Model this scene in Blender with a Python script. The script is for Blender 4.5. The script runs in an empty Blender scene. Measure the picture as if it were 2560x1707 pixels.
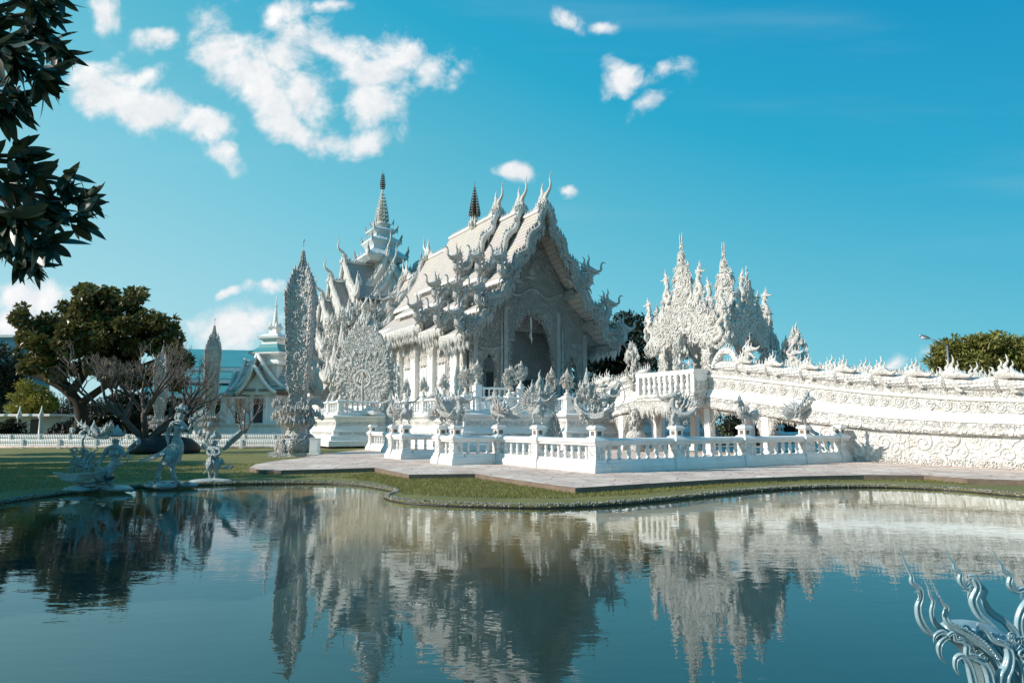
import bpy, math, random
import numpy as np
from mathutils import Vector, Matrix, noise as mnoise

R = random.Random(11)
RAD = math.radians
sc = bpy.context.scene
COL = sc.collection

# ---------------------------------------------------------------- camera
PITCH = RAD(6.9)
EYE = 1.6
cam_data = bpy.data.cameras.new('camera')
cam_data.lens = 24.0
cam_data.sensor_width = 36.0
cam_data.clip_start = 0.05
cam_data.clip_end = 3000
cam = bpy.data.objects.new('camera', cam_data)
cam.location = (0, 0, EYE)
cam.rotation_euler = (RAD(90) + PITCH, 0, 0)
COL.objects.link(cam)
sc.camera = cam
sc.view_settings.view_transform = 'Standard'
sc.view_settings.look = 'None'
sc.view_settings.exposure = 0.36
sc.cycles.max_bounces = 8
sc.cycles.transparent_max_bounces = 8
sc.cycles.caustics_reflective = False
sc.cycles.caustics_refractive = False

# temple frame: a runs to the right along the front, b runs away along the bridge
TH = RAD(31.3)
CT, ST = math.cos(TH), math.sin(TH)
CX, CY = 2.76, 22.7


def wor(a, b, z=0.0):
    return Vector((CX + a * CT - b * ST, CY + a * ST + b * CT, z))


FPX = 2560 * 24 / 36


def at(x, y, Y):
    """pixel of the 2560 wide photograph and a distance -> point"""
    u = (x - 1280) / FPX
    v = (853.5 - y) / FPX
    d = (u, math.cos(PITCH) - v * math.sin(PITCH), math.sin(PITCH) + v * math.cos(PITCH))
    t = Y / d[1]
    return Vector((d[0] * t, Y, EYE + d[2] * t))


# ---------------------------------------------------------------- sun and sky
SUN_EL = RAD(30)
sl = Vector((-0.955, 0.295))                      # towards the sun in the temple frame
sun_dir = Vector((sl.x * CT - sl.y * ST, sl.x * ST + sl.y * CT, math.tan(SUN_EL))).normalized()
ld = bpy.data.lights.new('sun', 'SUN')
ld.energy = 4.4
ld.angle = RAD(0.5)
ld.color = (1.0, 0.92, 0.83)
sun = bpy.data.objects.new('sun', ld)
sun.rotation_euler = sun_dir.to_track_quat('Z', 'Y').to_euler()
sun.location = (-60, -20, 60)
COL.objects.link(sun)

world = bpy.data.worlds.new('World')
sc.world = world
world.use_nodes = True
WN = world.node_tree.nodes
WL = world.node_tree.links
WN.clear()


def wn(kind, **kw):
    n = WN.new(kind)
    for k, v in kw.items():
        if k == 'inp':
            for i, x in v.items():
                n.inputs[i].default_value = x
        else:
            setattr(n, k, v)
    return n


def wmath(op, a, b=None, c=None, clamp=False):
    n = wn('ShaderNodeMath', operation=op, use_clamp=clamp)
    for i, x in enumerate((a, b, c)):
        if x is None:
            continue
        if isinstance(x, (int, float)):
            n.inputs[i].default_value = x
        else:
            WL.new(x, n.inputs[i])
    return n.outputs[0]


def build_sky():
    out = wn('ShaderNodeOutputWorld')
    bg = wn('ShaderNodeBackground')
    bg.inputs['Strength'].default_value = 0.087
    sky = wn('ShaderNodeTexSky', sky_type='NISHITA')
    sky.sun_disc = False
    sky.sun_elevation = SUN_EL
    sky.sun_rotation = math.atan2(sun_dir.x, sun_dir.y)
    sky.air_density = 1.0
    sky.dust_density = 0.6
    sky.ozone_density = 2.0
    tc = wn('ShaderNodeTexCoord')
    sep = wn('ShaderNodeSeparateXYZ')
    WL.new(tc.outputs['Generated'], sep.inputs[0])
    X, Y, Z = sep.outputs
    # pale towards the sun and the horizon, deep teal high up on the far side
    s = wmath('ADD', wmath('MULTIPLY', X, 0.5), wmath('MULTIPLY', wmath('ABSOLUTE', Z), 1.42))
    k = wmath('MULTIPLY_ADD', s, 1 / 1.3, 0.3 / 1.3, clamp=True)
    ramp = wn('ShaderNodeValToRGB')
    WL.new(k, ramp.inputs[0])
    cr = ramp.color_ramp
    cr.elements[0].position = 0.0
    cr.elements[0].color = (*SKYC[0][1], 1)
    cr.elements[1].position = 1.0
    cr.elements[1].color = (*SKYC[-1][1], 1)
    for p_, c_ in SKYC[1:-1]:
        cr.elements.new(p_).color = (*c_, 1)
    amp = wn('ShaderNodeMixRGB', blend_type='MULTIPLY')
    amp.inputs[0].default_value = 1
    amp.inputs[2].default_value = (8.8, 8.8, 8.8, 1)
    WL.new(ramp.outputs[0], amp.inputs[1])
    mul = wn('ShaderNodeMixRGB')
    mul.inputs[0].default_value = 0.92
    WL.new(sky.outputs[0], mul.inputs[1])
    WL.new(amp.outputs[0], mul.inputs[2])
    # clouds live on directions: u = x / y, v = z / y
    yc = wmath('MAXIMUM', Y, 0.08)
    u = wmath('DIVIDE', X, yc)
    v = wmath('DIVIDE', Z, yc)
    uv = wn('ShaderNodeCombineXYZ')
    WL.new(u, uv.inputs[0])
    WL.new(v, uv.inputs[1])
    UV = uv.outputs[0]
    wz = wn('ShaderNodeTexNoise')
    wz.inputs['Scale'].default_value = 7.0
    wz.inputs['Detail'].default_value = 4
    WL.new(UV, wz.inputs['Vector'])
    wv = wn('ShaderNodeVectorMath', operation='MULTIPLY_ADD')
    WL.new(wz.outputs['Color'], wv.inputs[0])
    wv.inputs[1].default_value = (.13, .11, 0)
    wv.inputs[2].default_value = (-.065, -.055, 0)
    wa = wn('ShaderNodeVectorMath', operation='ADD')
    WL.new(UV, wa.inputs[0])
    WL.new(wv.outputs[0], wa.inputs[1])
    UVW = wa.outputs[0]
    acc = None
    for (cx, cy, rx, ry, rot, w) in CLOUDS:
        p = at(cx, cy, 1.0) - Vector((0, 0, EYE))
        sclx = 1.5 / FPX
        m = wn('ShaderNodeMapping', vector_type='TEXTURE')
        m.inputs['Location'].default_value = (p.x, p.z, 0)
        m.inputs['Rotation'].default_value = (0, 0, -RAD(rot))
        m.inputs['Scale'].default_value = (rx * sclx, ry * sclx, 1)
        WL.new(UVW, m.inputs['Vector'])
        ln = wn('ShaderNodeVectorMath', operation='LENGTH')
        WL.new(m.outputs[0], ln.inputs[0])
        f = wmath('SUBTRACT', w, wmath('MULTIPLY', ln.outputs['Value'], w), clamp=True)
        acc = f if acc is None else wmath('MAXIMUM', acc, f)

    def fbm(shift, scale, detail, rough):
        n = wn('ShaderNodeTexNoise')
        n.inputs['Scale'].default_value = scale
        n.inputs['Detail'].default_value = detail
        n.inputs['Roughness'].default_value = rough
        n.inputs['Distortion'].default_value = 0.25
        ad = wn('ShaderNodeVectorMath', operation='ADD')
        WL.new(UV, ad.inputs[0])
        ad.inputs[1].default_value = shift
        WL.new(ad.outputs[0], n.inputs['Vector'])
        return n.outputs[0]
    n1 = fbm((0, 0, 0.3), 11.0, 11, 0.60)
    n2 = fbm((-0.012, 0.018, 0.3), 11.0, 7, 0.60)
    d1 = wmath('ADD', wmath('MULTIPLY', acc, 1.5), wmath('MULTIPLY_ADD', n1, 3.2, -1.88))
    dens = wn('ShaderNodeMapRange', interpolation_type='SMOOTHSTEP')
    WL.new(d1, dens.inputs[0])
    dens.inputs[1].default_value = -0.05
    dens.inputs[2].default_value = 0.85
    # only where an ellipse reaches and in front
    gate = wn('ShaderNodeMapRange', interpolation_type='SMOOTHSTEP')
    WL.new(acc, gate.inputs[0])
    gate.inputs[1].default_value = 0.0
    gate.inputs[2].default_value = 0.35
    front = wmath('GREATER_THAN', Y, 0.1)
    cov = wmath('MULTIPLY', wmath('MULTIPLY', dens.outputs[0], gate.outputs[0]), front)
    # streaks of thin high cloud on the right
    st = wn('ShaderNodeTexNoise')
    st.inputs['Scale'].default_value = 1.0
    st.inputs['Detail'].default_value = 5
    mp = wn('ShaderNodeMapping')
    mp.inputs['Rotation'].default_value = (0, 0, RAD(-5))
    mp.inputs['Scale'].default_value = (1.3, 9.0, 1)
    WL.new(UV, mp.inputs['Vector'])
    WL.new(mp.outputs[0], st.inputs['Vector'])
    thin = wn('ShaderNodeMapRange', interpolation_type='SMOOTHSTEP')
    WL.new(st.outputs[0], thin.inputs[0])
    thin.inputs[1].default_value = 0.50
    thin.inputs[2].default_value = 0.85
    thin.inputs[4].default_value = 0.16
    tm = wmath('MULTIPLY', thin.outputs[0], front)
    light = wmath('MULTIPLY_ADD', wmath('SUBTRACT', n1, n2), 2.6, 0.52, clamp=True)
    cc = wn('ShaderNodeMixRGB')
    WL.new(light, cc.inputs[0])
    cc.inputs[1].default_value = (6.6, 7.0, 7.4, 1)
    cc.inputs[2].default_value = (9.4, 9.2, 9.1, 1)
    m0 = wn('ShaderNodeMixRGB')
    WL.new(tm, m0.inputs[0])
    WL.new(mul.outputs[0], m0.inputs[1])
    m0.inputs[2].default_value = (5.2, 6.4, 7.0, 1)
    m1 = wn('ShaderNodeMixRGB')
    WL.new(wmath('MULTIPLY', cov, 0.95), m1.inputs[0])
    WL.new(m0.outputs[0], m1.inputs[1])
    WL.new(cc.outputs[0], m1.inputs[2])
    WL.new(m1.outputs[0], bg.inputs['Color'])
    WL.new(bg.outputs[0], out.inputs['Surface'])


SKYC = [(0.0, (.52, .80, .86)), (.1, (.45, .77, .845)), (.45, (.19, .61, .755)), (.58, (.115, .53, .69)), (.76, (.02, .42, .65)), (1.0, (.0, .30, .58))]
CLOUDS = [(295, 215, 120, 75, 30, 1), (400, 275, 140, 62, 28, 1), (500, 325, 110, 50, 25, .9), (330, 160, 90, 40, 15, .75),
          (552, 110, 95, 100, -60, 1), (620, 190, 150, 85, 20, 1), (720, 130, 150, 90, 10, 1), (770, 230, 110, 90, 40, 1),
          (690, 255, 90, 50, 30, .9), (830, 120, 130, 80, 10, .9), (940, 250, 75, 70, 40, 1), (800, 330, 150, 60, 10, 1),
          (920, 345, 90, 60, 0, .95), (720, 300, 90, 55, 20, .95), (1010, 120, 95, 55, 20, .75), (1100, 150, 90, 55, -15, .72),
          (960, 170, 90, 60, 20, .8), (1150, 180, 60, 35, -30, .62), (560, 400, 60, 25, 10, .62),
          (1550, 192, 75, 55, -35, .92), (1640, 250, 60, 35, -20, .7), (1670, 165, 65, 45, 0, .62), (1290, 432, 66, 40, -5, 1.05),
          (1406, 466, 28, 22, 0, .85), (1410, 40, 65, 40, 20, .66), (262, 40, 50, 80, 15, .78), (370, 86, 50, 34, 10, .72),
          (690, 15, 110, 55, 5, .8), (686, 731, 52, 20, 0, .95), (593, 732, 32, 13, 0, .8), (560, 815, 130, 55, 0, .85),
          (60, 735, 140, 62, 12, .95), (20, 800, 120, 60, 0, .7), (820, 805, 80, 60, 0, .7), (2330, 905, 60, 24, 0, .45),
          (2230, 915, 60, 25, 0, .7), (1520, 60, 40, 22, 0, .5), (820, 20, 80, 30, 0, .6)]
build_sky()

# ---------------------------------------------------------------- materials


def newmat(name):
    m = bpy.data.materials.new(name)
    m.use_nodes = True
    nt = m.node_tree
    b = nt.nodes['Principled BSDF']
    return m, nt, b


def mk(nt, kind, inp=None, **kw):
    n = nt.nodes.new(kind)
    for k, v in kw.items():
        setattr(n, k, v)
    for k, v in (inp or {}).items():
        if hasattr(v, 'links') or hasattr(v, 'is_linked'):
            nt.links.new(v, n.inputs[k])
        else:
            n.inputs[k].default_value = v
    return n


def coords(nt, scale=1.0):
    tc = mk(nt, 'ShaderNodeTexCoord')
    mp = mk(nt, 'ShaderNodeMapping', {'Vector': tc.outputs['Object']})
    s = scale if isinstance(scale, tuple) else (scale,) * 3
    mp.inputs['Scale'].default_value = s
    return mp.outputs[0]


def varied(nt, b, c, amount, scale, tint=None, streak=0.0):
    """base colour with soft patches of wear"""
    n = mk(nt, 'ShaderNodeTexNoise', {'Vector': coords(nt), 'Scale': scale, 'Detail': 6.0, 'Roughness': 0.65})
    t = tint or tuple(x * (1 - amount) for x in c)
    r = mk(nt, 'ShaderNodeMapRange', {'Value': n.outputs[0], 1: 0.38, 2: 0.68})
    m = mk(nt, 'ShaderNodeMixRGB', {0: r.outputs[0], 1: (*c, 1), 2: (*t, 1)})
    if streak:                     # rain streaks and grime of the old plaster
        n2 = mk(nt, 'ShaderNodeTexNoise', {'Vector': coords(nt, (3.2, 3.2, .35)), 'Scale': 1.0, 'Detail': 8.0, 'Roughness': 0.7})
        r2 = mk(nt, 'ShaderNodeMapRange', {'Value': n2.outputs[0], 1: 0.54, 2: 0.78, 3: 0.0, 4: streak})
        m = mk(nt, 'ShaderNodeMixRGB', {0: r2.outputs[0], 1: m.outputs[0], 2: (c[0] * .52, c[1] * .5, c[2] * .46, 1)})
    nt.links.new(m.outputs[0], b.inputs['Base Color'])
    return m


def plain(name, c, rough=0.6, metal=0.0, amount=0.25, scale=3.0, bump=0.0, bscale=20.0, tint=None, streak=0.0):
    m, nt, b = newmat(name)
    b.inputs['Roughness'].default_value = rough
    b.inputs['Metallic'].default_value = metal
    varied(nt, b, c, amount, scale, tint, streak)
    if bump:
        n = mk(nt, 'ShaderNodeTexNoise', {'Vector': coords(nt), 'Scale': bscale, 'Detail': 5.0})
        bp = mk(nt, 'ShaderNodeBump', {'Height': n.outputs[0], 'Strength': bump, 'Distance': 0.02})
        nt.links.new(bp.outputs[0], b.inputs['Normal'])
    return m


def carved(name, c, rough=0.55, metal=0.0, scale=4.0, depth=0.06, strength=0.9, amount=0.12):
    """stucco worked into small scrolls and leaves"""
    m, nt, b = newmat(name)
    b.inputs['Roughness'].default_value = rough
    b.inputs['Metallic'].default_value = metal
    varied(nt, b, c, amount, 1.3, tint=(c[0] * .86, c[1] * .83, c[2] * .79), streak=.45)
    co = coords(nt)
    nz = mk(nt, 'ShaderNodeTexNoise', {'Vector': co, 'Scale': scale * .9, 'Detail': 1.0})
    mx = mk(nt, 'ShaderNodeMixRGB', {0: 0.22, 1: co, 2: nz.outputs['Color']})
    v = mk(nt, 'ShaderNodeTexVoronoi', {'Vector': mx.outputs[0], 'Scale': scale}, feature='F1')
    sn = mk(nt, 'ShaderNodeMath', {0: v.outputs['Distance'], 1: 16.0}, operation='MULTIPLY')
    w = mk(nt, 'ShaderNodeMath', {0: sn.outputs[0]}, operation='SINE')
    ad = mk(nt, 'ShaderNodeMath', {0: w.outputs[0], 1: 0.4, 2: 0.0}, operation='MULTIPLY_ADD')
    v2 = mk(nt, 'ShaderNodeTexVoronoi', {'Vector': mx.outputs[0], 'Scale': scale * 2.7}, feature='SMOOTH_F1')
    s2 = mk(nt, 'ShaderNodeMath', {0: v2.outputs['Distance'], 1: -1.4, 2: ad.outputs[0]}, operation='MULTIPLY_ADD')
    bp = mk(nt, 'ShaderNodeBump', {'Height': s2.outputs[0], 'Strength': strength, 'Distance': depth})
    nt.links.new(bp.outputs[0], b.inputs['Normal'])
    return m


def scaly(name, c, scale=9.0):
    m, nt, b = newmat(name)
    b.inputs['Roughness'].default_value = 0.5
    varied(nt, b, c, 0.1, 2.0)
    v = mk(nt, 'ShaderNodeTexVoronoi', {'Vector': coords(nt), 'Scale': scale, 'Randomness': 0.35}, feature='F1')
    bp = mk(nt, 'ShaderNodeBump', {'Height': v.outputs['Distance'], 'Strength': 1.0, 'Distance': 0.14}, invert=True)
    nt.links.new(bp.outputs[0], b.inputs['Normal'])
    return m


def tiled(name, c, row=0.36, col=0.30, axis=1):
    """small fish scale roof tiles laid in rows"""
    m, nt, b = newmat(name)
    b.inputs['Roughness'].default_value = 0.6
    tc = mk(nt, 'ShaderNodeTexCoord')
    sp = mk(nt, 'ShaderNodeSeparateXYZ', {0: tc.outputs['Object']})
    cb = mk(nt, 'ShaderNodeCombineXYZ', {0: sp.outputs[axis], 1: sp.outputs[2]})
    br = mk(nt, 'ShaderNodeTexBrick', {'Vector': cb.outputs[0], 'Scale': 1.0, 'Mortar Size': 0.035, 'Mortar Smooth': 0.6,
                                      'Brick Width': col, 'Row Height': row, 'Bias': 0.0})
    br.inputs['Color1'].default_value = (*c, 1)
    br.inputs['Color2'].default_value = (c[0] * .9, c[1] * .9, c[2] * .9, 1)
    br.inputs['Mortar'].default_value = (c[0] * .42, c[1] * .4, c[2] * .38, 1)
    n = mk(nt, 'ShaderNodeTexNoise', {'Vector': tc.outputs['Object'], 'Scale': 0.9, 'Detail': 5.0})
    mm = mk(nt, 'ShaderNodeMixRGB', {0: 0.35, 1: br.outputs[0], 2: n.outputs['Color']}, blend_type='SOFT_LIGHT')
    nt.links.new(mm.outputs[0], b.inputs['Base Color'])
    bp = mk(nt, 'ShaderNodeBump', {'Height': br.outputs['Fac'], 'Strength': 0.6, 'Distance': 0.03}, invert=True)
    nt.links.new(bp.outputs[0], b.inputs['Normal'])
    return m


def leafmat(name, c1, c2, rough=0.45, trans=0.25):
    m, nt, b = newmat(name)
    g = mk(nt, 'ShaderNodeNewGeometry')
    n = mk(nt, 'ShaderNodeTexNoise', {'Vector': coords(nt), 'Scale': 0.7, 'Detail': 3.0})
    f = mk(nt, 'ShaderNodeMath', {0: g.outputs['Random Per Island'], 1: 0.6, 2: 0.0}, operation='MULTIPLY_ADD')
    f2 = mk(nt, 'ShaderNodeMath', {0: n.outputs[0], 1: 0.5, 2: f.outputs[0]}, operation='MULTIPLY_ADD')
    mx = mk(nt, 'ShaderNodeMixRGB', {0: f2.outputs[0], 1: (*c1, 1), 2: (*c2, 1)})
    nt.links.new(mx.outputs[0], b.inputs['Base Color'])
    b.inputs['Roughness'].default_value = rough
    tr = mk(nt, 'ShaderNodeBsdfTranslucent', {'Color': mx.outputs[0]})
    ms = mk(nt, 'ShaderNodeMixShader', {0: trans, 1: b.outputs[0], 2: tr.outputs[0]})
    nt.links.new(ms.outputs[0], nt.nodes['Material Output'].inputs[0])
    return m


def grassmat():
    m, nt, b = newmat('lawn_grass')
    co = coords(nt)
    n1 = mk(nt, 'ShaderNodeTexNoise', {'Vector': co, 'Scale': 0.6, 'Detail': 6.0, 'Roughness': 0.7})
    n2 = mk(nt, 'ShaderNodeTexNoise', {'Vector': co, 'Scale': 24.0, 'Detail': 4.0, 'Roughness': 0.8})
    r1 = mk(nt, 'ShaderNodeValToRGB', {0: n1.outputs[0]})
    r1.color_ramp.elements[0].position = .3
    r1.color_ramp.elements[0].color = (.125, .13, .035, 1)
    r1.color_ramp.elements[1].position = .72
    r1.color_ramp.elements[1].color = (.25, .225, .07, 1)
    mx = mk(nt, 'ShaderNodeMixRGB', {0: 0.75, 1: r1.outputs[0], 2: n2.outputs[0]}, blend_type='OVERLAY')
    nt.links.new(mx.outputs[0], b.inputs['Base Color'])
    b.inputs['Roughness'].default_value = 0.85
    bp = mk(nt, 'ShaderNodeBump', {'Height': n2.outputs[0], 'Strength': 0.9, 'Distance': 0.05})
    nt.links.new(bp.outputs[0], b.inputs['Normal'])
    return m


def pavemat():
    m, nt, b = newmat('flagstone_paving')
    co = coords(nt)
    nz = mk(nt, 'ShaderNodeTexNoise', {'Vector': co, 'Scale': 1.2, 'Detail': 2.0})
    mx0 = mk(nt, 'ShaderNodeMixRGB', {0: 0.12, 1: co, 2: nz.outputs['Color']})
    v = mk(nt, 'ShaderNodeTexVoronoi', {'Vector': mx0.outputs[0], 'Scale': 2.0}, feature='DISTANCE_TO_EDGE')
    vc = mk(nt, 'ShaderNodeTexVoronoi', {'Vector': mx0.outputs[0], 'Scale': 2.0}, feature='F1')
    rr = mk(nt, 'ShaderNodeMapRange', {'Value': v.outputs[0], 1: 0.0, 2: 0.05})
    bw = mk(nt, 'ShaderNodeRGBToBW', {0: vc.outputs['Color']})
    st = mk(nt, 'ShaderNodeValToRGB', {0: bw.outputs[0]})
    st.color_ramp.elements[0].color = (.52, .40, .335, 1)
    st.color_ramp.elements[1].color = (.70, .56, .48, 1)
    big = mk(nt, 'ShaderNodeTexNoise', {'Vector': co, 'Scale': 0.5, 'Detail': 7.0, 'Roughness': .7})
    st2 = mk(nt, 'ShaderNodeMixRGB', {0: 0.85, 1: st.outputs[0], 2: big.outputs[0]}, blend_type='OVERLAY')
    mx = mk(nt, 'ShaderNodeMixRGB', {0: rr.outputs[0], 1: (.27, .21, .18, 1), 2: st2.outputs[0]})
    nt.links.new(mx.outputs[0], b.inputs['Base Color'])
    b.inputs['Roughness'].default_value = 0.8
    bp = mk(nt, 'ShaderNodeBump', {'Height': rr.outputs[0], 'Strength': 0.4, 'Distance': 0.01})
    nt.links.new(bp.outputs[0], b.inputs['Normal'])
    return m


def watermat():
    m, nt, b = newmat('pond_water')
    nt.nodes.remove(b)
    co = coords(nt)
    mp = mk(nt, 'ShaderNodeMapping', {'Vector': co})
    mp.inputs['Scale'].default_value = (0.8, 1.7, 1)
    mp.inputs['Rotation'].default_value = (0, 0, RAD(8))
    n1 = mk(nt, 'ShaderNodeTexNoise', {'Vector': mp.outputs[0], 'Scale': 2.4, 'Detail': 3.0, 'Roughness': 0.55, 'Distortion': 0.4})
    n2 = mk(nt, 'ShaderNodeTexNoise', {'Vector': mp.outputs[0], 'Scale': 0.45, 'Detail': 2.0})
    # calm patches and ruffled patches
    pr = mk(nt, 'ShaderNodeMapRange', {'Value': n2.outputs[0], 1: 0.35, 2: 0.65, 3: 0.35, 4: 1.0})
    h = mk(nt, 'ShaderNodeMath', {0: n1.outputs[0], 1: pr.outputs[0]}, operation='MULTIPLY')
    bp = mk(nt, 'ShaderNodeBump', {'Height': h.outputs[0], 'Strength': 0.17, 'Distance': 0.02})
    gl = mk(nt, 'ShaderNodeBsdfGlossy', {'Color': (.88, .96, 1.0, 1), 'Roughness': 0.012, 'Normal': bp.outputs[0]})
    tr = mk(nt, 'ShaderNodeBsdfTransparent', {'Color': (.86, .92, .85, 1)})
    fr = mk(nt, 'ShaderNodeFresnel', {'IOR': 1.42, 'Normal': bp.outputs[0]})
    ge = mk(nt, 'ShaderNodeNewGeometry')
    fb = mk(nt, 'ShaderNodeMath', {0: fr.outputs[0], 1: 0.93, 2: 0.065}, operation='MULTIPLY_ADD')
    up = mk(nt, 'ShaderNodeMath', {0: 1.0, 1: ge.outputs['Backfacing']}, operation='SUBTRACT')
    ff = mk(nt, 'ShaderNodeMath', {0: fb.outputs[0], 1: up.outputs[0]}, operation='MULTIPLY')
    ms = mk(nt, 'ShaderNodeMixShader', {0: ff.outputs[0], 1: tr.outputs[0], 2: gl.outputs[0]})
    nt.links.new(ms.outputs[0], nt.nodes['Material Output'].inputs[0])
    return m


def bedmat():
    """pond floor: sandy brown mud in the shallows, blue green algae where the floor lies deep"""
    m, nt, b = newmat('pond_bed')
    tc = mk(nt, 'ShaderNodeTexCoord')
    sp = mk(nt, 'ShaderNodeSeparateXYZ', {0: tc.outputs['Object']})
    n = mk(nt, 'ShaderNodeTexNoise', {'Vector': tc.outputs['Object'], 'Scale': 1.1, 'Detail': 6.0})
    a = mk(nt, 'ShaderNodeMath', {0: n.outputs[0], 1: 0.5, 2: sp.outputs[2]}, operation='MULTIPLY_ADD')
    r = mk(nt, 'ShaderNodeMapRange', {'Value': a.outputs[0], 1: -0.95, 2: -0.2})
    cr = mk(nt, 'ShaderNodeValToRGB', {0: r.outputs[0]})
    cr.color_ramp.elements[0].color = (.002, .028, .032, 1)  # deep teal imitates the sky reflected in the water
    cr.color_ramp.elements[1].color = (.38, .21, .075, 1)
    e = cr.color_ramp.elements.new(.5)
    e.color = (.05, .038, .018, 1)
    nt.links.new(cr.outputs[0], b.inputs['Base Color'])
    b.inputs['Roughness'].default_value = 1.0
    return m


M = {}
M['white'] = plain('white_plaster', (.80, .79, .77), .55, 0, .1, 1.5, .12, 30, tint=(.72, .70, .67), streak=.6)
M['carved'] = carved('carved_stucco', (.79, .77, .735), scale=3.6, depth=.08)
M['fine'] = carved('finely_carved_stucco', (.72, .70, .67), scale=6, depth=.06)
M['orn'] = carved('white_ornament', (.80, .78, .745), rough=.45, scale=9, depth=.035, strength=.8)
M['grey'] = carved('shaded_grey_mirror_stucco', (.50, .48, .455), rough=.4, metal=.1, scale=3.4, depth=.12)  # mirror grey, darkened for the shade of the deep carving
M['greyorn'] = carved('shaded_grey_mirror_ornament', (.50, .475, .45), rough=.36, metal=.15, scale=6, depth=.06)  # same mirror grey with recess shade in its colour
M['silver'] = carved('silver_white_paint', (.70, .695, .675), rough=.38, metal=.08, scale=13, depth=.022, strength=.9)
M['lawn_silver'] = carved('shade_tinted_silver_paint', (.50, .57, .57), rough=.36, metal=.12, scale=13, depth=.022, strength=.9)  # silver paint with the teal of the lawn's shade in its colour
M['pearl'] = carved('pearl_grey_mosaic', (.63, .605, .58), rough=.4, metal=.05, scale=7, depth=.05)
M['scale'] = scaly('white_naga_scales', (.74, .72, .69), 7.0)
M['tile'] = tiled('pale_roof_tiles', (.58, .52, .47))
M['tile2'] = tiled('grey_roof_tiles', (.40, .37, .35), axis=0)
M['dark'] = plain('dark_metal_finial', (.16, .13, .12), .45, .4, .3, 8)
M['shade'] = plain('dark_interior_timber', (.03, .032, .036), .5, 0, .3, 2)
M['grass'] = grassmat()
M['pave'] = pavemat()
M['kerb'] = plain('weathered_kerb_concrete', (.22, .16, .12), .9, 0, .35, 2.5, .3, 14)
M['water'] = watermat()
M['bed'] = bedmat()
M['edging'] = plain('black_pond_edging', (.018, .018, .018), .5, 0, .3, 5)
M['pebble'] = plain('white_pebbles', (.34, .31, .28), .8, 0, .6, 9)
M['bark'] = plain('dark_bark', (.045, .033, .025), .95, 0, .45, 4, .8, 18)
M['frbark'] = plain('grey_frangipani_bark', (.11, .085, .072), .85, 0, .4, 5, .5, 16)
M['palebark'] = plain('pale_twig_bark', (.22, .175, .15), .8, 0, .3, 5)
M['leaf_big'] = leafmat('olive_tree_leaves', (.018, .026, .010), (.21, .185, .05))
M['leaf_dark'] = leafmat('dark_tree_leaves', (.010, .014, .008), (.035, .042, .018))
M['leaf_lime'] = leafmat('lime_leaves', (.15, .15, .02), (.34, .30, .04))
M['leaf_mango'] = leafmat('mango_leaves', (.06, .075, .012), (.34, .31, .07))
M['leaf_near'] = leafmat('deep_green_glossy_leaves', (.010, .032, .028), (.045, .065, .032), .4, .22)
M['rock'] = plain('black_planter_rock', (.012, .013, .014), .7, 0, .4, 3, .6, 6)
M['teal_roof'] = plain('teal_sheet_roof', (.055, .27, .30), .55, 0, .15, .3)
M['pale_teal'] = plain('pale_teal_plaster', (.38, .52, .55), .6, 0, .12, .5)
M['pale_blue'] = plain('pale_blue_white_plaster', (.62, .68, .70), .6, 0, .12, .8)
M['blue_glass'] = plain('blue_glass', (.04, .16, .22), .15, .2, .2, 1)
M['terracotta'] = plain('terracotta', (.42, .12, .05), .7, 0, .25, 8)
M['skin'] = plain('skin', (.36, .22, .15), .5, 0, .1, 6)
M['hair'] = plain('black_hair', (.015, .012, .011), .5, 0, .3, 20)
M['cloth_white'] = plain('white_cotton', (.72, .72, .74), .8, 0, .08, 9)
M['cloth_dark'] = plain('dark_cotton', (.018, .02, .026), .85, 0, .3, 9)
M['cloth_blue'] = plain('blue_denim', (.06, .10, .14), .85, 0, .3, 9)
M['cloth_brown'] = plain('brown_cotton', (.19, .08, .04), .85, 0, .3, 9)
M['steel'] = plain('galvanised_steel', (.35, .36, .37), .4, .6, .2, 4)
M['lampglass'] = plain('frosted_lamp_lens', (.75, .75, .73), .3, 0, .05, 4)
M['gold'] = plain('mosaic_gold_white', (.70, .64, .57), .4, .05, .3, 8)
M['porch'] = carved('shade_grey_porch_plaster', (.30, .30, .30), scale=3, depth=.05)  # dim light of the porch put into a darker grey
M['blade'] = leafmat('grass_blades', (.13, .135, .035), (.33, .295, .09), .6, .35)

# ---------------------------------------------------------------- mesh helpers


def arr(x):
    return np.asarray(x, dtype=np.float64)


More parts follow.
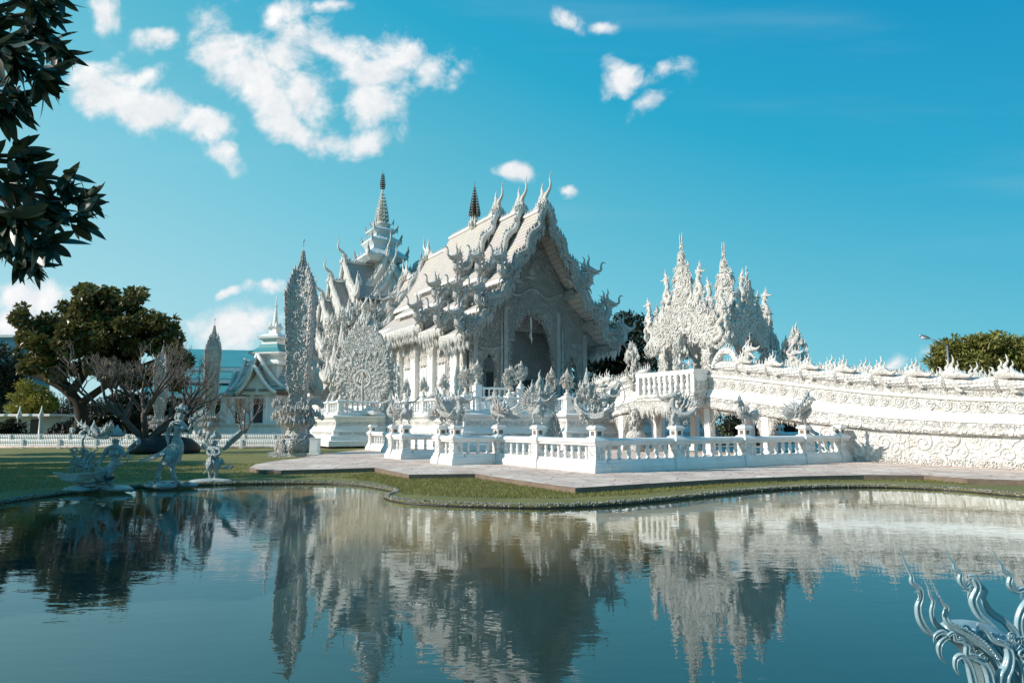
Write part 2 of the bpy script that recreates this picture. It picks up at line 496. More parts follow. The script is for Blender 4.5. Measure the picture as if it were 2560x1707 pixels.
class MB:
    """collects shapes and links them as one mesh object"""

    def __init__(self):
        self.v, self.q, self.t, self.sq, self.st, self.n = [], [], [], [], [], 0

    def add(self, v, q=None, t=None, smooth=False):
        v = arr(v).reshape(-1, 3)
        self.v.append(v)
        if q is not None and len(q):
            q = np.asarray(q, dtype=np.int64).reshape(-1, 4) + self.n
            self.q.append(q)
            self.sq.append(np.full(len(q), smooth))
        if t is not None and len(t):
            t = np.asarray(t, dtype=np.int64).reshape(-1, 3) + self.n
            self.t.append(t)
            self.st.append(np.full(len(t), smooth))
        self.n += len(v)
        return self

    def box(self, x0, x1, y0, y1, z0, z1, taper=0.0):
        k = taper
        v = [(x0, y0, z0), (x1, y0, z0), (x1, y1, z0), (x0, y1, z0),
             (x0 + k, y0 + k, z1), (x1 - k, y0 + k, z1), (x1 - k, y1 - k, z1), (x0 + k, y1 - k, z1)]
        q = [(0, 3, 2, 1), (4, 5, 6, 7), (0, 1, 5, 4), (1, 2, 6, 5), (2, 3, 7, 6), (3, 0, 4, 7)]
        return self.add(v, q)

    def hexa(self, p):
        return self.add(p, [(0, 3, 2, 1), (4, 5, 6, 7), (0, 1, 5, 4), (1, 2, 6, 5), (2, 3, 7, 6), (3, 0, 4, 7)])

    def tube(self, path, rad, sides=6, normal=None, smooth=True, cap=True):
        v, q, t = tube(path, rad, sides, normal, cap)
        return self.add(v, q, t, smooth)

    def lathe(self, prof, n=12, c=(0, 0), smooth=True, square=False, rot=0.0):
        """prof: list of (r, z)"""
        prof = arr(prof)
        if square:
            n = 4
            rot = math.pi / 4
        a = np.arange(n) / n * 2 * math.pi + rot
        k = math.sqrt(2) if square else 1.0
        v = np.zeros((len(prof), n, 3))
        v[:, :, 0] = prof[:, 0, None] * np.cos(a) * k + c[0]
        v[:, :, 1] = prof[:, 0, None] * np.sin(a) * k + c[1]
        v[:, :, 2] = prof[:, 1, None]
        q = []
        for i in range(len(prof) - 1):
            for j in range(n):
                k2 = (j + 1) % n
                q.append((i * n + j, i * n + k2, (i + 1) * n + k2, (i + 1) * n + j))
        v = v.reshape(-1, 3)
        nv = len(v)
        v = np.vstack([v, [(c[0], c[1], prof[0, 1]), (c[0], c[1], prof[-1, 1])]])
        t = [(nv, (j + 1) % n, j) for j in range(n)]
        o = (len(prof) - 1) * n
        t += [(nv + 1, o + j, o + (j + 1) % n) for j in range(n)]
        return self.add(v, q, t, smooth and not square)

    def inst(self, T, mats, smooth=True):
        v, q, t = T
        mats = arr(mats).reshape(-1, 4, 4)
        k = len(mats)
        if k == 0:
            return self
        vh = np.concatenate([v, np.ones((len(v), 1))], 1)
        out = np.einsum('kij,nj->kni', mats, vh)[:, :, :3].reshape(-1, 3)
        off = (np.arange(k) * len(v))[:, None, None]
        qq = (q[None] + off).reshape(-1, 4) if len(q) else None
        tt = (t[None] + off).reshape(-1, 3) if len(t) else None
        return self.add(out, qq, tt, smooth)

    def plate(self, pts, M4, thick=0.2, smooth=False):
        """polygon in the (x, z) plane, thickened along y, placed with a matrix"""
        from mathutils.geometry import tessellate_polygon
        p = [Vector((x, z, 0)) for x, z in pts]
        tr = tessellate_polygon([p])
        n = len(pts)
        v = [(x, -thick / 2, z) for x, z in pts] + [(x, thick / 2, z) for x, z in pts]
        t = [tuple(a) for a in tr] + [(a[2] + n, a[1] + n, a[0] + n) for a in tr]
        q = [(i, (i + 1) % n, (i + 1) % n + n, i + n) for i in range(n)]
        v = np.concatenate([arr(v), np.ones((2 * n, 1))], 1) @ arr(M4).T
        return self.add(v[:, :3], q, t, smooth)

    def grid(self, P, smooth=True, closed=False):
        """P: (m, n, 3) array of points"""
        P = arr(P)
        m, n = P.shape[:2]
        q = []
        for i in range(m - 1):
            for j in range(n if closed else n - 1):
                k = (j + 1) % n
                q.append((i * n + j, i * n + k, (i + 1) * n + k, (i + 1) * n + j))
        return self.add(P.reshape(-1, 3), q, None, smooth)

    def data(self, name, org=None):
        me = bpy.data.meshes.new(name)
        v = np.concatenate(self.v) if self.v else np.zeros((0, 3))
        if org is not None:
            v = v - arr(org)
        Q = np.concatenate(self.q) if self.q else np.zeros((0, 4), int)
        Tt = np.concatenate(self.t) if self.t else np.zeros((0, 3), int)
        nl = Q.size + Tt.size
        me.vertices.add(len(v))
        me.vertices.foreach_set('co', v.astype(np.float32).ravel())
        me.loops.add(nl)
        me.loops.foreach_set('vertex_index', np.concatenate([Q.ravel(), Tt.ravel()]).astype(np.int32))
        np_ = len(Q) + len(Tt)
        me.polygons.add(np_)
        starts = np.concatenate([np.arange(len(Q)) * 4, Q.size + np.arange(len(Tt)) * 3]).astype(np.int32)
        me.polygons.foreach_set('loop_start', starts)
        sm = np.concatenate([np.concatenate(self.sq) if self.sq else np.zeros(0, bool),
                             np.concatenate(self.st) if self.st else np.zeros(0, bool)])
        me.polygons.foreach_set('use_smooth', sm.astype(bool))
        me.update(calc_edges=True)
        me.validate()
        return me


def tube(path, rad, sides=6, normal=None, cap=True):
    P = arr(path)
    n = len(P)
    rad = arr(rad)
    if rad.ndim == 0:
        rad = np.full((n, 2), float(rad))
    elif rad.ndim == 1:
        rad = np.stack([rad, rad], 1)
    T = np.gradient(P, axis=0)
    T /= np.maximum(np.linalg.norm(T, axis=1, keepdims=True), 1e-9)
    if normal is None:
        a = np.array([0, 0, 1.0]) if abs(T[0][2]) < .9 else np.array([0, 1.0, 0])
        S = np.zeros_like(P)
        s = np.cross(a, T[0])
        for i in range(n):
            s = s - T[i] * np.dot(s, T[i])
            ln = np.linalg.norm(s)
            if ln < 1e-6:
                s = np.cross(T[i], [1, 0, 0])
                ln = np.linalg.norm(s)
            s = s / ln
            S[i] = s
    else:
        N0 = arr(normal)
        S = np.cross(T, N0)
        S /= np.maximum(np.linalg.norm(S, axis=1, keepdims=True), 1e-9)
    N = np.cross(S, T)
    an = np.arange(sides) / sides * 2 * math.pi + (math.pi / sides)
    V = P[:, None, :] + S[:, None, :] * (rad[:, 0, None, None] * np.cos(an)[None, :, None]) \
        + N[:, None, :] * (rad[:, 1, None, None] * np.sin(an)[None, :, None])
    V = V.reshape(-1, 3)
    q = []
    for i in range(n - 1):
        for j in range(sides):
            k = (j + 1) % sides
            q.append((i * sides + j, i * sides + k, (i + 1) * sides + k, (i + 1) * sides + j))
    t = []
    if cap:
        m = len(V)
        V = np.vstack([V, P[0], P[-1]])
        t = [(m, (j + 1) % sides, j) for j in range(sides)]
        o = (n - 1) * sides
        t += [(m + 1, o + j, o + (j + 1) % sides) for j in range(sides)]
    return V, np.asarray(q, int), np.asarray(t, int).reshape(-1, 3)


def catmull(pts, per=5):
    P = arr(pts)
    out = []
    n = len(P)
    for i in range(n - 1):
        p0, p1, p2, p3 = P[max(i - 1, 0)], P[i], P[i + 1], P[min(i + 2, n - 1)]
        for k in range(per):
            t = k / per
            out.append(.5 * ((2 * p1) + (-p0 + p2) * t + (2 * p0 - 5 * p1 + 4 * p2 - p3) * t * t + (-p0 + 3 * p1 - 3 * p2 + p3) * t ** 3))
    out.append(P[-1])
    return arr(out)


def joinT(*Ts):
    v, q, t, n = [], [], [], 0
    for a in Ts:
        v.append(a[0])
        if len(a[1]):
            q.append(a[1] + n)
        if len(a[2]):
            t.append(a[2] + n)
        n += len(a[0])
    return (np.concatenate(v), np.concatenate(q) if q else np.zeros((0, 4), int), np.concatenate(t) if t else np.zeros((0, 3), int))


def frame(pos, x=(1, 0, 0), z=(0, 0, 1), s=1.0, flip=False, sy=None):
    """matrix with local x and z along the given directions; templates lie in their x, z plane"""
    x = arr(x)
    z = arr(z)
    x = x / np.linalg.norm(x)
    z = z - x * np.dot(x, z)
    z = z / np.linalg.norm(z)
    y = np.cross(z, x)
    s = s if isinstance(s, (tuple, list)) else (s, s, s)
    m = np.eye(4)
    m[:3, 0] = x * s[0] * (-1 if flip else 1)
    m[:3, 1] = y * s[1]
    m[:3, 2] = z * s[2]
    m[:3, 3] = arr(pos)
    return m


NY = (0, 1, 0)


def planar(pts, rad, sides=5, per=4, flat=.8):
    p = catmull([(x, 0, z) for x, z in pts], per)
    r = np.interp(np.linspace(0, 1, len(p)), np.linspace(0, 1, len(rad)), rad)
    return tube(p, np.stack([r, r * flat], 1), sides, NY)


# flame (kranok): S bent pointed leaf with a hook at its side
T_FLAME = joinT(planar([(0, -.05), (-.07, .2), (.05, .48), (.0, .72), (.09, 1.0)], [.13, .17, .12, .055, .004], 5, 3),
                planar([(.05, .05), (.2, .22), (.19, .42), (.3, .56)], [.08, .075, .045, .004], 4, 3))
T_FLAME2 = planar([(0, -.05), (-.09, .25), (.06, .55), (.02, .75), (.1, 1.0)], [.12, .15, .10, .05, .004], 5, 3)
T_HORN = planar([(0, -.03), (-.10, .18), (-.02, .36), (.16, .5), (.2, .66), (.16, .8), (.25, 1.0)], [.08, .085, .06, .045, .03, .018, .002], 6, 4, 1)


def _spiral(turns, r0, r1, n, tail):
    P = []
    for i in range(n):
        t = i / (n - 1)
        a = t * turns * 2 * math.pi
        r = r0 * (1 - t) + r1 * t
        P.append((r * math.cos(a), 0, r * math.sin(a)))
    P = [(P[0][0] + tail[0], 0, P[0][2] + tail[1])] + [(P[0][0] + tail[0] * .45, 0, P[0][2] + tail[1] * .5)] + P
    return arr(P)


def _curl(turns=1.15, n=11, tail=(-.15, -.75), r=.11):
    P = _spiral(turns, .42, .10, n, tail)
    rr = np.interp(np.linspace(0, 1, len(P)), [0, .25, .7, 1], [.01, r, r * .9, r * .8])
    return tube(P, np.stack([rr, rr * 1.1], 1), 4, NY)


T_CURL = _curl()
T_BIGCURL = joinT(_curl(1.6, 22, (-.2, -1.1), .085), planar([(.35, -.5), (.62, -.2), (.66, .15), (.88, .42)], [.09, .09, .06, .005], 4, 3),
                  planar([(.25, -.9), (.5, -.75), (.62, -.5), (.85, -.45)], [.05, .07, .05, .005], 4, 3))
T_LEAF = planar([(0, -.1), (.04, .2), (-.02, .5), (.03, .9)], [.06, .17, .13, .004], 4, 3, .5)
T_BALL = None


def ball(rx, ry, rz, n=8, m=6, c=(0, 0, 0)):
    pr = []
    b = MB()
    for i in range(m + 1):
        a = -math.pi / 2 + math.pi * i / m
        pr.append((math.cos(a), math.sin(a)))
    b.lathe([(max(r, 1e-3), z) for r, z in pr], n)
    v = np.concatenate(b.v) * arr((rx, ry, rz)) + arr(c)
    return v, np.concatenate(b.q), np.concatenate(b.t)


T_PEB = ball(1, 1, .7, 6, 4)

# naga head seen from the side: looks along +x
T_NAGA = joinT(
    planar([(-.55, .05), (-.2, .12), (.1, .14), (.42, .06), (.72, .02), (.98, .16)], [.2, .27, .25, .15, .10, .035], 6, 3, 1.0),
    planar([(-.4, -.1), (-.12, -.22), (.08, -.42), (.2, -.62), (.42, -.66)], [.16, .17, .12, .10, .05], 6, 3, 1.0),
    ball(.11, .30, .11, 6, 5, (.12, 0, .25)),
    planar([(-.05, .3), (-.16, .5), (-.02, .72), (-.12, 1.05)], [.11, .10, .055, .004], 5, 3),
    planar([(-.28, .25), (-.42, .42), (-.3, .6), (-.42, .85)], [.10, .09, .05, .004], 5, 3),
    planar([(.18, .28), (.12, .42), (.22, .55), (.15, .75)], [.08, .07, .04, .004], 5, 3),
    planar([(-.45, .1), (-.7, .2), (-.72, .4), (-.9, .5)], [.10, .09, .05, .004], 5, 3),
    planar([(-.4, -.05), (-.62, -.1), (-.75, .02), (-.95, -.02)], [.10, .08, .05, .004], 5, 3))

# eave guardian (elephant headed bird): breast, raised neck, head and a trunk that curls up; looks along +x
T_MAKARA = joinT(
    planar([(-1.2, .0), (-.75, -.32), (-.15, -.36), (.22, -.05), (.2, .35), (.12, .62)], [.08, .2, .3, .26, .19, .17], 8, 3, .8),
    planar([(-.08, .72), (.2, .74), (.5, .64), (.8, .58), (1.02, .72), (1.02, 1.0), (1.14, 1.2), (1.34, 1.14)], [.16, .21, .15, .10, .08, .065, .05, .015], 6, 3, .9),
    planar([(.3, .5), (.55, .42), (.78, .46), (.95, .38)], [.09, .08, .04, .004], 5, 3),
    *[planar([(x, z), (x + dx * .3 - .05, z + dz * .35), (x + dx * .55 + .05, z + dz * .65), (x + dx, z + dz)], [.1, .1, .055, .004], 4, 3)
      for x, z, dx, dz in ((.2, .85, -.05, .85), (.0, .85, -.25, .7), (-.1, .7, -.4, .5), (-.05, .5, -.5, .4), (-.1, .25, -.55, .5), (-.3, .05, -.5, .65), (-.55, .0, -.45, .6),
                           (-.8, .05, -.4, .6), (-1.0, .1, -.5, .45), (-1.0, -.05, -.6, .1), (-.8, -.25, -.45, -.35), (-.45, -.4, -.3, -.6), (-.1, -.45, -.05, -.65), (.15, -.3, .2, -.6), (.25, .0, .3, -.3), (.25, .25, .35, .05))])

ORG = {}


def obj(name, mb, mat, parent=None, label=None):
    org = ORG.get(parent.name) if parent else None
    me = mb.data(name, org) if isinstance(mb, MB) else mb
    o = bpy.data.objects.new(name, me)
    if not me.materials:
        me.materials.append(M[mat] if isinstance(mat, str) else mat)
    COL.objects.link(o)
    if parent:
        o.parent = parent
        ORG[o.name] = org if org is not None else (0, 0, 0)
    else:
        ORG[o.name] = (0, 0, 0)
    if label:
        o['label'] = label
    return o


def thing(name, label, cat, loc=(0, 0, 0), temple=False, group=None, rotz=0.0):
    """an Empty at the base; with temple=True loc is given in the temple frame and the parts are drawn in it"""
    o = bpy.data.objects.new(name, None)
    o.empty_display_size = 0.3
    COL.objects.link(o)
    if temple:
        o.location = wor(*loc)
        o.rotation_euler = (0, 0, TH)
        ORG[o.name] = tuple(loc)
    else:
        o.location = loc
        o.rotation_euler = (0, 0, rotz)
        ORG[o.name] = (0, 0, 0) if rotz else tuple(loc)
    o['label'] = label
    o['category'] = cat
    if group:
        o['group'] = group
    return o


def local_thing(name, label, cat, loc, rotz=0.0, group=None):
    """parts are drawn around the thing's own origin"""
    o = thing(name, label, cat, loc, False, group, rotz)
    ORG[o.name] = (0, 0, 0)
    return o


def tag(o, label, cat, group=None):
    o['label'] = label
    o['category'] = cat
    if group:
        o['group'] = group
    return o


def dup(root, loc, rotz, label, group=None, scale=None):
    r = root.copy()
    COL.objects.link(r)
    r.location = loc
    r.rotation_euler = (0, 0, rotz)
    if scale:
        r.scale = (scale,) * 3
    r['label'] = label
    if group:
        r['group'] = group
    for ch in list(root.children):
        c = ch.copy()
        COL.objects.link(c)
        c.parent = r
        for g in list(ch.children):
            d = g.copy()
            COL.objects.link(d)
            d.parent = c
    return r


def struct(name, mb, mat, kind='structure'):
    o = obj(name, mb, mat)
    o['kind'] = kind
    return o


def inside(p, poly):
    x, y = p
    c = False
    n = len(poly)
    for i in range(n):
        x1, y1 = poly[i]
        x2, y2 = poly[(i + 1) % n]
        if (y1 > y) != (y2 > y) and x < (x2 - x1) * (y - y1) / (y2 - y1) + x1:
            c = not c
    return c


def scatter(poly, n, mind, rng, tries=12, hole=None):
    xs = [p[0] for p in poly]
    ys = [p[1] for p in poly]
    out = []
    cell = {}
    for _ in range(n * tries):
        if len(out) >= n:
            break
        p = (rng.uniform(min(xs), max(xs)), rng.uniform(min(ys), max(ys)))
        if not inside(p, poly) or (hole and inside(p, hole)):
            continue
        k = (int(p[0] / mind), int(p[1] / mind))
        ok = True
        for i in (-1, 0, 1):
            for j in (-1, 0, 1):
                for q in cell.get((k[0] + i, k[1] + j), ()):
                    if (q[0] - p[0]) ** 2 + (q[1] - p[1]) ** 2 < mind * mind:
                        ok = False
        if ok:
            out.append(p)
            cell.setdefault(k, []).append(p)
    return out


def relief(mb, poly, origin, udir, vdir, n, size, rng, lift=0.0, mind=None, hole=None, both=0.0, big=0.12, upright=0.6, depth=1.0):
    """covers a polygon of a wall (u, v coordinates) with raised scrolls and leaves"""
    u = arr(udir)
    v = arr(vdir)
    nrm = np.cross(u, v)
    o = arr(origin)
    cur, bigs, lvs = [], [], []
    for (x, y) in scatter(poly, n, mind or size * .62, rng, hole=hole):
        s = size * rng.uniform(.75, 1.35)
        a = rng.gauss(0, upright) if rng.random() < .75 else rng.uniform(0, 6.28)
        xd = u * math.cos(a) + v * math.sin(a)
        zd = -u * math.sin(a) + v * math.cos(a)
        k = rng.random()
        f = rng.random() < .5
        for sd in ((1, -1) if both else (1,)):
            off = nrm * (lift if sd > 0 else -lift - both)
            m = frame(o + u * x + v * y + off, xd, zd, (s, s * depth, s), f)
            (bigs if k < big else lvs if k > .72 else cur).append(m)
    mb.inst(T_CURL, cur)
    mb.inst(T_BIGCURL, bigs)
    mb.inst(T_LEAF, lvs)


def flames_along(mb, path, size, step, rng, lean=(0, 0, 0), up=(0, 0, 1), xdir=None, T=None, jitter=.2, flip=None):
    """row of flame leaves standing on a path"""
    P = arr(path)
    d = np.linalg.norm(np.diff(P, axis=0), axis=1)
    L = np.concatenate([[0], np.cumsum(d)])
    k = max(2, int(L[-1] / step) + 1)
    ms = []
    for i, s in enumerate(np.linspace(0, L[-1], k)):
        p = arr([np.interp(s, L, P[:, c]) for c in range(3)])
        j = min(np.searchsorted(L, s, 'right') - 1, len(d) - 1)
        tdir = (P[j + 1] - P[j])
        tdir /= max(np.linalg.norm(tdir), 1e-9)
        z = arr(up) + arr(lean)
        x = arr(xdir) if xdir is not None else tdir
        z = z / np.linalg.norm(z)
        x = x - z * np.dot(x, z)
        if np.linalg.norm(x) < 1e-4:
            x = arr((1, 0, 0))
        x /= np.linalg.norm(x)
        s1 = size * rng.uniform(1 - jitter, 1 + jitter)
        y = np.cross(z, x)
        m = np.eye(4)
        fl = flip if flip is not None else False
        m[:3, 0] = x * s1 * (-1 if fl else 1)
        m[:3, 1] = y * s1
        m[:3, 2] = z * s1
        m[:3, 3] = p
        ms.append(m)
    mb.inst(T or T_FLAME, ms)
    return ms

# ================================================================ ground, pond, paving
LAWN = -0.15
WATER = -0.22
FAR_SHORE = [(-12.6, 16.0), (-12.5, 19.2), (-11.9, 21.0), (-10.9, 21.7), (-10.0, 22.2), (-8.8, 22.6), (-7.6, 22.8), (-6.5, 22.8), (-5.6, 22.6),
             (-4.8, 22.0), (-4.1, 21.1), (-3.5, 20.2), (-3.3, 19.5), (-3.4, 18.9), (-3.3, 18.2), (-2.7, 17.3), (-1.8, 16.8), (-0.8, 16.5), (0.2, 16.3), (1.1, 16.3),
             (2.2, 16.7), (3.2, 17.3), (4.4, 18.2), (5.7, 19.2), (7.2, 20.3), (8.7, 21.1), (10.1, 21.5), (11.4, 21.5), (12.4, 21.0), (13.1, 20.3), (13.8, 18.7), (15.5, 16.0)]
NEAR_SHORE = [(16.5, 12), (16.0, 8), (13, 5), (8, 3.2), (3, 2.7), (-3, 2.7), (-8, 3.2), (-12, 5.5), (-14, 9), (-13.6, 12.5)]
FAR_SHORE = [(x * .933, y * .933) for x, y in FAR_SHORE]
shore3 = catmull([(x, y, 0) for x, y in FAR_SHORE], 4)
FARC = [(p[0], p[1]) for p in shore3]
near3 = catmull([(x, y, 0) for x, y in [FAR_SHORE[-1]] + NEAR_SHORE + [FAR_SHORE[0]]], 4)
POND = FARC + [(p[0], p[1]) for p in near3[1:-1]]


def _up(pts, t):
    (x0, y0), (x1, y1), (x2, y2) = (pts[i][:2] for i in t)
    return (x1 - x0) * (y2 - y0) - (x2 - x0) * (y1 - y0) > 0


def ground():
    from mathutils.geometry import tessellate_polygon
    outer = [(-900, -300), (900, -300), (900, 1500), (-900, 1500)]
    loops = [[Vector((x, y, 0)) for x, y in outer], [Vector((x, y, 0)) for x, y in POND]]
    tr = tessellate_polygon(loops)
    pts = outer + POND
    b = MB()
    b.add([(x, y, LAWN) for x, y in pts], None, [t for t in tr])
    n = len(POND)
    v = [(x, y, LAWN) for x, y in POND] + [(x, y, -0.62) for x, y in POND]
    b.add(v, [(i, (i + 1) % n, (i + 1) % n + n, i + n) for i in range(n)])
    struct('lawn', b, 'grass')
    # pond floor: a sandy shelf along the far bank, then it drops away
    PA = arr(FARC)
    gx = np.linspace(-17, 18.5, 72)
    gy = np.linspace(1.5, 23, 60)
    rows = []
    for y in gy:
        row = []
        for x in gx:
            d = float(np.min(np.hypot(PA[:, 0] - x, PA[:, 1] - y)))
            if not inside((x, y), POND):
                d = 0.0
            d *= 1 + 3 * min(max((-3.5 - x) / 4, 0), 1)
            row.append((x, y, float(np.interp(d, [0, .4, 2.2, 4.2, 7], [-.34, -.40, -.62, -1.25, -1.5]))))
        rows.append(row)
    b = MB()
    b.grid(rows, True)
    struct('pond_bed', b, 'bed')
    b = MB()
    tr = tessellate_polygon([[Vector((x, y, 0)) for x, y in POND]])
    tr = [t if _up(POND, t) else (t[0], t[2], t[1]) for t in tr]
    b.add([(x, y, WATER) for x, y in POND], None, tr)
    struct('pond_water', b, 'water')
    # black edging strip and white pebbles along the far bank
    b = MB()
    e = [(x, y, WATER + .012) for x, y in FARC]
    b.tube(e, .022, 6)
    o = obj('pond_edging', b, 'edging')
    o['kind'] = 'structure'
    rng = random.Random(5)
    P = arr(FARC)
    L = np.concatenate([[0], np.cumsum(np.linalg.norm(np.diff(P, axis=0), axis=1))])
    ms = []
    for _ in range(4200):
        s = rng.uniform(0, L[-1])
        j = min(max(np.searchsorted(L, s) - 1, 0), len(P) - 2)
        t = (P[j + 1] - P[j]) / max(L[j + 1] - L[j], 1e-6)
        nrm = np.array((-t[1], t[0]))
        x = np.interp(s, L, P[:, 0])
        y = np.interp(s, L, P[:, 1])
        d = rng.uniform(-.01, .13)
        q = (x + nrm[0] * d, y + nrm[1] * d, LAWN + rng.uniform(.0, .03) - max(0, .06 - d) * .7)
        a = rng.uniform(0, 6.3)
        r = rng.uniform(.010, .032)
        ms.append(frame(q, (math.cos(a), math.sin(a), 0), (0, 0, 1), (r, r * rng.uniform(.6, 1), r)))
    b = MB()
    b.inst(T_PEB, ms)
    o = obj('pebbles', b, 'pebble')
    o['kind'] = 'stuff'


PAVING = [(15.5, 19.6), (14.7, 20.0), (13.5, 20.6), (13.0, 21.9), (11.2, 22.1), (9.1, 21.6), (6.2, 20.4), (3.5, 18.8), (1.6, 17.6), (0.2, 20.0), (-1.2, 22.6), (-3.3, 22.2),
          (-4.2, 24.0), (-5.1, 25.7), (-6.9, 24.8), (-8.1, 24.3), (-9.0, 24.6), (-9.8, 25.9), (-10.3, 27.8), (-10.4, 30.5), (-10.0, 33.6), (-10.2, 38.7), (-9.5, 44.0),
          (-6.0, 50.0), (20.0, 70.0), (60, 60), (60, 15), (24.0, 14.0)]


def paving():
    from mathutils.geometry import tessellate_polygon
    tr = tessellate_polygon([[Vector((x, y, 0)) for x, y in PAVING]])
    b = MB()
    b.add([(x, y, 0) for x, y in PAVING], None, tr)
    struct('paving', b, 'pave')
    n = len(PAVING)
    b = MB()
    v = [(x, y, -0.004) for x, y in PAVING] + [(x, y, LAWN - .05) for x, y in PAVING]
    b.add(v, [(i, (i + 1) % n, (i + 1) % n + n, i + n) for i in range(n)])
    struct('paving_kerb', b, 'kerb')


def grass_blades():
    rng = np.random.default_rng(3)
    r2 = random.Random(8)
    pts = []
    areas = [([(-5.2, 25.4), (-3.3, 22.2), (-1.2, 22.6), (1.6, 17.6), (3.5, 18.8), (6.2, 20.4), (9.1, 21.6), (13, 22), (13.4, 20.2), (11.4, 21.6), (8.7, 21.2), (5.7, 19.4), (3.2, 17.5), (1.1, 16.5), (-.8, 16.7), (-2.7, 17.5), (-3.4, 19.5), (-4.1, 21.3), (-5.6, 22.8)], 22000),
             ([(-14, 17), (-12.5, 19.4), (-11.9, 21.2), (-10, 22.4), (-7.6, 23), (-5.6, 22.8), (-5.2, 25.4), (-8, 24.1), (-10.2, 26), (-10.6, 31), (-24, 31), (-19, 20)], 20000)]
    for poly, n in areas:
        xs = [p[0] for p in poly]
        ys = [p[1] for p in poly]
        k = 0
        while k < n:
            p = (r2.uniform(min(xs), max(xs)), r2.uniform(min(ys), max(ys)))
            if inside(p, poly):
                pts.append(p)
                k += 1
    P = arr(pts)
    n = len(P)
    a = rng.uniform(0, 2 * math.pi, n)
    h = rng.uniform(.03, .075, n)
    w = rng.uniform(.006, .014, n)
    lean = rng.normal(0, .03, (n, 2))
    v = np.zeros((n, 3, 3))
    v[:, 0, 0] = P[:, 0] - np.cos(a) * w
    v[:, 0, 1] = P[:, 1] - np.sin(a) * w
    v[:, 1, 0] = P[:, 0] + np.cos(a) * w
    v[:, 1, 1] = P[:, 1] + np.sin(a) * w
    v[:, :2, 2] = LAWN - .005
    v[:, 2, :2] = P + lean
    v[:, 2, 2] = LAWN + h
    b = MB()
    b.add(v.reshape(-1, 3), None, np.arange(3 * n).reshape(-1, 3))
    o = obj('grass', b, 'blade')
    o['kind'] = 'stuff'


ground()
paving()
grass_blades()

# ================================================================ balustrades


def extrude(mb, prof, p0, p1, z0=0.0):
    """symmetric profile [(half width, z)] swept from p0 to p1 in the plan"""
    p0 = arr(p0)
    p1 = arr(p1)
    d = (p1 - p0) / np.linalg.norm(p1 - p0)
    n = np.array((-d[1], d[0]))
    loop = [(w, z) for w, z in prof] + [(-w, z) for w, z in reversed(prof)]
    rows = []
    for p in (p0, p1):
        rows.append([(p[0] + n[0] * w, p[1] + n[1] * w, z + z0) for w, z in loop])
    k = len(loop)
    v = rows[0] + rows[1]
    q = [(i, (i + 1) % k, (i + 1) % k + k, i + k) for i in range(k)]
    mb.add(v, q)
    m = len(prof)
    for r in (0, 1):
        for i in range(m - 1):
            j = k - 1 - i
            mb.add([rows[r][i], rows[r][i + 1], rows[r][j - 1], rows[r][j]], [(0, 1, 2, 3)])


PLINTH = [(.30, 0), (.30, .17), (.27, .19), (.26, .25), (.20, .33), (.205, .37), (.19, .41)]
RAIL = [(.13, .88), (.17, .90), (.17, .95), (.22, .985), (.225, 1.05), (.19, 1.10), (.10, 1.125)]
BALUSTER = [(.075, 0), (.075, .05), (.045, .07), (.06, .11), (.082, .17), (.075, .23), (.05, .28), (.055, .31), (.07, .35), (.05, .40), (.07, .42), (.07, .47)]


def baluster_mesh(s=1.0, sq=1.0):
    b = MB()
    b.lathe([(r * s, z) for r, z in BALUSTER], 9)
    return b.data('baluster')


def post_shape(mb, x, y, k=1.0, h=1.0, pedestal=True):
    q = lambda w, z0, z1, t=0.0: mb.box(x - w * k, x + w * k, y - w * k, y + w * k, z0, z1, t)
    q(.345, 0, .175)
    q(.325, .175, .20)
    q(.305, .20, .26, .0)
    mb.lathe([(.30 * k, .26), (.245 * k, .345), (.255 * k, .38), (.235 * k, .425)], square=True, c=(x, y))
    q(.205, .425, .885)
    mb.lathe([(.21 * k, .885), (.255 * k, .90), (.255 * k, .955), (.305 * k, .99), (.31 * k, 1.06), (.25 * k, 1.13), (.20 * k, 1.17)], square=True, c=(x, y))
    if pedestal:
        mb.lathe([(.165 * k, 1.17), (.165 * k, 1.38), (.21 * k, 1.41), (.235 * k, 1.44), (.235 * k, 1.49), (.19 * k, 1.53), (.17 * k, 1.56)], square=True, c=(x, y))


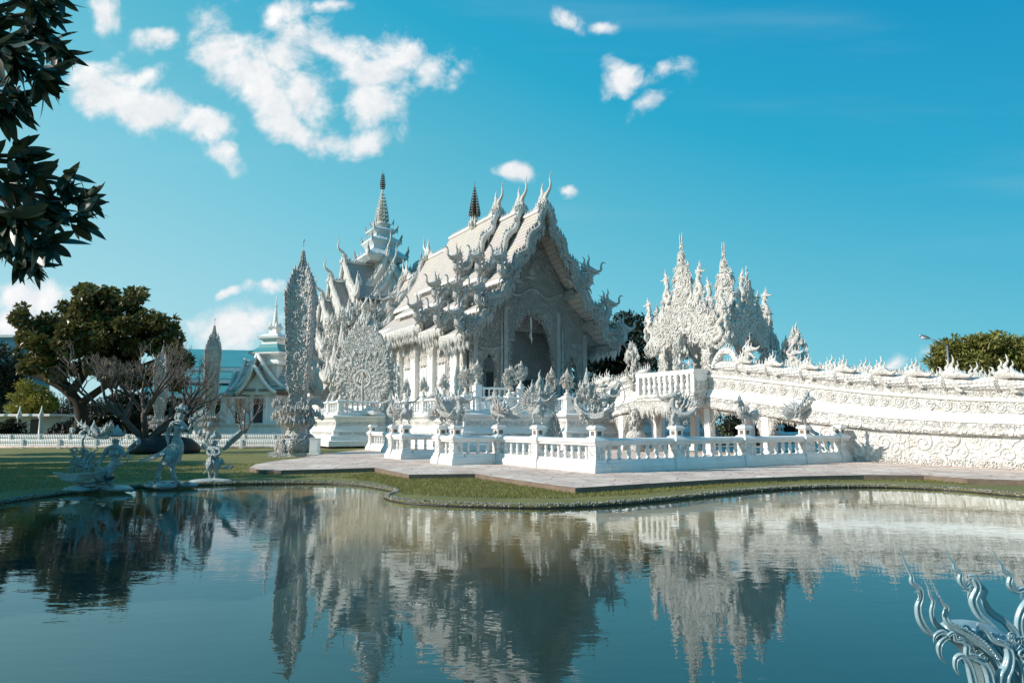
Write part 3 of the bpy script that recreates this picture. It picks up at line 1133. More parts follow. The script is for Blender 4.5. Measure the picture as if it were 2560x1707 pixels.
def balustrade(name, label, pts, posts, z0=0.0, step=.43, group=None, ped=True, k=1.0, bal=None, org=None, relief_seed=1, rails=True):
    """a run through pts in the temple frame with a post at each listed distance index"""
    t = thing(name, label, 'balustrade', (*pts[0], z0), True, group)
    off = z0
    bm = bal or baluster_mesh()
    rng = random.Random(relief_seed)

    def lift(mb):
        mb.v = [v + arr((0, 0, off)) for v in mb.v]
        return mb
    for i, p in enumerate(posts):
        b = MB()
        post_shape(b, p[0], p[1], k, 1.0, ped)
        o = obj('post', lift(b), 'white', t)
        # carved panels on the post faces
        r = MB()
        for u, nrm in (((1, 0, 0), (0, -1)), ((0, -1, 0), (-1, 0))):
            o3 = (p[0] + nrm[0] * .205 * k, p[1] + nrm[1] * .205 * k, .44)
            relief(r, [(-.15, .02), (.15, .02), (.15, .42), (-.15, .42)], o3, u, (0, 0, 1), 9, .13, rng, mind=.09)
        obj('carved_panel', lift(r), 'orn', o)
        if ped:
            d = MB()
            for u in ((0, -1), (-1, 0)):
                cx, cy = p[0] + u[0] * .16 * k, p[1] + u[1] * .16 * k
                w = .085
                if u[0] == 0:
                    d.box(cx - w, cx + w, cy - .012, cy + .02, 1.21, 1.36)
                else:
                    d.box(cx - .012, cx + .02, cy - w, cy + w, 1.21, 1.36)
            obj('inset_panel', lift(d), 'kerb', o)
    if not rails:
        return t
    for i in range(len(pts) - 1):
        a = arr(pts[i])
        c = arr(pts[i + 1])
        L = np.linalg.norm(c - a)
        d = (c - a) / L
        a2 = a + d * .33 * k
        c2 = c - d * .33 * k
        mid = (a2 + c2) / 2
        b = MB()
        if L > 2.5:
            extrude(b, PLINTH, a2 + d * .003, mid - d * .006)
            extrude(b, PLINTH, mid + d * .006, c2 - d * .003)
        else:
            extrude(b, PLINTH, a2 + d * .003, c2 - d * .003)
        obj('plinth', lift(b), 'white', t)
        b = MB()
        extrude(b, RAIL, a + d * .26 * k, c - d * .26 * k)
        obj('rail', lift(b), 'white', t)
        nb = max(1, int(round((L - .66 * k) / step)))
        for j in range(nb):
            p = a2 + (c2 - a2) * ((j + .5) / nb)
            o = bpy.data.objects.new('baluster', bm)
            COL.objects.link(o)
            o.parent = t
            o.location = (p[0] - pts[0][0], p[1] - pts[0][1], .41)
            o.rotation_euler = (0, 0, rng.uniform(0, 1))
    if not bm.materials:
        bm.materials.append(M['white'])
    return t


BAL = baluster_mesh()
BAL.materials.append(M['white'])
balustrade('outer_balustrade', 'long white balustrade with bulging balusters in shade in front of the bridge', [(.3, .35), (3.98, .35), (7.63, .35), (11.34, .35), (13.75, .35)],
           [(.3, .35), (3.98, .35), (7.63, .35), (11.34, .35), (13.75, .35)], bal=BAL, group='low white balustrades on the paving')
balustrade('outer_balustrade', 'sunlit white balustrade running back from the paving corner then stepping out to the left', [(.3, .35), (.3, 3.89), (.3, 6.85), (-1.7, 6.85), (-1.7, 8.2)],
           [(.3, 3.89), (.3, 6.85), (-1.7, 6.85), (-1.7, 8.2)], bal=BAL, group='low white balustrades on the paving', relief_seed=2)
balustrade('outer_balustrade', 'short white balustrade with two stepped posts beyond the gap in the railing', [(.3, 12.0), (-1.75, 12.0), (-1.75, 13.4)],
           [(-1.75, 12.0), (-1.75, 13.4), (.3, 12.0)], bal=BAL, group='low white balustrades on the paving', relief_seed=3)
balustrade('outer_balustrade', 'farthest white balustrade post beside the low white fence', [(.4, 19.6), (1.0, 19.6), (1.0, 24.0)],
           [(.4, 19.6), (1.0, 24.0)], bal=BAL, group='low white balustrades on the paving', relief_seed=4)
balustrade('outer_balustrade', 'pale balustrade in shadow seen through the arches under the bridge', [(21.0, 9.0), (24.5, 9.0), (28.0, 9.0), (31.5, 9.0), (35, 9.0)],
           [(21.0, 9.0), (24.5, 9.0), (28.0, 9.0), (31.5, 9.0), (35, 9.0)], bal=BAL, group='low white balustrades on the paving', relief_seed=5)

# ================================================================ bridge
RB = [(-30, 2.0), (-14, 2.1), (-10, 2.2), (-6.5, 2.42), (-4.4, 2.55), (-1.2, 2.88), (2.5, 3.40), (5.5, 3.85), (8.2, 4.2), (13.5, 4.2), (16.8, 3.5), (18.0, 3.25)]
SB = [(-30, .7), (-14, .85), (-10, 1.0), (-6.5, 1.17), (-4.3, 1.22), (-1.2, 1.36), (2.5, 1.72), (5.0, 2.08), (8.2, 2.48), (13.5, 2.55), (17.2, 1.9), (18.0, 1.75)]


def rz(b):
    return float(np.interp(b, [p[0] for p in RB], [p[1] for p in RB]))


def sz(b):
    return float(np.interp(b, [p[0] for p in SB], [p[1] for p in SB]))


BA0, BA1 = 14.3, 17.7


def bridge():
    rng = random.Random(21)
    t = thing('naga_bridge', 'long white arched bridge with scaly serpent parapets rising from the right to the temple', 'bridge', (16, -6.5, 0), True)
    bs = list(np.linspace(-24, 17.8, 96))

    def band(name, mat, f, bl=bs, side=1):
        """f(b) -> closed list of (outward offset from the face, z)"""
        m = MB()
        rows = []
        for b in bl:
            base = BA0 if side > 0 else BA1
            rows.append([(base - side * o, b, z) for o, z in f(b)])
        P = arr(rows)
        m.grid(P, False, True)
        for e in (0, -1):
            k = P.shape[1]
            c = P[e].mean(axis=0)
            m.add(np.vstack([P[e], c]), None, [(i, (i + 1) % k, k) for i in range(k)])
        return m
    hh = lambda b: rz(b) - sz(b)
    for side in (1, -1):
        # smooth coping, rosette frieze, sloping ledge, lower frieze
        w = obj('side_wall', band('w', 'white', lambda b: [(-.25, sz(b) + .02), (.02, sz(b) + .02), (.02, rz(b) - .02), (-.25, rz(b) - .02)], side=side), 'carved', t)
        obj('coping', band('c', 'white', lambda b: [(-.2, rz(b) - .055), (.08, rz(b) - .055), (.115, rz(b) - .01), (.115, rz(b) + .035), (.07, rz(b) + .075), (-.2, rz(b) + .075)], side=side), 'white', w)
        obj('ledge', band('l', 'white', lambda b: [(.0, rz(b) - .40 * hh(b)), (.05, rz(b) - .40 * hh(b)), (.24, rz(b) - .60 * hh(b)), (.28, rz(b) - .63 * hh(b)), (.28, rz(b) - .66 * hh(b)), (.0, rz(b) - .66 * hh(b))], side=side), 'white', w)
        obj('lower_frieze', band('f', 'carved', lambda b: [(.0, rz(b) - .665 * hh(b)), (.23, rz(b) - .665 * hh(b)), (.27, sz(b) + .10), (.22, sz(b)), (.0, sz(b))], side=side), 'carved', w)
        # carved band under the serpent
        obj('carved_band', band('b', 'carved', lambda b: [(-.22, rz(b) + .078), (.0, rz(b) + .078), (-.02, rz(b) + .34), (-.22, rz(b) + .34)], side=side), 'carved', w)
    obj('deck', MB().grid([[(BA0 + .26, b, rz(b) - .75), (BA1 - .26, b, rz(b) - .75), (BA1 - .26, b, sz(b) + .05), (BA0 + .26, b, sz(b) + .05)] for b in bs], False, True), 'white', t)
    # rosettes and relief on the friezes of the sunlit side
    ros, small = MB(), MB()
    b = -7.0
    T_DISC = joinT(*[planar([(math.cos(a) * r0, math.sin(a) * r0) for a in np.linspace(0, 6.283, 13)], [.055], 4, 1, 1.0) for r0 in (.20, .10)])
    dm, cm = [], []
    while b < 8.0:
        z = rz(b) - .20 * hh(b)
        sl_ = (rz(b + .1) - rz(b - .1)) / .2
        dm.append(frame((BA0 - .02, b, z), (0, -1, -sl_), (0, 0, 1), (.9, .8, .9)))
        for k in range(7):
            cm.append(frame((BA0 - .02, b + .26 + .022 * k * 2, z + rng.uniform(-.17, .17)), (0, -1, rng.uniform(-1, 1)), (0, 0, 1), rng.uniform(.12, .18), rng.random() < .5))
        b += .62
    ros.inst(T_DISC, dm)
    ros.inst(T_CURL, cm)
    obj('rosette_frieze', ros, 'orn', t)
    cm = []
    for i in range(900):
        b = rng.uniform(-7.2, 17.4)
        z = sz(b) + rng.uniform(.06, .32 * hh(b) - .03)
        cm.append(frame((BA0 - .255, b, z), (0, -1, rng.uniform(-.8, .8)), (0, 0, 1), rng.uniform(.10, .17), rng.random() < .5))
    for i in range(700):
        b = rng.uniform(-7.2, 17.4)
        cm.append(frame((BA0 + .0, b, rz(b) + rng.uniform(.12, .31)), (0, -1, rng.uniform(-.5, .5)), (0, 0, 1), rng.uniform(.11, .17), rng.random() < .5))
    small.inst(T_CURL, cm)
    obj('relief_frieze', small, 'orn', t)
    # hanging lace under the arches
    lace = MB()
    ms = []
    for b in np.arange(1.6, 17.6, .085):
        for k in range(2):
            ms.append(frame((BA0 + .05 + .12 * k, b + rng.uniform(-.03, .03), sz(b) + .04), (0, 1, 0), (0, rng.uniform(-.2, .2), -1), rng.uniform(.22, .42), rng.random() < .5))
    lace.inst(T_FLAME2, ms)
    obj('hanging_lace', lace, 'orn', t)
    # abutment wall with its great scrolls
    ab = MB()
    edge = [(-24, 0), (-24, sz(-24)), (-6.5, sz(-6.5)), (-1.2, sz(-1.2)), (2.2, sz(2.2)), (2.15, 1.45), (1.9, 1.25), (1.5, 1.1), (1.05, .85), (.9, .5), (.9, 0)]
    for a0, a1 in ((BA0 + .0, BA0 + .3), (BA1 - .3, BA1)):
        m = frame(((a0 + a1) / 2, 0, 0), (0, 1, 0), (0, 0, 1))
        ab.plate([(b, z + (.03 if 0 < z else 0)) for b, z in edge], m, .3)
    ab.box(BA0 + .3, BA1 - .3, .2, .6, 0, sz(.3))
    w = obj('abutment_wall', ab, 'white', t)
    r = MB()
    poly = [(-.1, .1), (1.6, .12), (9.5, .12), (9.5, sz(-8) - .05), (2.5, sz(-1.5) - .08), (-.4, sz(1.4) - .08)]
    relief(r, poly, (BA0, 1.0, 0), (0, -1, 0), (0, 0, 1), 36, .72, rng, mind=.5, big=1.0, upright=.9, depth=.55)
    relief(r, poly, (BA0, 1.0, 0), (0, -1, 0), (0, 0, 1), 170, .2, rng, mind=.16, big=.2, upright=1.2, depth=.7)
    relief(r, [(-.1, 0), (9.5, 0), (9.5, .2), (-.1, .2)], (BA0 - .02, 1.0, 0), (0, -1, 0), (0, 0, 1), 130, .2, rng, mind=.1, big=.1, depth=1.6)
    obj('scroll_relief', r, 'orn', w)
    # columns with flaring brackets
    for side, a in ((1, BA0 + .1), (-1, BA1 - .1)):
        for b in (4.6, 8.35, 12.5, 15.5):
            c = MB()
            zz = sz(b) - .02
            c.box(a - .2, a + .2, b - .2, b + .2, .2, zz)
            c.box(a - .26, a + .26, b - .26, b + .26, 0, .2)
            o = obj('column', c, 'white', t)
            if side > 0:
                k = MB()
                for s in (-1, 1):
                    m = frame((a - .05, b, 0), (0, s, 0), (0, 0, 1))
                    k.plate([(.2, zz - 1.15), (.3, zz - .75), (.5, zz - .3), (.78, zz), (.2, zz)], m, .22)
                    for i in range(34):
                        f = rng.random()
                        k.inst(T_CURL, [frame((a - .18, b + s * (.22 + f * .5 * rng.random()), zz - .05 - (1 - f) * .9), (0, rng.uniform(-1, 1), rng.uniform(-1, 1)), (0, rng.uniform(-.3, .3), 1), .16, rng.random() < .5)])
                    ms = []
                    for f in np.linspace(0, 1, 10):
                        ms.append(frame((a - .1, b + s * (.2 + .58 * f ** 1.5), zz - 1.15 + 1.1 * f), (1, 0, 0), (0, s * .4, -1), rng.uniform(.2, .32)))
                    k.inst(T_FLAME2, ms)
                obj('bracket', k, 'orn', o)
    # landing with its own little balustrade above the pool
    L = MB()
    fa = 13.15
    L.box(fa, BA0 - .29, 8.25, 12.75, 2.92, 3.1)
    L.box(fa - .05, BA0 - .29, 8.2, 12.8, 3.102, 3.30)
    L.box(fa + .06, BA0 - .29, 8.31, 12.69, 2.56, 2.92)
    lo = obj('landing', L, 'carved', t)
    Lr = MB()
    relief(Lr, [(0, 0), (4.4, 0), (4.4, .32), (0, .32)], (fa + .06, 12.65, 2.58), (0, -1, 0), (0, 0, 1), 120, .17, rng, mind=.1)
    relief(Lr, [(0, 0), (1.0, 0), (1.0, 1.3), (0, 1.3)], (fa + .05, 8.19, 2.6), (1, 0, 0), (0, 0, 1), 90, .2, rng, mind=.12)
    ms = [frame((fa + .1 + rng.uniform(-.03, .1), b, 2.58), (0, 1, 0), (0, rng.uniform(-.2, .2), -1), rng.uniform(.3, .7), rng.random() < .5) for b in np.arange(8.3, 12.7, .07)]
    Lr.inst(T_FLAME, ms)
    obj('landing_lace', Lr, 'orn', lo)
    rail = MB()
    rail.box(fa - .04, fa + .24, 8.2, 12.8, 4.36, 4.54)
    rail.box(fa - .02, fa + .22, 8.22, 12.78, 4.30, 4.358)
    rail.box(fa, BA0 - .12, 8.2, 8.45, 3.304, 4.358)
    rail.box(fa, BA0 - .12, 12.55, 12.8, 3.304, 4.358)
    rail.box(fa - .06, BA0 - .1, 8.14, 8.48, 4.36, 4.56)
    ra = obj('landing_rail', rail, 'white', lo)
    bm = MB()
    bm.lathe([(r * 1.9, z * 1.0 / .47) for r, z in BALUSTER], 9)
    me = bm.data('baluster')
    me.materials.append(M['white'])
    for j in range(9):
        o = bpy.data.objects.new('baluster', me)
        COL.objects.link(o)
        o.parent = lo
        o.location = arr((fa + .1, 8.72 + j * .43, 3.302)) - arr((16, -6.5, 0))
    # serpents lying on both parapets
    for side, a in ((1, BA0 + .10), (-1, BA1 - .10)):
        pts = [(a, b, rz(b) + .60) for b in np.linspace(-24, 7.6, 60)]
        m = MB()
        m.tube(pts, .27, 14)
        sn = obj('serpent_body', m, 'scale', t)
        cr = MB()
        top = [(a, b, rz(b) + .82) for b in np.linspace(-12, 7.6, 40)]
        flames_along(cr, top, .34, .17, rng, lean=(0, .25, 0), xdir=(0, -1, 0), T=T_FLAME2)
        obj('spine_crest', cr, 'orn', sn)
        hb = [-8.6, -6.15, -4.3, -2.9, -1.45, .25, 2.0, 3.95, 5.75] if side > 0 else [-6.8, -3.5, -.8, 1.4, 3.2, 5.2]
        for i, b in enumerate(hb):
            h = MB()
            s = .72 + .05 * rng.random()
            if b < -4:
                s *= 1.1
            h.inst(T_NAGA, [frame((a - side * .20, b, rz(b) + .86), (side * -.25, -1, (rz(b - .5) - rz(b + .5)) * .6), (0, 0, 1), (s, s * 1.1, s))])
            # collar of scrolls round the neck
            for k in range(9):
                an = k / 9 * 3.6 - 1.2
                h.inst(T_CURL, [frame((a - side * (.05 + .25 * math.cos(an)), b + .42, rz(b) + .62 + .25 * math.sin(an)), (0, -1, 0), (0, .3, 1), .17)])
            obj('serpent_head', h, 'orn', sn)
        # left slope serpent going down to the temple
        m = MB()
        pts = [(a, b, rz(b) + .50) for b in np.linspace(13.0, 18.5, 14)]
        m.tube(pts, .25, 12)
        sn2 = obj('serpent_body', m, 'scale', t)
        cr = MB()
        flames_along(cr, [(a, b, rz(b) + .70) for b in np.linspace(13.0, 18.5, 14)], .42, .17, rng, lean=(0, -.3, 0), xdir=(0, 1, 0), T=T_FLAME2)
        for k, b in enumerate((16.9, 17.6, 18.2)):
            cr.inst(T_NAGA, [frame((a - side * .15, b, rz(b) + .9), (0, 1, 0), (0, 0, 1), .8)])
        obj('spine_crest', cr, 'orn', sn2)
    # loops of the serpents that rear up beside the gate
    for a in (BA0 - .05, BA1 + .05):
        m = MB()
        loop = catmull([(a, 7.75, 4.6), (a, 7.5, 5.1), (a, 7.0, 5.45), (a, 6.5, 5.3), (a, 6.25, 4.95), (a, 5.95, 4.72), (a, 5.6, 4.85), (a, 5.45, 5.2)], 6)
        m.tube(loop, np.interp(np.linspace(0, 1, len(loop)), [0, .7, 1], [.19, .17, .11]), 12)
        lp = obj('serpent_loop', m, 'scale', t)
        h = MB()
        flames_along(h, loop + arr((0, 0, .12)), .3, .16, rng, xdir=(0, -1, 0), T=T_FLAME2)
        h.inst(T_NAGA, [frame((a, 5.3, 5.3), (0, -1, .2), (0, 0, 1), .6)])
        h.inst(T_HORN, [frame((a, 5.5, 5.4), (0, -1, 0), (0, .1, 1), .9), frame((a, 5.7, 5.3), (0, -1, 0), (0, .2, 1), .7)])
        obj('serpent_head', h, 'orn', lp)
    return t


bridge()

# ================================================================ the flame gate on the bridge


def gate():
    rng = random.Random(31)
    t = thing('flame_gate', 'white gate of swirling flames with two twin pointed spires standing on the bridge', 'gate', (16.1, 10.1, 3.45), True)
    for a in (14.75, 17.55):
        for b in (8.5, 11.9):
            c = MB()
            c.lathe([(.34, 3.4), (.36, 3.9), (.27, 4.1), (.25, 5.2), (.3, 5.7), (.42, 6.2), (.5, 6.6)], square=True, c=(a, b))
            o = obj('pillar', c, 'carved', t)
            r = MB()
            for u, off in (((0, -1, 0), (-.27, 0)), ((1, 0, 0), (0, -.27))):
                o3 = (a + off[0], b + off[1], 3.5)
                relief(r, [(-.34, 0), (.34, 0), (.34, 2.9), (-.34, 2.9)], o3, u, (0, 0, 1), 60, .26, rng, mind=.15, depth=1.4)
            fl = []
            for k in range(10):
                z = 3.6 + k * .28
                fl.append(frame((a - .2, b - .3, z), (0, -1, .2), (0, -.5, 1), .4))
                fl.append(frame((a - .2, b + .3, z), (0, 1, .2), (0, .5, 1), .4))
            r.inst(T_FLAME, fl)
            obj('pillar_relief', r, 'orn', o)
    half = [(0, 4.2), (.18, 3.7), (.28, 3.2), (.42, 2.75), (.5, 2.3), (.78, 2.0), (1.1, 1.75), (1.45, 1.5), (1.8, 1.2), (2.15, .95), (2.4, .6), (2.5, .15),
            (2.3, -.25), (1.95, -.45), (1.75, -.3), (1.45, -.55), (1.1, -.25), (.75, .0), (.4, .3), (.15, .45), (0, .5)]
    stems = [([(.08, .9), (.5, 1.5), (.22, 2.1), (.48, 2.65), (.18, 3.2), (.36, 3.7), (.12, 4.1), (.16, 4.6), (.04, 4.95)], .17, .05), ([(.5, .3), (1.05, .9), (.72, 1.5), (1.2, 2.1), (1.02, 2.6), (1.3, 3.0)], .18, .12),
             ([(.95, .1), (1.6, .55), (1.3, 1.1), (1.72, 1.6), (1.58, 2.05), (1.75, 2.5)], .15, .04), ([(1.4, -.3), (2.1, .2), (1.9, .7), (2.25, 1.1), (2.12, 1.5), (2.3, 1.95)], .15, .04),
             ([(1.8, -.5), (2.75, -.1), (2.55, .5), (2.95, .95), (2.72, 1.5), (2.9, 1.9)], .17, .11), ([(2.0, -.45), (2.5, -.75), (2.95, -.5), (3.1, -.1)], .12, .03), ([(.2, 2.5), (.7, 2.75), (.58, 3.2), (.78, 3.6)], .12, .03),
             ([(.15, 3.4), (.5, 3.55), (.42, 3.9), (.56, 4.25)], .09, .02), ([(1.3, .2), (1.0, .7), (1.4, 1.0), (1.1, 1.4)], .11, .04), ([(.3, .9), (.1, 1.4), (.0, 1.9)], .10, .03)]
    hole = [(0, 2.3), (.16, 1.8), (.1, 1.45), (0, 1.35), (-.1, 1.45), (-.16, 1.8)]

    def pediment(o3, u, scale, sx, name='pediment'):
        u = arr(u)
        m = frame(o3, u, (0, 0, 1), (scale * sx, 1, scale))
        poly = half + [(-x, z) for x, z in reversed(half[1:-1])]
        p = MB()
        p.plate(poly, m, .26)
        pe = obj(name, p, 'carved', t)
        r = MB()
        pp = [(x * scale * sx, z * scale) for x, z in poly]
        nrm = np.cross(u, (0, 0, 1))
        relief(r, pp, arr(o3) + nrm * .13, u, (0, 0, 1), 260, .33, rng, mind=.18, both=.26, big=.25, depth=2.2)
        relief(r, pp, arr(o3) + nrm * .17, u, (0, 0, 1), 40, .55, rng, mind=.5, both=.34, big=.8, depth=1.3)

        def P(x, z, d=0.0):
            return arr(o3) + u * x * scale * sx + arr((0, 0, z * scale)) + nrm * d
        ms = []
        for pts_, r0_, r1_ in stems:          # open stems that sweep up past the solid panel
            for s in (1, -1):
                for dd in (0,):
                    pth = catmull([P(s * x, z, .02 * s) for x, z in pts_], 6)
                    r.tube(pth, np.linspace(r0_, r1_, len(pth)) * scale, 7)
                    for k in range(3, len(pth), 4):
                        t_ = pth[min(k + 1, len(pth) - 1)] - pth[k - 1]
                        sd = u * s * (1 if (k // 4) % 2 else -1)
                        ms.append(frame(pth[k], sd, sd * .8 + arr((0, 0, .8)), rng.uniform(.32, .55) * scale))
                        r.inst(T_CURL, [frame(pth[k] + nrm * .1, sd, (0, 0, 1), rng.uniform(.26, .4) * scale)])
        # flames along the panel outline
        for i in range(len(half) - 9):
            (x0, z0), (x1, z1) = half[i], half[i + 1]
            L = math.hypot(x1 - x0, z1 - z0)
            for k in range(max(1, int(L / .16))):
                f = (k + .5) / max(1, int(L / .16))
                x, z = x0 + (x1 - x0) * f, z0 + (z1 - z0) * f
                for s in (1, -1):
                    sz_ = rng.uniform(.45, .95) * scale
                    ms.append(frame(P(s * x, z - .05, rng.uniform(-.1, .1)), u * s, (u[0] * s * .35, u[1] * s * .35, 1), (sz_, sz_ * 1.2, sz_)))
        # lower hanging fringe
        for i in range(11, len(half) - 1):
            (x0, z0), (x1, z1) = half[i], half[i + 1]
            for k in range(4):
                f = (k + .5) / 4
                x, z = x0 + (x1 - x0) * f, z0 + (z1 - z0) * f
                for s in (1, -1):
                    ms.append(frame(P(s * x, z + .08, rng.uniform(-.1, .1)), u * s, (u[0] * s * .2, u[1] * s * .2, -1), rng.uniform(.3, .5) * scale))
        r.inst(T_FLAME, ms)
        obj('flame_relief', r, 'orn', pe)
        # necks of serpents rearing out of the slopes
        for s in (1, -1):
            for (x, z0, zt, w) in ((1.3, 2.2, 4.15, .13), (2.88, 1.2, 2.75, .11)):
                nk = MB()
                path = catmull([P(s * (x - .25), z0), P(s * (x + .12), z0 + (zt - z0) * .22), P(s * (x - .1), z0 + (zt - z0) * .5), P(s * (x + .05), z0 + (zt - z0) * .72)], 5)
                nk.tube(path, np.linspace(w * 1.5, w, len(path)) * scale, 8)
                nk.inst(T_NAGA, [frame(P(s * (x + .05), z0 + (zt - z0) * .74), u * s, (0, 0, 1), (.42 * scale, .5 * scale, .42 * scale))])
                nk.inst(T_FLAME2, [frame(P(s * (x + .02), z0 + (zt - z0) * .74), u * s, (0, 0, 1), ((zt - z0) * .36 * scale,) * 3),
                                   frame(P(s * (x - .14), z0 + (zt - z0) * .6), u * -s, (0, 0, 1), ((zt - z0) * .22 * scale,) * 3)])
                nk.inst(T_HORN, [frame(P(s * (x + .05), z0 + (zt - z0) * .8), u * s, (0, 0, 1), ((zt - z0) * .25 * scale,) * 3)])
                obj('serpent_neck', nk, 'orn', pe)
        # twin pointed finial
        f = MB()
        for d in (-.085, .085):
            pr = [(.035, 4.6), (.03, 5.3), (.075, 5.36), (.03, 5.42), (.03, 5.8), (.045, 5.86), (.012, 6.22)]
            q = MB()
            q.lathe([(r_ * scale, z * scale) for r_, z in pr], 7, c=(0, 0))
            c = P(d, 0)
            q.v = [v + arr((c[0], c[1], o3[2])) for v in q.v]
            f.add(q.v[0], q.q[0], q.t[0], True)
        c = P(0, 5.36)
        ms = [frame(c + u * math.cos(a) * .06 + nrm * math.sin(a) * .06, u * math.cos(a) + nrm * math.sin(a), (0, 0, 1), .34 * scale) for a in np.linspace(0, 6.28, 8)[:-1]]
        f.inst(T_FLAME2, ms)
        for z in (4.3, 3.9, 3.5, 4.65):
            k = (5.3 - z) * .28
            for s in (1, -1):
                f.inst(T_FLAME, [frame(P(s * k * .8, z), u * s, (u[0] * s * .2, u[1] * s * .2, 1), .55 * scale), frame(P(s * k * .3, z, .15), u * s, (0, 0, 1), .5 * scale)])
        obj('twin_finial', f, 'orn', pe)
    pediment((14.45, 10.1, 6.45), (0, -1, 0), 1.0, 1.0)
    pediment((18.0, 10.1, 6.45), (0, -1, 0), 1.0, 1.0)
    pediment((16.2, 6.95, 6.2), (1, 0, 0), .66, .95)
    pediment((16.2, 13.2, 6.2), (1, 0, 0), .66, .95)
    # vault between the pediments
    v = MB()
    v.box(14.75, 17.65, 8.1, 12.1, 6.5, 6.9)
    v.lathe([(1.1, 6.9), (.9, 7.3), (.5, 7.9), (.1, 8.5)], square=True, c=(16.2, 10.1))
    obj('vault', v, 'carved', t)


gate()


def guard_shrubs():
    """silvery leaf trees that stand between the gate pillars"""
    rng = random.Random(77)
    for (a, b, h, lab) in ((14.2, 14.3, 2.6, 'white openwork flame bush at the left foot of the flame gate'), (13.9, 9.9, 2.4, 'white openwork flame bush between the gate pillars on the landing'),
                           (18.0, 6.9, 3.0, 'tall white flame bush standing right of the flame gate'), (18.1, 6.1, 2.3, 'white flame bush on the far parapet right of the gate'),
                           (18.2, 5.5, 3.1, 'shaded slender flame bush rising at the right edge of the gate')):
        t = thing('flame_bush', lab, 'ornament', (a, b, rz(b) - .3), True, 'flame bushes round the gate')
        m = MB()
        m.tube([(a, b, rz(b) - .3), (a, b + .05, rz(b) + .5), (a, b, rz(b) + h * .7)], [.16, .12, .04], 6)
        obj('stem', m, 'orn', t)
        c = MB()
        ms, cs = [], []
        for i in range(int(90 * h / 2.5)):
            f = rng.random()
            z = rz(b) + .1 + f * h * .85
            w = .62 * math.sin(math.pi * min(1, .12 + f * .88)) ** .7
            an = rng.uniform(0, 6.28)
            d = (math.cos(an), math.sin(an), 0)
            p = (a + d[0] * w * rng.uniform(.3, 1), b + d[1] * w * rng.uniform(.3, 1), z)
            if rng.random() < .6:
                ms.append(frame(p, d, (d[0] * .5, d[1] * .5, 1), rng.uniform(.3, .55)))
            else:
                cs.append(frame(p, d, (0, 0, 1), rng.uniform(.2, .3)))
        ms.append(frame((a, b, rz(b) + h * .62), (1, 0, 0), (0, 0, 1), h * .45))
        c.inst(T_FLAME, ms)
        c.inst(T_CURL, cs)
        obj('flames', c, 'orn', t)


guard_shrubs()

# ================================================================ terrace of the temple
FLOOR = 2.3


def offset_poly(poly, d):
    out = []
    n = len(poly)
    for i in range(n):
        p0, p1, p2 = arr(poly[i - 1]), arr(poly[i]), arr(poly[(i + 1) % n])
        e1 = (p1 - p0) / np.linalg.norm(p1 - p0)
        e2 = (p2 - p1) / np.linalg.norm(p2 - p1)
        n1 = np.array((e1[1], -e1[0]))
        n2 = np.array((e2[1], -e2[0]))
        k = (n1 + n2)
        out.append(tuple(p1 + d * k / max(1 + np.dot(n1, n2), .3)))
    return out


def stepped(mb, poly, prof, cap=True):
    """walls round a counter clockwise plan following the profile [(outward, z)]"""
    from mathutils.geometry import tessellate_polygon
    rows = []
    for o, z in prof:
        rows.append([(x, y, z) for x, y in offset_poly(poly, o)])
    mb.grid(rows, False, True)
    if cap:
        p = offset_poly(poly, prof[-1][0])
        tr = tessellate_polygon([[Vector((x, y, 0)) for x, y in p]])
        mb.add([(x, y, prof[-1][1]) for x, y in p], None, tr)


TERR = [(1.2, 32), (5.3, 32), (5.3, 19.5), (11.7, 19.5), (11.7, 17.7), (20.3, 17.7), (20.3, 19.5), (26.7, 19.5), (26.7, 32), (30.8, 32), (30.8, 74), (7.0, 74), (7.0, 37.5), (1.2, 37.5)]


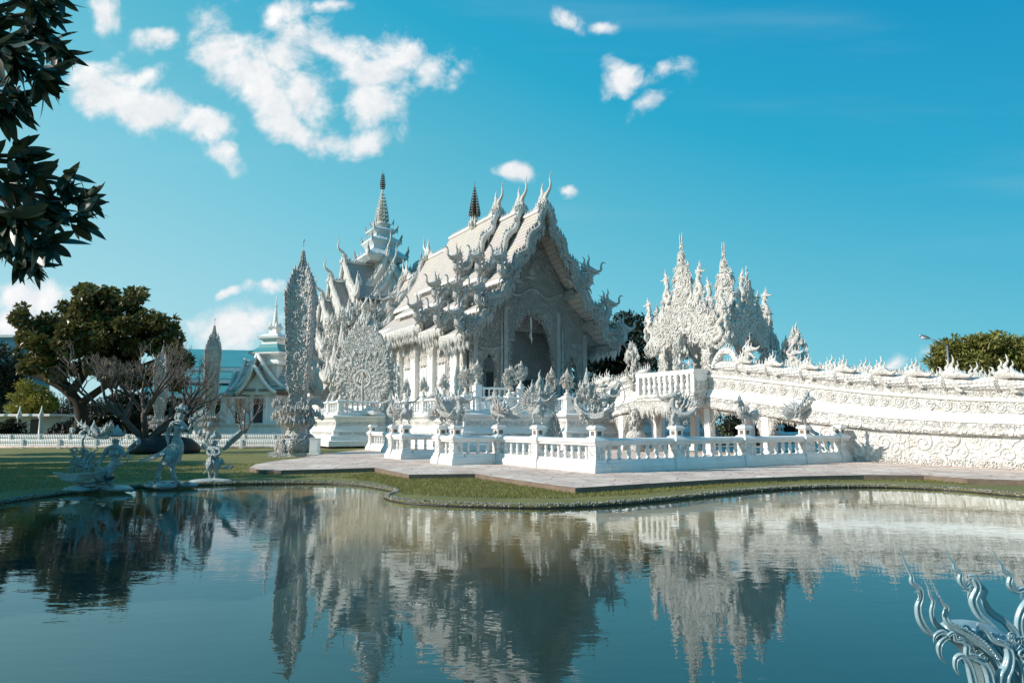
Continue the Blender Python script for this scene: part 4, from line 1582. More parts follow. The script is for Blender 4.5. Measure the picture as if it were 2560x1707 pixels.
def terrace():
    rng = random.Random(41)
    t = thing('temple_terrace', 'white carved stone terrace with railing that carries the great temple', 'terrace', (16, 19.5, 0), True)
    m = MB()
    stepped(m, TERR, [(.9, 0), (.9, .38), (.72, .44), (.66, .75), (.45, .78), (.42, 1.0), (.46, 1.02), (.46, 1.12), (.40, 1.15), (.25, 1.4), (.22, 1.72), (.30, 1.95), (.48, 2.08), (.5, 2.2), (.42, 2.24), (.25, FLOOR)])
    w = obj('plinth', m, 'white', t)
    # carved friezes on the plinth
    r = MB()
    edges = [((5.3, 19.5), (11.7, 19.5), (1, 0, 0)), ((1.2, 32), (5.3, 32), (1, 0, 0)), ((11.7, 17.7), (20.3, 17.7), (1, 0, 0)), ((20.3, 19.5), (26.7, 19.5), (1, 0, 0)),
             ((5.3, 32), (5.3, 19.5), (0, -1, 0)), ((11.7, 19.5), (11.7, 17.7), (0, -1, 0)), ((1.2, 37.5), (1.2, 32), (0, -1, 0))]
    for p0, p1, u in edges:
        L = math.hypot(p1[0] - p0[0], p1[1] - p0[1])
        nrm = np.cross(u, (0, 0, 1))
        for off, z0, z1, n, s in ((.23, 1.42, 1.86, 26, .24), (.44, .79, .98, 14, .17)):
            relief(r, [(0, 0), (L, 0), (L, z1 - z0), (0, z1 - z0)], (p0[0] + nrm[0] * off, p0[1] + nrm[1] * off, z0), u, (0, 0, 1), int(n * L), s, rng, mind=s * .55)
        k = 0
        while k < L - 1.2:           # spreading leaf sprays on the lower course
            for j in range(16):
                an = math.pi * (j + .5) / 16
                rr = rng.uniform(.15, .75)
                r.inst(T_LEAF, [frame((p0[0] + u[0] * (k + .9 + math.cos(an) * rr) + nrm[0] * .66, p0[1] + u[1] * (k + .9 + math.cos(an) * rr) + nrm[1] * .66, .46 + math.sin(an) * rr * .36),
                                      (u[0], u[1], 0), (u[0] * math.cos(an), u[1] * math.cos(an), math.sin(an)), .24)])
            k += 2.1
    obj('carved_frieze', r, 'orn', w)
    # railing
    bm = MB()
    bm.lathe([(r_ * 1.15, z * 1.5) for r_, z in BALUSTER], 8)
    me = bm.data('baluster')
    me.materials.append(M['white'])
    runs = [((1.35, 32.0), (5.2, 32.0)), ((5.35, 32.0), (5.35, 19.6)), ((5.35, 19.6), (11.7, 19.6)), ((11.75, 19.6), (11.75, 17.8)), ((11.75, 17.8), (14.0, 17.8)), ((1.35, 37.3), (1.35, 32.0)),
            ((18.0, 17.8), (20.2, 17.8)), ((20.3, 19.6), (26.6, 19.6))]
    pm = MB()
    pm.lathe([(.3, 0), (.3, .2), (.2, .26), (.2, .82), (.3, .9), (.3, 1.04), (.22, 1.1)], square=True)
    pmesh = pm.data('post')
    pmesh.materials.append(M['white'])
    seen = set()
    for p0, p1 in runs:
        p0, p1 = arr(p0), arr(p1)
        L = np.linalg.norm(p1 - p0)
        d = (p1 - p0) / L
        n = max(1, round(L / 3.2))
        for i in range(n + 1):
            p = p0 + d * L * i / n
            key = (round(p[0], 1), round(p[1], 1))
            if any(abs(key[0] - s[0]) + abs(key[1] - s[1]) < .5 for s in seen):
                continue
            seen.add(key)
            o = bpy.data.objects.new('post', pmesh)
            COL.objects.link(o)
            o.parent = t
            o.location = (p[0] - 16, p[1] - 19.5, FLOOR)
        b = MB()
        extrude(b, [(.10, 0), (.20, .03), (.20, .11), (.15, .15)], p0 + d * .3, p1 - d * .3, FLOOR + .86)
        extrude(b, [(.2, 0), (.2, .12), (.14, .155)], p0 + d * .3, p1 - d * .3, FLOOR)
        obj('rail', b, 'white', t)
        k = int(L / .46)
        for i in range(k):
            p = p0 + d * (.35 + (L - .7) * (i + .5) / k)
            o = bpy.data.objects.new('baluster', me)
            COL.objects.link(o)
            o.parent = t
            o.location = (p[0] - 16, p[1] - 19.5, FLOOR + .155)
    # upper step round the hall with a short higher railing on the left of the porch
    m = MB()
    stepped(m, [(8.6, 24.2), (23.4, 24.2), (23.4, 60), (8.6, 60)], [(.25, FLOOR + .003), (.25, FLOOR + .25), (.12, FLOOR + .3), (.1, FLOOR + .72), (.2, FLOOR + .8), (.2, FLOOR + .9)])
    obj('upper_step', m, 'white', t)
    b = MB()
    extrude(b, [(.10, 0), (.20, .03), (.20, .11), (.15, .15)], (8.9, 24.45), (12.4, 24.45), FLOOR + .9 + .86)
    b.box(8.5, 9.0, 24.2, 24.7, FLOOR + .9, FLOOR + 2.05)
    b.box(12.2, 12.6, 24.2, 24.7, FLOOR + .9, FLOOR + 2.05)
    for i in range(7):
        b.lathe([(r_ * 1.15, FLOOR + .9 + z * 1.85) for r_, z in BALUSTER], 8, c=(9.3 + i * .43, 24.45))
    obj('upper_railing', b, 'white', t)
    st = MB()
    for i in range(6):
        st.box(14.4, 17.6, 24.0 - .3 * (6 - i), 24.0, FLOOR + .15 * i + .003, FLOOR + .15 * (i + 1))
    obj('stairs', st, 'white', t)


terrace()

# ================================================================ the great hall
AX = 16.0


def roof_pts(level, s):
    if level == 0:
        return (3.75 * s, 18.9 - 6.0 * s - .45 * math.sin(math.pi * s))
    if level == 1:
        return (3.25 + 2.5 * s, 12.45 - 2.05 * s - .12 * math.sin(math.pi * s))
    return (5.25 + 2.15 * s, 10.05 - 1.65 * s - .12 * math.sin(math.pi * s))


# front end, back end, rise
TIERS = [(26.2, 30.4, 0.0), (29.8, 34.4, .8), (33.8, 44.0, 1.6), (43.4, 50.0, .6), (49.4, 56.0, -.6)]


def hall():
    rng = random.Random(51)
    t = thing('temple_hall', 'great white temple hall with stacked gable roofs bristling with flame finials', 'temple', (AX, 28.5, FLOOR), True)
    # ---- walls
    m = MB()
    for s in (-1, 1):
        x0, x1 = sorted((AX + s * 5.5, AX + s * 5.2))
        m.box(x0, x1, 31.2, 56, FLOOR + .9, 9.9)
    m.box(AX - 5.2, AX + 5.2, 55.7, 56, FLOOR + .9, 12)
    wl = obj('side_walls', m, 'white', t)
    # front wall cut by the great doorway and two side openings
    door = [(-2.28, 3.2), (-2.28, 6.9), (-2.05, 8.1), (-1.7, 9.2), (-1.2, 10.05), (-.5, 10.6), (0, 10.75), (.5, 10.6), (1.2, 10.05), (1.7, 9.2), (2.05, 8.1), (2.28, 6.9), (2.28, 3.2)]

    def sidehole(c):
        return [(c - .68, 3.2), (c - .68, 6.3), (c - .4, 7.0), (c, 7.25), (c + .4, 7.0), (c + .68, 6.3), (c + .68, 3.2)]
    prof = [(-5.5, 3.2)] + sidehole(-3.95) + door + sidehole(3.95) + [(5.5, 3.2), (5.5, 8.5), (7.0, 8.5), (5.45, 9.75), (5.4, 10.3), (3.45, 12.1), (3.3, 12.7), (0, 18.1), (-3.3, 12.7), (-3.45, 12.1), (-5.4, 10.3), (-5.45, 9.75), (-7.0, 8.5), (-5.5, 8.5)]
    m = MB()
    m.plate([(x, z) for x, z in prof], frame((AX, 28.75, 0), (1, 0, 0), (0, 0, 1)), .5)
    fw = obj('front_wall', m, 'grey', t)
    r = MB()
    relief(r, prof, (AX, 28.49, 0), (1, 0, 0), (0, 0, 1), 1300, .42, rng, mind=.22, depth=2.2, upright=1.0, big=.1)
    relief(r, [(-3.0, 12.9), (3.0, 12.9), (0, 17.6)], (AX, 28.45, 0), (1, 0, 0), (0, 0, 1), 60, .6, rng, mind=.42, depth=1.2, big=.8)
    # seated figure in the tympanum
    cz = 13.6
    r.add(*_triple(ball(.62, .14, .2, 10, 6, (AX, 28.40, cz))), smooth=True)
    r.add(*_triple(ball(.33, .16, .5, 10, 6, (AX, 28.40, cz + .5))), smooth=True)
    r.add(*_triple(ball(.17, .14, .2, 10, 6, (AX, 28.38, cz + 1.1))), smooth=True)
    r.inst(T_FLAME, [frame((AX + .02, 28.4, cz + 1.2), (1, 0, 0), (0, 0, 1), .6)])
    obj('wall_relief', r, 'greyorn', fw)
    c = MB()
    # cornice lines and door columns
    for s in (-1, 1):
        for x, z1, w in ((2.55, 10.9, .18), (5.3, 9.2, .2), (2.95, 9.5, .08)):
            c.box(AX + s * x - w, AX + s * x + w, 28.32, 28.5, 3.2, z1)
            c.box(AX + s * x - w - .1, AX + s * x + w + .1, 28.28, 28.5, 3.2, 3.9)
    pth = [(AX + x, 28.42, 12.35 + .28 * math.cos(x * 2.1) - abs(x) * .06) for x in np.linspace(-3.2, 3.2, 25)]
    c.tube(pth, .11, 6)
    for s in (-1, 1):
        c.tube([(AX + s * x, 28.42, 7.75 - .25 * math.sin((x - 2.7) / 2.8 * math.pi)) for x in np.linspace(2.7, 5.5, 13)], .07, 6)
    obj('cornice', c, 'greyorn', fw)
    # lace round the openings
    def lace(hole, k, inward):
        cx = sum(p[0] for p in hole) / len(hole)
        cz_ = 6.5
        for i in range(len(hole) - 1):
            (x0, z0), (x1, z1) = hole[i], hole[i + 1]
            L = math.hypot(x1 - x0, z1 - z0)
            for j in range(max(1, int(L / k))):
                q = (j + .5) / max(1, int(L / k))
                x, z = x0 + (x1 - x0) * q, z0 + (z1 - z0) * q
                if z < 5.3 and len(hole) > 9 and rng.random() < .85:
                    continue
                dx, dz = cx - x, (cz_ - z) * .8
                l = math.hypot(dx, dz)
                sc_ = rng.uniform(.55, 1.0) * inward
                ms.append(frame((AX + x, 28.5 + rng.uniform(-.1, .3), z), (-dz / l, 0, dx / l), (dx / l, 0, dz / l - .35), (sc_, sc_ * 1.2, sc_), x > cx))
    for hole, k, inw in ((door, .15, .55), (sidehole(3.95), .14, .34), (sidehole(-3.95), .14, .34)):
        f = MB()
        ms = []
        lace(hole, k, inw)
        f.inst(T_FLAME, ms)
        obj('opening_lace', f, 'greyorn', fw)
    f = MB()
    ms = []
    for k in range(7):                # pendant hanging in the doorway
        for s in (-1, 1):
            ms.append(frame((AX, 28.6, 10.3 - k * .26), (s, 0, 0), (s * .9, 0, -.35), .75 - k * .09, s < 0))
    ms.append(frame((AX, 28.6, 9.0), (1, 0, 0), (0, 0, -1), .9))
    f.inst(T_FLAME2, ms)
    obj('door_pendant', f, 'orn', fw)
    # dark porch behind
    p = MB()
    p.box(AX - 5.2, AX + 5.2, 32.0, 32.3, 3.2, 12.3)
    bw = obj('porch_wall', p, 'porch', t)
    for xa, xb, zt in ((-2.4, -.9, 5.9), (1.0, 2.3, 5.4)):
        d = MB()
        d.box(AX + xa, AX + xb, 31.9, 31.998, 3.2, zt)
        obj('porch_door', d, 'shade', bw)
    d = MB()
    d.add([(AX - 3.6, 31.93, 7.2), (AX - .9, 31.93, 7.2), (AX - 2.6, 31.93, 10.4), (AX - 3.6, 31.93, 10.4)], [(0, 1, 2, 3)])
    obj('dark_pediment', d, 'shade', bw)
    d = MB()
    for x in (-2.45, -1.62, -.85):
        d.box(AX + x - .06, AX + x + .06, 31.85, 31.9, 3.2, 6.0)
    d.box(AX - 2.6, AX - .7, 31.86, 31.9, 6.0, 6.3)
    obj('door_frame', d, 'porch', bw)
    p = MB()
    p.box(AX - 5.2, AX + 5.2, 29.0, 32.0, 10.95, 11.1)
    obj('porch_ceiling', p, 'porch', t)
    for s in (-1, 1):
        p = MB()
        p.lathe([(.42, 3.2), (.42, 3.8), (.3, 3.95), (.27, 8.6), (.5, 9.3)], 12, c=(AX + s * 5.2, 30.6))
        obj('porch_column', p, 'carved', t)
    # ---- side bays: smooth piers, carved window surrounds, windows
    for s in (-1, 1):
        for i, b in enumerate((33.6, 37.3, 41.0, 44.8)):
            m = MB()
            xa, xb = sorted((AX + s * 5.5, AX + s * 5.95))
            m.box(xa, xb, b + 1.25, b + 2.25, 3.2, 9.6)
            m.box(*sorted((AX + s * 5.5, AX + s * 6.1)), b + 1.15, b + 2.35, 3.2, 3.75)
            pier = obj('pier', m, 'white', t)
            x = AX + s * 5.52
            wd = MB()
            wd.box(*sorted((x, x + s * .10)), b - .55, b + .55, 3.6, 6.5)
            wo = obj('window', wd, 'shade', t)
            wd = MB()
            for d_ in (-.62, .0, .62):
                wd.box(*sorted((x, x + s * .17)), b + d_ - .07, b + d_ + .07, 3.55, 6.6)
            for d_ in (-.33, .33):
                wd.box(*sorted((x + s * .104, x + s * .14)), b + d_ - .22, b + d_ + .22, 3.6, 6.5)
            wd.box(*sorted((x, x + s * .2)), b - .72, b + .72, 3.3, 3.55)
            obj('window_frame', wd, 'white', wo)
            if s < 0:
                r = MB()
                poly = [(-1.15, 0), (-.7, 0), (-.75, 3.2), (.75, 3.2), (.7, 0), (1.15, 0), (1.0, 2.8), (1.1, 4.2), (.7, 5.3), (0, 6.4), (-.7, 5.3), (-1.1, 4.2), (-1.0, 2.8)]
                relief(r, poly, (x - .02, b, 3.4), (0, -1, 0), (0, 0, 1), 190, .38, rng, mind=.2, depth=2.0, big=.2)
                relief(r, [(-1.2, 5.4), (1.25, 5.4), (1.25, 6.4), (-1.25, 6.4)], (x - .02, b, 3.4), (0, -1, 0), (0, 0, 1), 60, .4, rng, mind=.25, depth=1.5)
                r.inst(T_FLAME, [frame((x - .1, b + q, 6.7), (0, -1, 0), (0, q * .4, 1), 1.1 - abs(q) * .5) for q in (-.6, -.3, 0, .3, .6)])
                relief(r, [(-.55, 0), (.55, 0), (.55, 1.9), (-.55, 1.9)], (AX - 5.97, b + 1.75, 7.4), (0, -1, 0), (0, 0, 1), 34, .4, rng, mind=.25, depth=1.2)
                obj('window_surround', r, 'orn', wo)
    # ---- roofs
    for ti, (b0, b1, dz) in enumerate(TIERS):
        rf = None
        m = MB()
        front = ti < 3
        if ti >= 3:
            b0, b1 = b0, b1
        for lev in range(3):
            n = 9 if lev == 0 else 5
            for s in (-1, 1):
                inset = .35 * lev if front else 0
                c0, c1 = (b0, b1) if front else (b0, b1)
                top = [[(AX + s * roof_pts(lev, k / (n - 1))[0], b, roof_pts(lev, k / (n - 1))[1] + dz) for b in (c0, c1)] for k in range(n)]
                m.grid(top, True)
                bot = [[(x, y, z - .2) for x, y, z in row] for row in top]
                m.grid(bot, True)
                for e in (0, 1):
                    m.grid([[top[k][e], bot[k][e]] for k in range(n)], False)
                m.grid([top[-1], bot[-1]], False)
        rf = obj('roof', m, 'tile', t)
        # ridge, vertical bands between the levels and the lace that hangs from the eaves
        e = MB()
        e.tube([(AX, b0, 18.98 + dz), (AX, b1, 18.98 + dz)], .17, 8)
        obj('ridge', e, 'white', rf)
        for s in (-1, 1):
            for lev in (0, 1, 2):
                e = MB()
                x, z = roof_pts(lev, 1)
                e.box(*sorted((AX + s * (x - .52), AX + s * (x - .42))), b0 + .85, b1 - .1, z + dz - .95, z + dz - .16)
                e.box(*sorted((AX + s * (x - .03), AX + s * (x + .03))), b0, b1, z + dz - .30, z + dz - .02)
                ev = obj('eave_band', e, 'white' if s < 0 else 'grey', rf)  # right side greyer: shade under the eaves put into the colour
        for s in ((-1, 1) if ti < 3 else (-1,)):
            for lev, hang in ((0, .42), (1, .42), (2, .95)):
                lc = MB()
                ms = []
                x, z = roof_pts(lev, 1)
                for b in np.arange(b0, b1, .13):
                    q = hang * rng.uniform(.5, 1.15)
                    ms.append(frame((AX + s * (x - .02), b, z + dz - .1), (0, 1, 0), (0, rng.uniform(-.25, .25), -1), (q * .8, q, q), rng.random() < .5))
                    if lev == 2:
                        ms.append(frame((AX + s * (x - .05), b + .07, z + dz - .05), (0, 1, 0), (0, rng.uniform(-.3, .3), -1), (q * .7,) * 3, rng.random() < .5))
                        ms.append(frame((AX + s * (x - .45), b + .07, z + dz - .7), (0, 1, 0), (0, rng.uniform(-.3, .3), -1), (q * .8,) * 3, rng.random() < .5))
                lc.inst(T_FLAME, ms)
                obj('eave_lace', lc, 'orn', rf)
        # gable filling
        gend = b0 + .75 if front else b1 - .6
        g = MB()
        gp = [(0, 18.6), (-3.5, 12.9), (-3.4, 12.2), (-5.5, 10.4), (-5.4, 9.9), (-7.2, 8.6), (7.2, 8.6), (5.4, 9.9), (5.5, 10.4), (3.4, 12.2), (3.5, 12.9)]
        gp_ = gp if ti else [(0, 18.6), (-3.5, 12.9), (-3.0, 12.9), (0, 17.9), (3.0, 12.9), (3.5, 12.9)]
        g.plate([(x, z + dz) for x, z in gp_], frame((AX, gend, 0), (1, 0, 0), (0, 0, 1)), .16)
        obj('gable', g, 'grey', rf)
        # wavy serpent bargeboards with flames
        bb = MB()
        be = b0 + .02 if front else b1 - .02
        outw = -1 if front else 1
        ms = []
        for s in (-1, 1):
            for lev in range(3):
                n = 26 if lev == 0 else 14
                pts = []
                for k in range(n):
                    q = k / (n - 1)
                    x, z = roof_pts(lev, q)
                    w = .20 * math.sin(q * (3.2 if lev == 0 else 1.6) * 2 * math.pi)
                    pts.append((AX + s * (x + .75 * w), be, z + dz + .16 + .6 * w))
                rr = np.interp(np.linspace(0, 1, n), [0, .1, .9, 1], [.1, .27, .27, .2])
                bb.tube(pts, np.stack([rr, rr * .8], 1), 8, (0, 1, 0))
                # flame row on the upper edge, hooks on the under edge
                for k in range(0, n - 1):
                    p = arr(pts[k])
                    d_ = arr(pts[k + 1]) - p
                    nn = np.array((-d_[2] * s, 0, d_[0] * s))
                    nn = nn / np.linalg.norm(nn)
                    if nn[2] < 0:
                        nn = -nn
                    up = nn * .55 + arr((0, 0, .8))
                    ms.append(frame(p + nn * .18, (s, 0, 0), up, rng.uniform(.42, .68)))
                    if ti == 0:           # broad lace of hooks under the front gable edge
                        for j in range(2):
                            ms.append(frame(p - nn * rng.uniform(.05, .45) + arr((0, outw * .06, 0)), (s, 0, 0), -nn + arr((rng.uniform(-.4, .4), 0, -.6)), rng.uniform(.55, 1.0), rng.random() < .5))
                    elif k % 2 == 0:
                        ms.append(frame(p - nn * .12 + arr((0, outw * .05, 0)), (s, 0, 0), -nn + arr((0, 0, -.6)), rng.uniform(.4, .75)))
        bb.inst(T_FLAME, ms)
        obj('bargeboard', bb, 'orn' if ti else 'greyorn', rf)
        # horn on the gable top with its little crown
        ch = MB()
        top = (AX, be - .0, 18.95 + dz)
        ch.inst(T_HORN, [frame(top, (0, outw, 0), (0, outw * .12, 1), (2.7, 3.0, 2.9))])
        fl = []
        for an in np.linspace(0, 6.28, 9)[:-1]:
            fl.append(frame((AX + .3 * math.cos(an), be - outw * .5 + .35 * math.sin(an), 18.9 + dz), (math.cos(an), math.sin(an), 0), (math.cos(an) * .35, math.sin(an) * .35, 1), rng.uniform(.7, 1.1)))
        for k in range(7):
            fl.append(frame((AX, be - outw * (.25 + .28 * k), 19.0 + dz), (0, outw, 0), (0, -outw * .1, 1), (1.25, 1.5, 1.5)[k % 3] * (1 - k * .09)))
        fl.append(frame((AX, be - outw * .7, 19.3 + dz), (0, outw, 0), (0, 0, 1), 1.9))
        for s in (-1, 1):
            for k in range(5):
                fl.append(frame((AX + s * (.1 + .16 * k), be + outw * .08, 18.85 + dz - .3 * k), (s, 0, 0), (s * .5, 0, .9), .9))
        ch.inst(T_FLAME, fl)
        obj('gable_horn', ch, 'orn', rf)
        rc = MB()
        flames_along(rc, [(AX, b0 + .5, 19.1 + dz), (AX, b1 - .3, 19.1 + dz)], .34, .2, rng, xdir=(0, -1, 0), T=T_FLAME2)
        obj('ridge_crest', rc, 'orn', rf)
        # guardians sitting on the eave corners
        for s in (-1, 1):
            for lev in range(3):
                x, z = roof_pts(lev, 1)
                if s > 0 and ti > 0:
                    continue
                g = MB()
                sc_ = (1.3, 1.2, 1.2)[lev]
                if ti >= 3:
                    sc_ *= .85
                g.inst(T_MAKARA, [frame((AX + s * (x + .25), be + (-.15 * outw), z + dz + .55), (s, outw * .35, 0), (0, 0, 1), (sc_, sc_ * 1.15, sc_))])
                cs = []
                for k in range(26):
                    an = rng.uniform(0, 6.28)
                    cs.append(frame((AX + s * (x - .1 + rng.uniform(-1.0, .3)), be + rng.uniform(-.1, .2) + outw * .2, z + dz + .3 + rng.uniform(-.7, .7)), (s, outw * .35, 0), (0, 0, 1), rng.uniform(.35, .6), rng.random() < .5))
                g.inst(T_CURL, cs)
                obj('eave_guardian', g, 'pearl', rf)
    # ---- dark tiered parasol on the ridge
    um = MB()
    uz = 20.4
    ub = 38.6
    um.tube([(AX, ub, uz), (AX, ub, uz + 4.6)], [.10, .02], 6)
    ms = []
    for k in range(11):
        z = uz + 1.15 + k * .27
        rr = .52 * (1 - k / 11) ** .8 + .04
        um.lathe([(rr * .5, z), (rr, z + .06), (rr * .35, z + .16)], 9, c=(AX, ub))
        for an in np.linspace(0, 6.28, 9)[:-1]:
            ms.append(frame((AX + rr * math.cos(an), ub + rr * math.sin(an), z), (math.cos(an), math.sin(an), 0), (math.cos(an) * .3, math.sin(an) * .3, 1), .42 * (1 - k / 14)))
    um.inst(T_FLAME2, ms)
    obj('ridge_parasol', um, 'dark', t)
    fl = MB()
    fl.inst(T_FLAME, [frame((AX + .25 * math.cos(a_), ub + .4 * math.sin(a_), uz - .1), (math.cos(a_), math.sin(a_), 0), (math.cos(a_) * .3, math.sin(a_) * .3, 1), 1.3) for a_ in np.linspace(0, 6.28, 10)[:-1]])
    obj('parasol_foot', fl, 'orn', t)


def _triple(T):
    return T[0], T[1], T[2]


hall()

# ================================================================ tower shrine behind the hall


def square_tiers(mb, c, prof):
    mb.lathe(prof, square=True, c=c)


def tower():
    rng = random.Random(61)
    ca, cb = 16.0, 64.0
    t = thing('temple_tower', 'tall white tower with tiered spire and steep gabled wings behind the great hall', 'tower', (ca, cb, FLOOR), True)
    m = MB()
    m.box(ca - 5, ca + 5, cb - 8, cb + 5, FLOOR, 12.5)
    m.box(ca - 8.0, ca - 5, cb - 4, cb + 4, FLOOR, 9.5)
    m.lathe([(1.9, 11), (1.7, 17.5), (1.15, 18.5), (.95, 19.8), (.85, 21.6), (1.2, 22.0)], 14, c=(ca, cb))
    obj('core_wall', m, 'white', t)
    s = MB()
    # stacked square roofs
    s.lathe([(2.1, 21.9), (2.65, 22.45), (2.65, 22.65), (1.75, 23.45), (1.6, 23.5), (1.55, 23.95), (2.0, 24.55), (2.0, 24.75), (1.25, 25.25), (1.1, 25.35), (1.05, 25.65), (1.6, 26.05), (1.6, 26.2), (.9, 26.6)], square=True, c=(ca, cb))
    obj('stacked_roofs', s, 'pale_blue', t)
    sp = MB()
    pr = [(.85, 26.55), (1.15, 27.0), (1.2, 27.15), (.75, 27.4)]
    z = 27.4
    rr = .95
    for k in range(8):
        h = .53 - k * .012
        pr += [(rr * .38, z), (rr * .42, z + h * .3), (rr, z + h * .55), (rr * .9, z + h * .72), (rr * .38, z + h * .95)]
        z += h
        rr = .95 * (1 - (k + 1) / 8) ** .9 * .85 + .17
    pr += [(.12, z), (.1, 32.0)]
    sp.lathe(pr, 10, c=(ca, cb))
    so = obj('ringed_spire', sp, 'carved', t)
    fl = MB()
    ms = []
    for zz, r_, h in ((22.6, 2.6, 1.5), (24.7, 1.95, 1.2), (26.15, 1.55, 1.0), (27.1, 1.15, .7)):
        for i in range(4):
            for j in range(5):
                f = (j - 2) / 2
                x, y = ((f, -1), (1, f), (-f, 1), (-1, -f))[i]
                hh = h * (1.0 if abs(f) == 1 else .5)
                d = arr((x, y, 0))
                ms.append(frame((ca + x * r_, cb + y * r_, zz), d, d * .35 + arr((0, 0, 1)), hh))
                if abs(f) == 1:
                    ms.append(frame((ca + x * r_, cb + y * r_, zz - .1), d, d * .35 + arr((0, 0, -1)), hh * .4))
    z = 27.65
    rr = .92
    for k in range(8):
        for an in np.linspace(0, 6.28, 9)[:-1]:
            ms.append(frame((ca + rr * .95 * math.cos(an), cb + rr * .95 * math.sin(an), z), (math.cos(an), math.sin(an), 0), (math.cos(an) * .6, math.sin(an) * .6, 1), .5 * rr + .12))
        z += .53 - k * .012
        rr = .95 * (1 - (k + 1) / 8) ** .9 * .85 + .17
    fl.inst(T_FLAME2, ms)
    obj('spire_flames', fl, 'orn', so)
    cr = MB()
    cr.tube([(ca, cb, 31.4), (ca, cb, 34.45)], [.10, .01], 6)
    ms = []
    for k in range(8):
        z = 31.9 + k * .26
        rr = .36 * (1 - abs(k - 2) / 9)
        cr.lathe([(rr * .5, z), (rr, z + .06), (rr * .3, z + .16)], 8, c=(ca, cb))
        for an in np.linspace(0, 6.28, 7)[:-1]:
            ms.append(frame((ca + rr * math.cos(an), cb + rr * math.sin(an), z), (math.cos(an), math.sin(an), 0), (0, 0, 1), .32))
    cr.inst(T_FLAME2, ms)
    obj('spire_crown', cr, 'dark', so)

    # gabled wings: direction d, distance of the gable, apex z, half width, foot z
    def wing(d, steps, name, tilemat, back_k=.42):
        d = arr((d[0], d[1], 0))
        n = arr((-d[1], d[0], 0))
        for i, (dist, za, hw, zf, back) in enumerate(steps):
            C = lambda u_, v_, z: (ca + d[0] * u_ + n[0] * v_, cb + d[1] * u_ + n[1] * v_, z)
            mb_ = MB()
            nseg = 8
            bk = lambda sg: 1.0 if sg * n[1] < 0 or abs(n[1]) < .5 else back_k
            for sgn in (-1, 1):
                rows = []
                for k in range(nseg):
                    q = k / (nseg - 1)
                    z = za + (zf - za) * q - .55 * math.sin(math.pi * q)
                    rows.append([C(dist, sgn * hw * q * bk(sgn), z), C(back, sgn * hw * q * bk(sgn), z)])
                mb_.grid(rows, True)
                mb_.grid([[(x, y, z - .2) for x, y, z in r] for r in rows], True)
            ro = obj('wing_roof', mb_, tilemat, t)
            g = MB()
            prof_ = []
            for k in range(nseg):
                q = k / (nseg - 1)
                prof_.append((hw * q, za + (zf - za) * q - .55 * math.sin(math.pi * q) - .1))
            poly = [(-x * bk(-1), z) for x, z in reversed(prof_)] + [(x * bk(1), z) for x, z in prof_[1:]] + [(hw * .7 * bk(1), zf - 1.2), (-hw * .7 * bk(-1), zf - 1.2)]
            c0 = C(dist - .25, 0, 0)
            g.plate(poly, frame(c0, n, (0, 0, 1)), .2)
            obj('gable', g, 'carved', ro)
            b_ = MB()
            ms_ = []
            for sgn in (-1, 1):
                pts = []
                for k in range(22):
                    q = k / 21
                    z = za + (zf - za) * q - .55 * math.sin(math.pi * q) + .1 + .09 * math.sin(q * 20)
                    pts.append(C(dist + .05, sgn * hw * q * 1.02 * bk(sgn), z))
                b_.tube(pts, np.stack([np.full(22, .33), np.full(22, .2)], 1), 6, tuple(d))
                for k in range(21):
                    p = arr(pts[k])
                    up = arr((n[0] * sgn * .7, n[1] * sgn * .7, 1.0))
                    ms_.append(frame(p + up * .12, n * sgn, up, rng.uniform(.6, 1.25)))
                    ms_.append(frame(p - arr((0, 0, .15)), n * sgn, arr((n[0] * sgn * .2, n[1] * sgn * .2, -1)), rng.uniform(.35, .6)))
                tip = arr(pts[-1])
                ms_.append(frame(tip, n * sgn, arr((n[0] * sgn * .2, n[1] * sgn * .2, 1)), 3.0))
                ms_.append(frame(tip - n * sgn * .5, n * sgn, arr((0, 0, 1)), 1.5))
                ms_.append(frame(tip + n * sgn * .1, n * sgn, arr((n[0] * sgn * .5, n[1] * sgn * .5, .5)), 1.2))
            for k in range(9):
                ms_.append(frame(C(dist - .1 - .4 * k, 0, za), d, (0, 0, 1), rng.uniform(.6, 1.1)))
            for an in np.linspace(0, 6.28, 9)[:-1]:
                ms_.append(frame(C(dist + .2 * math.cos(an), .25 * math.sin(an), za - .2), (math.cos(an), math.sin(an), 0), (math.cos(an) * .4, math.sin(an) * .4, 1), 1.2))
            b_.inst(T_FLAME, ms_)
            b_.inst(T_HORN, [frame(C(dist + .05, 0, za - .1), d, d * .12 + arr((0, 0, 1)), 3.4)])
            b_.tube([C(dist, 0, za + .05), C(back, 0, za + .05)], .2, 6)
            obj('bargeboard', b_, 'orn', ro)
    wing((-1, 0), [(4.9, 21.6, 5.6, 16.2, 1.0), (6.5, 19.0, 7.6, 12.6, 1.5), (7.5, 16.5, 8.6, 9.8, 2.0), (8.3, 13.2, 8.8, 7.6, 3.0), (9.2, 10.8, 9.4, 6.0, 4.0)], 'left_wing', 'tile2')
    wing((1, 0), [(4.9, 21.6, 5.0, 16.2, 1.0), (6.5, 19.0, 6.0, 13.6, 1.5)], 'right_wing', 'tile2')
    wing((0, -1), [(2.6, 22.6, 3.4, 16.6, .8), (4.6, 20.3, 4.6, 14.2, 1.2), (6.8, 17.6, 5.6, 11.5, 2.0)], 'front_wing', 'tile')
    # dense ornament where the wings meet
    r = MB()
    ms, cs = [], []
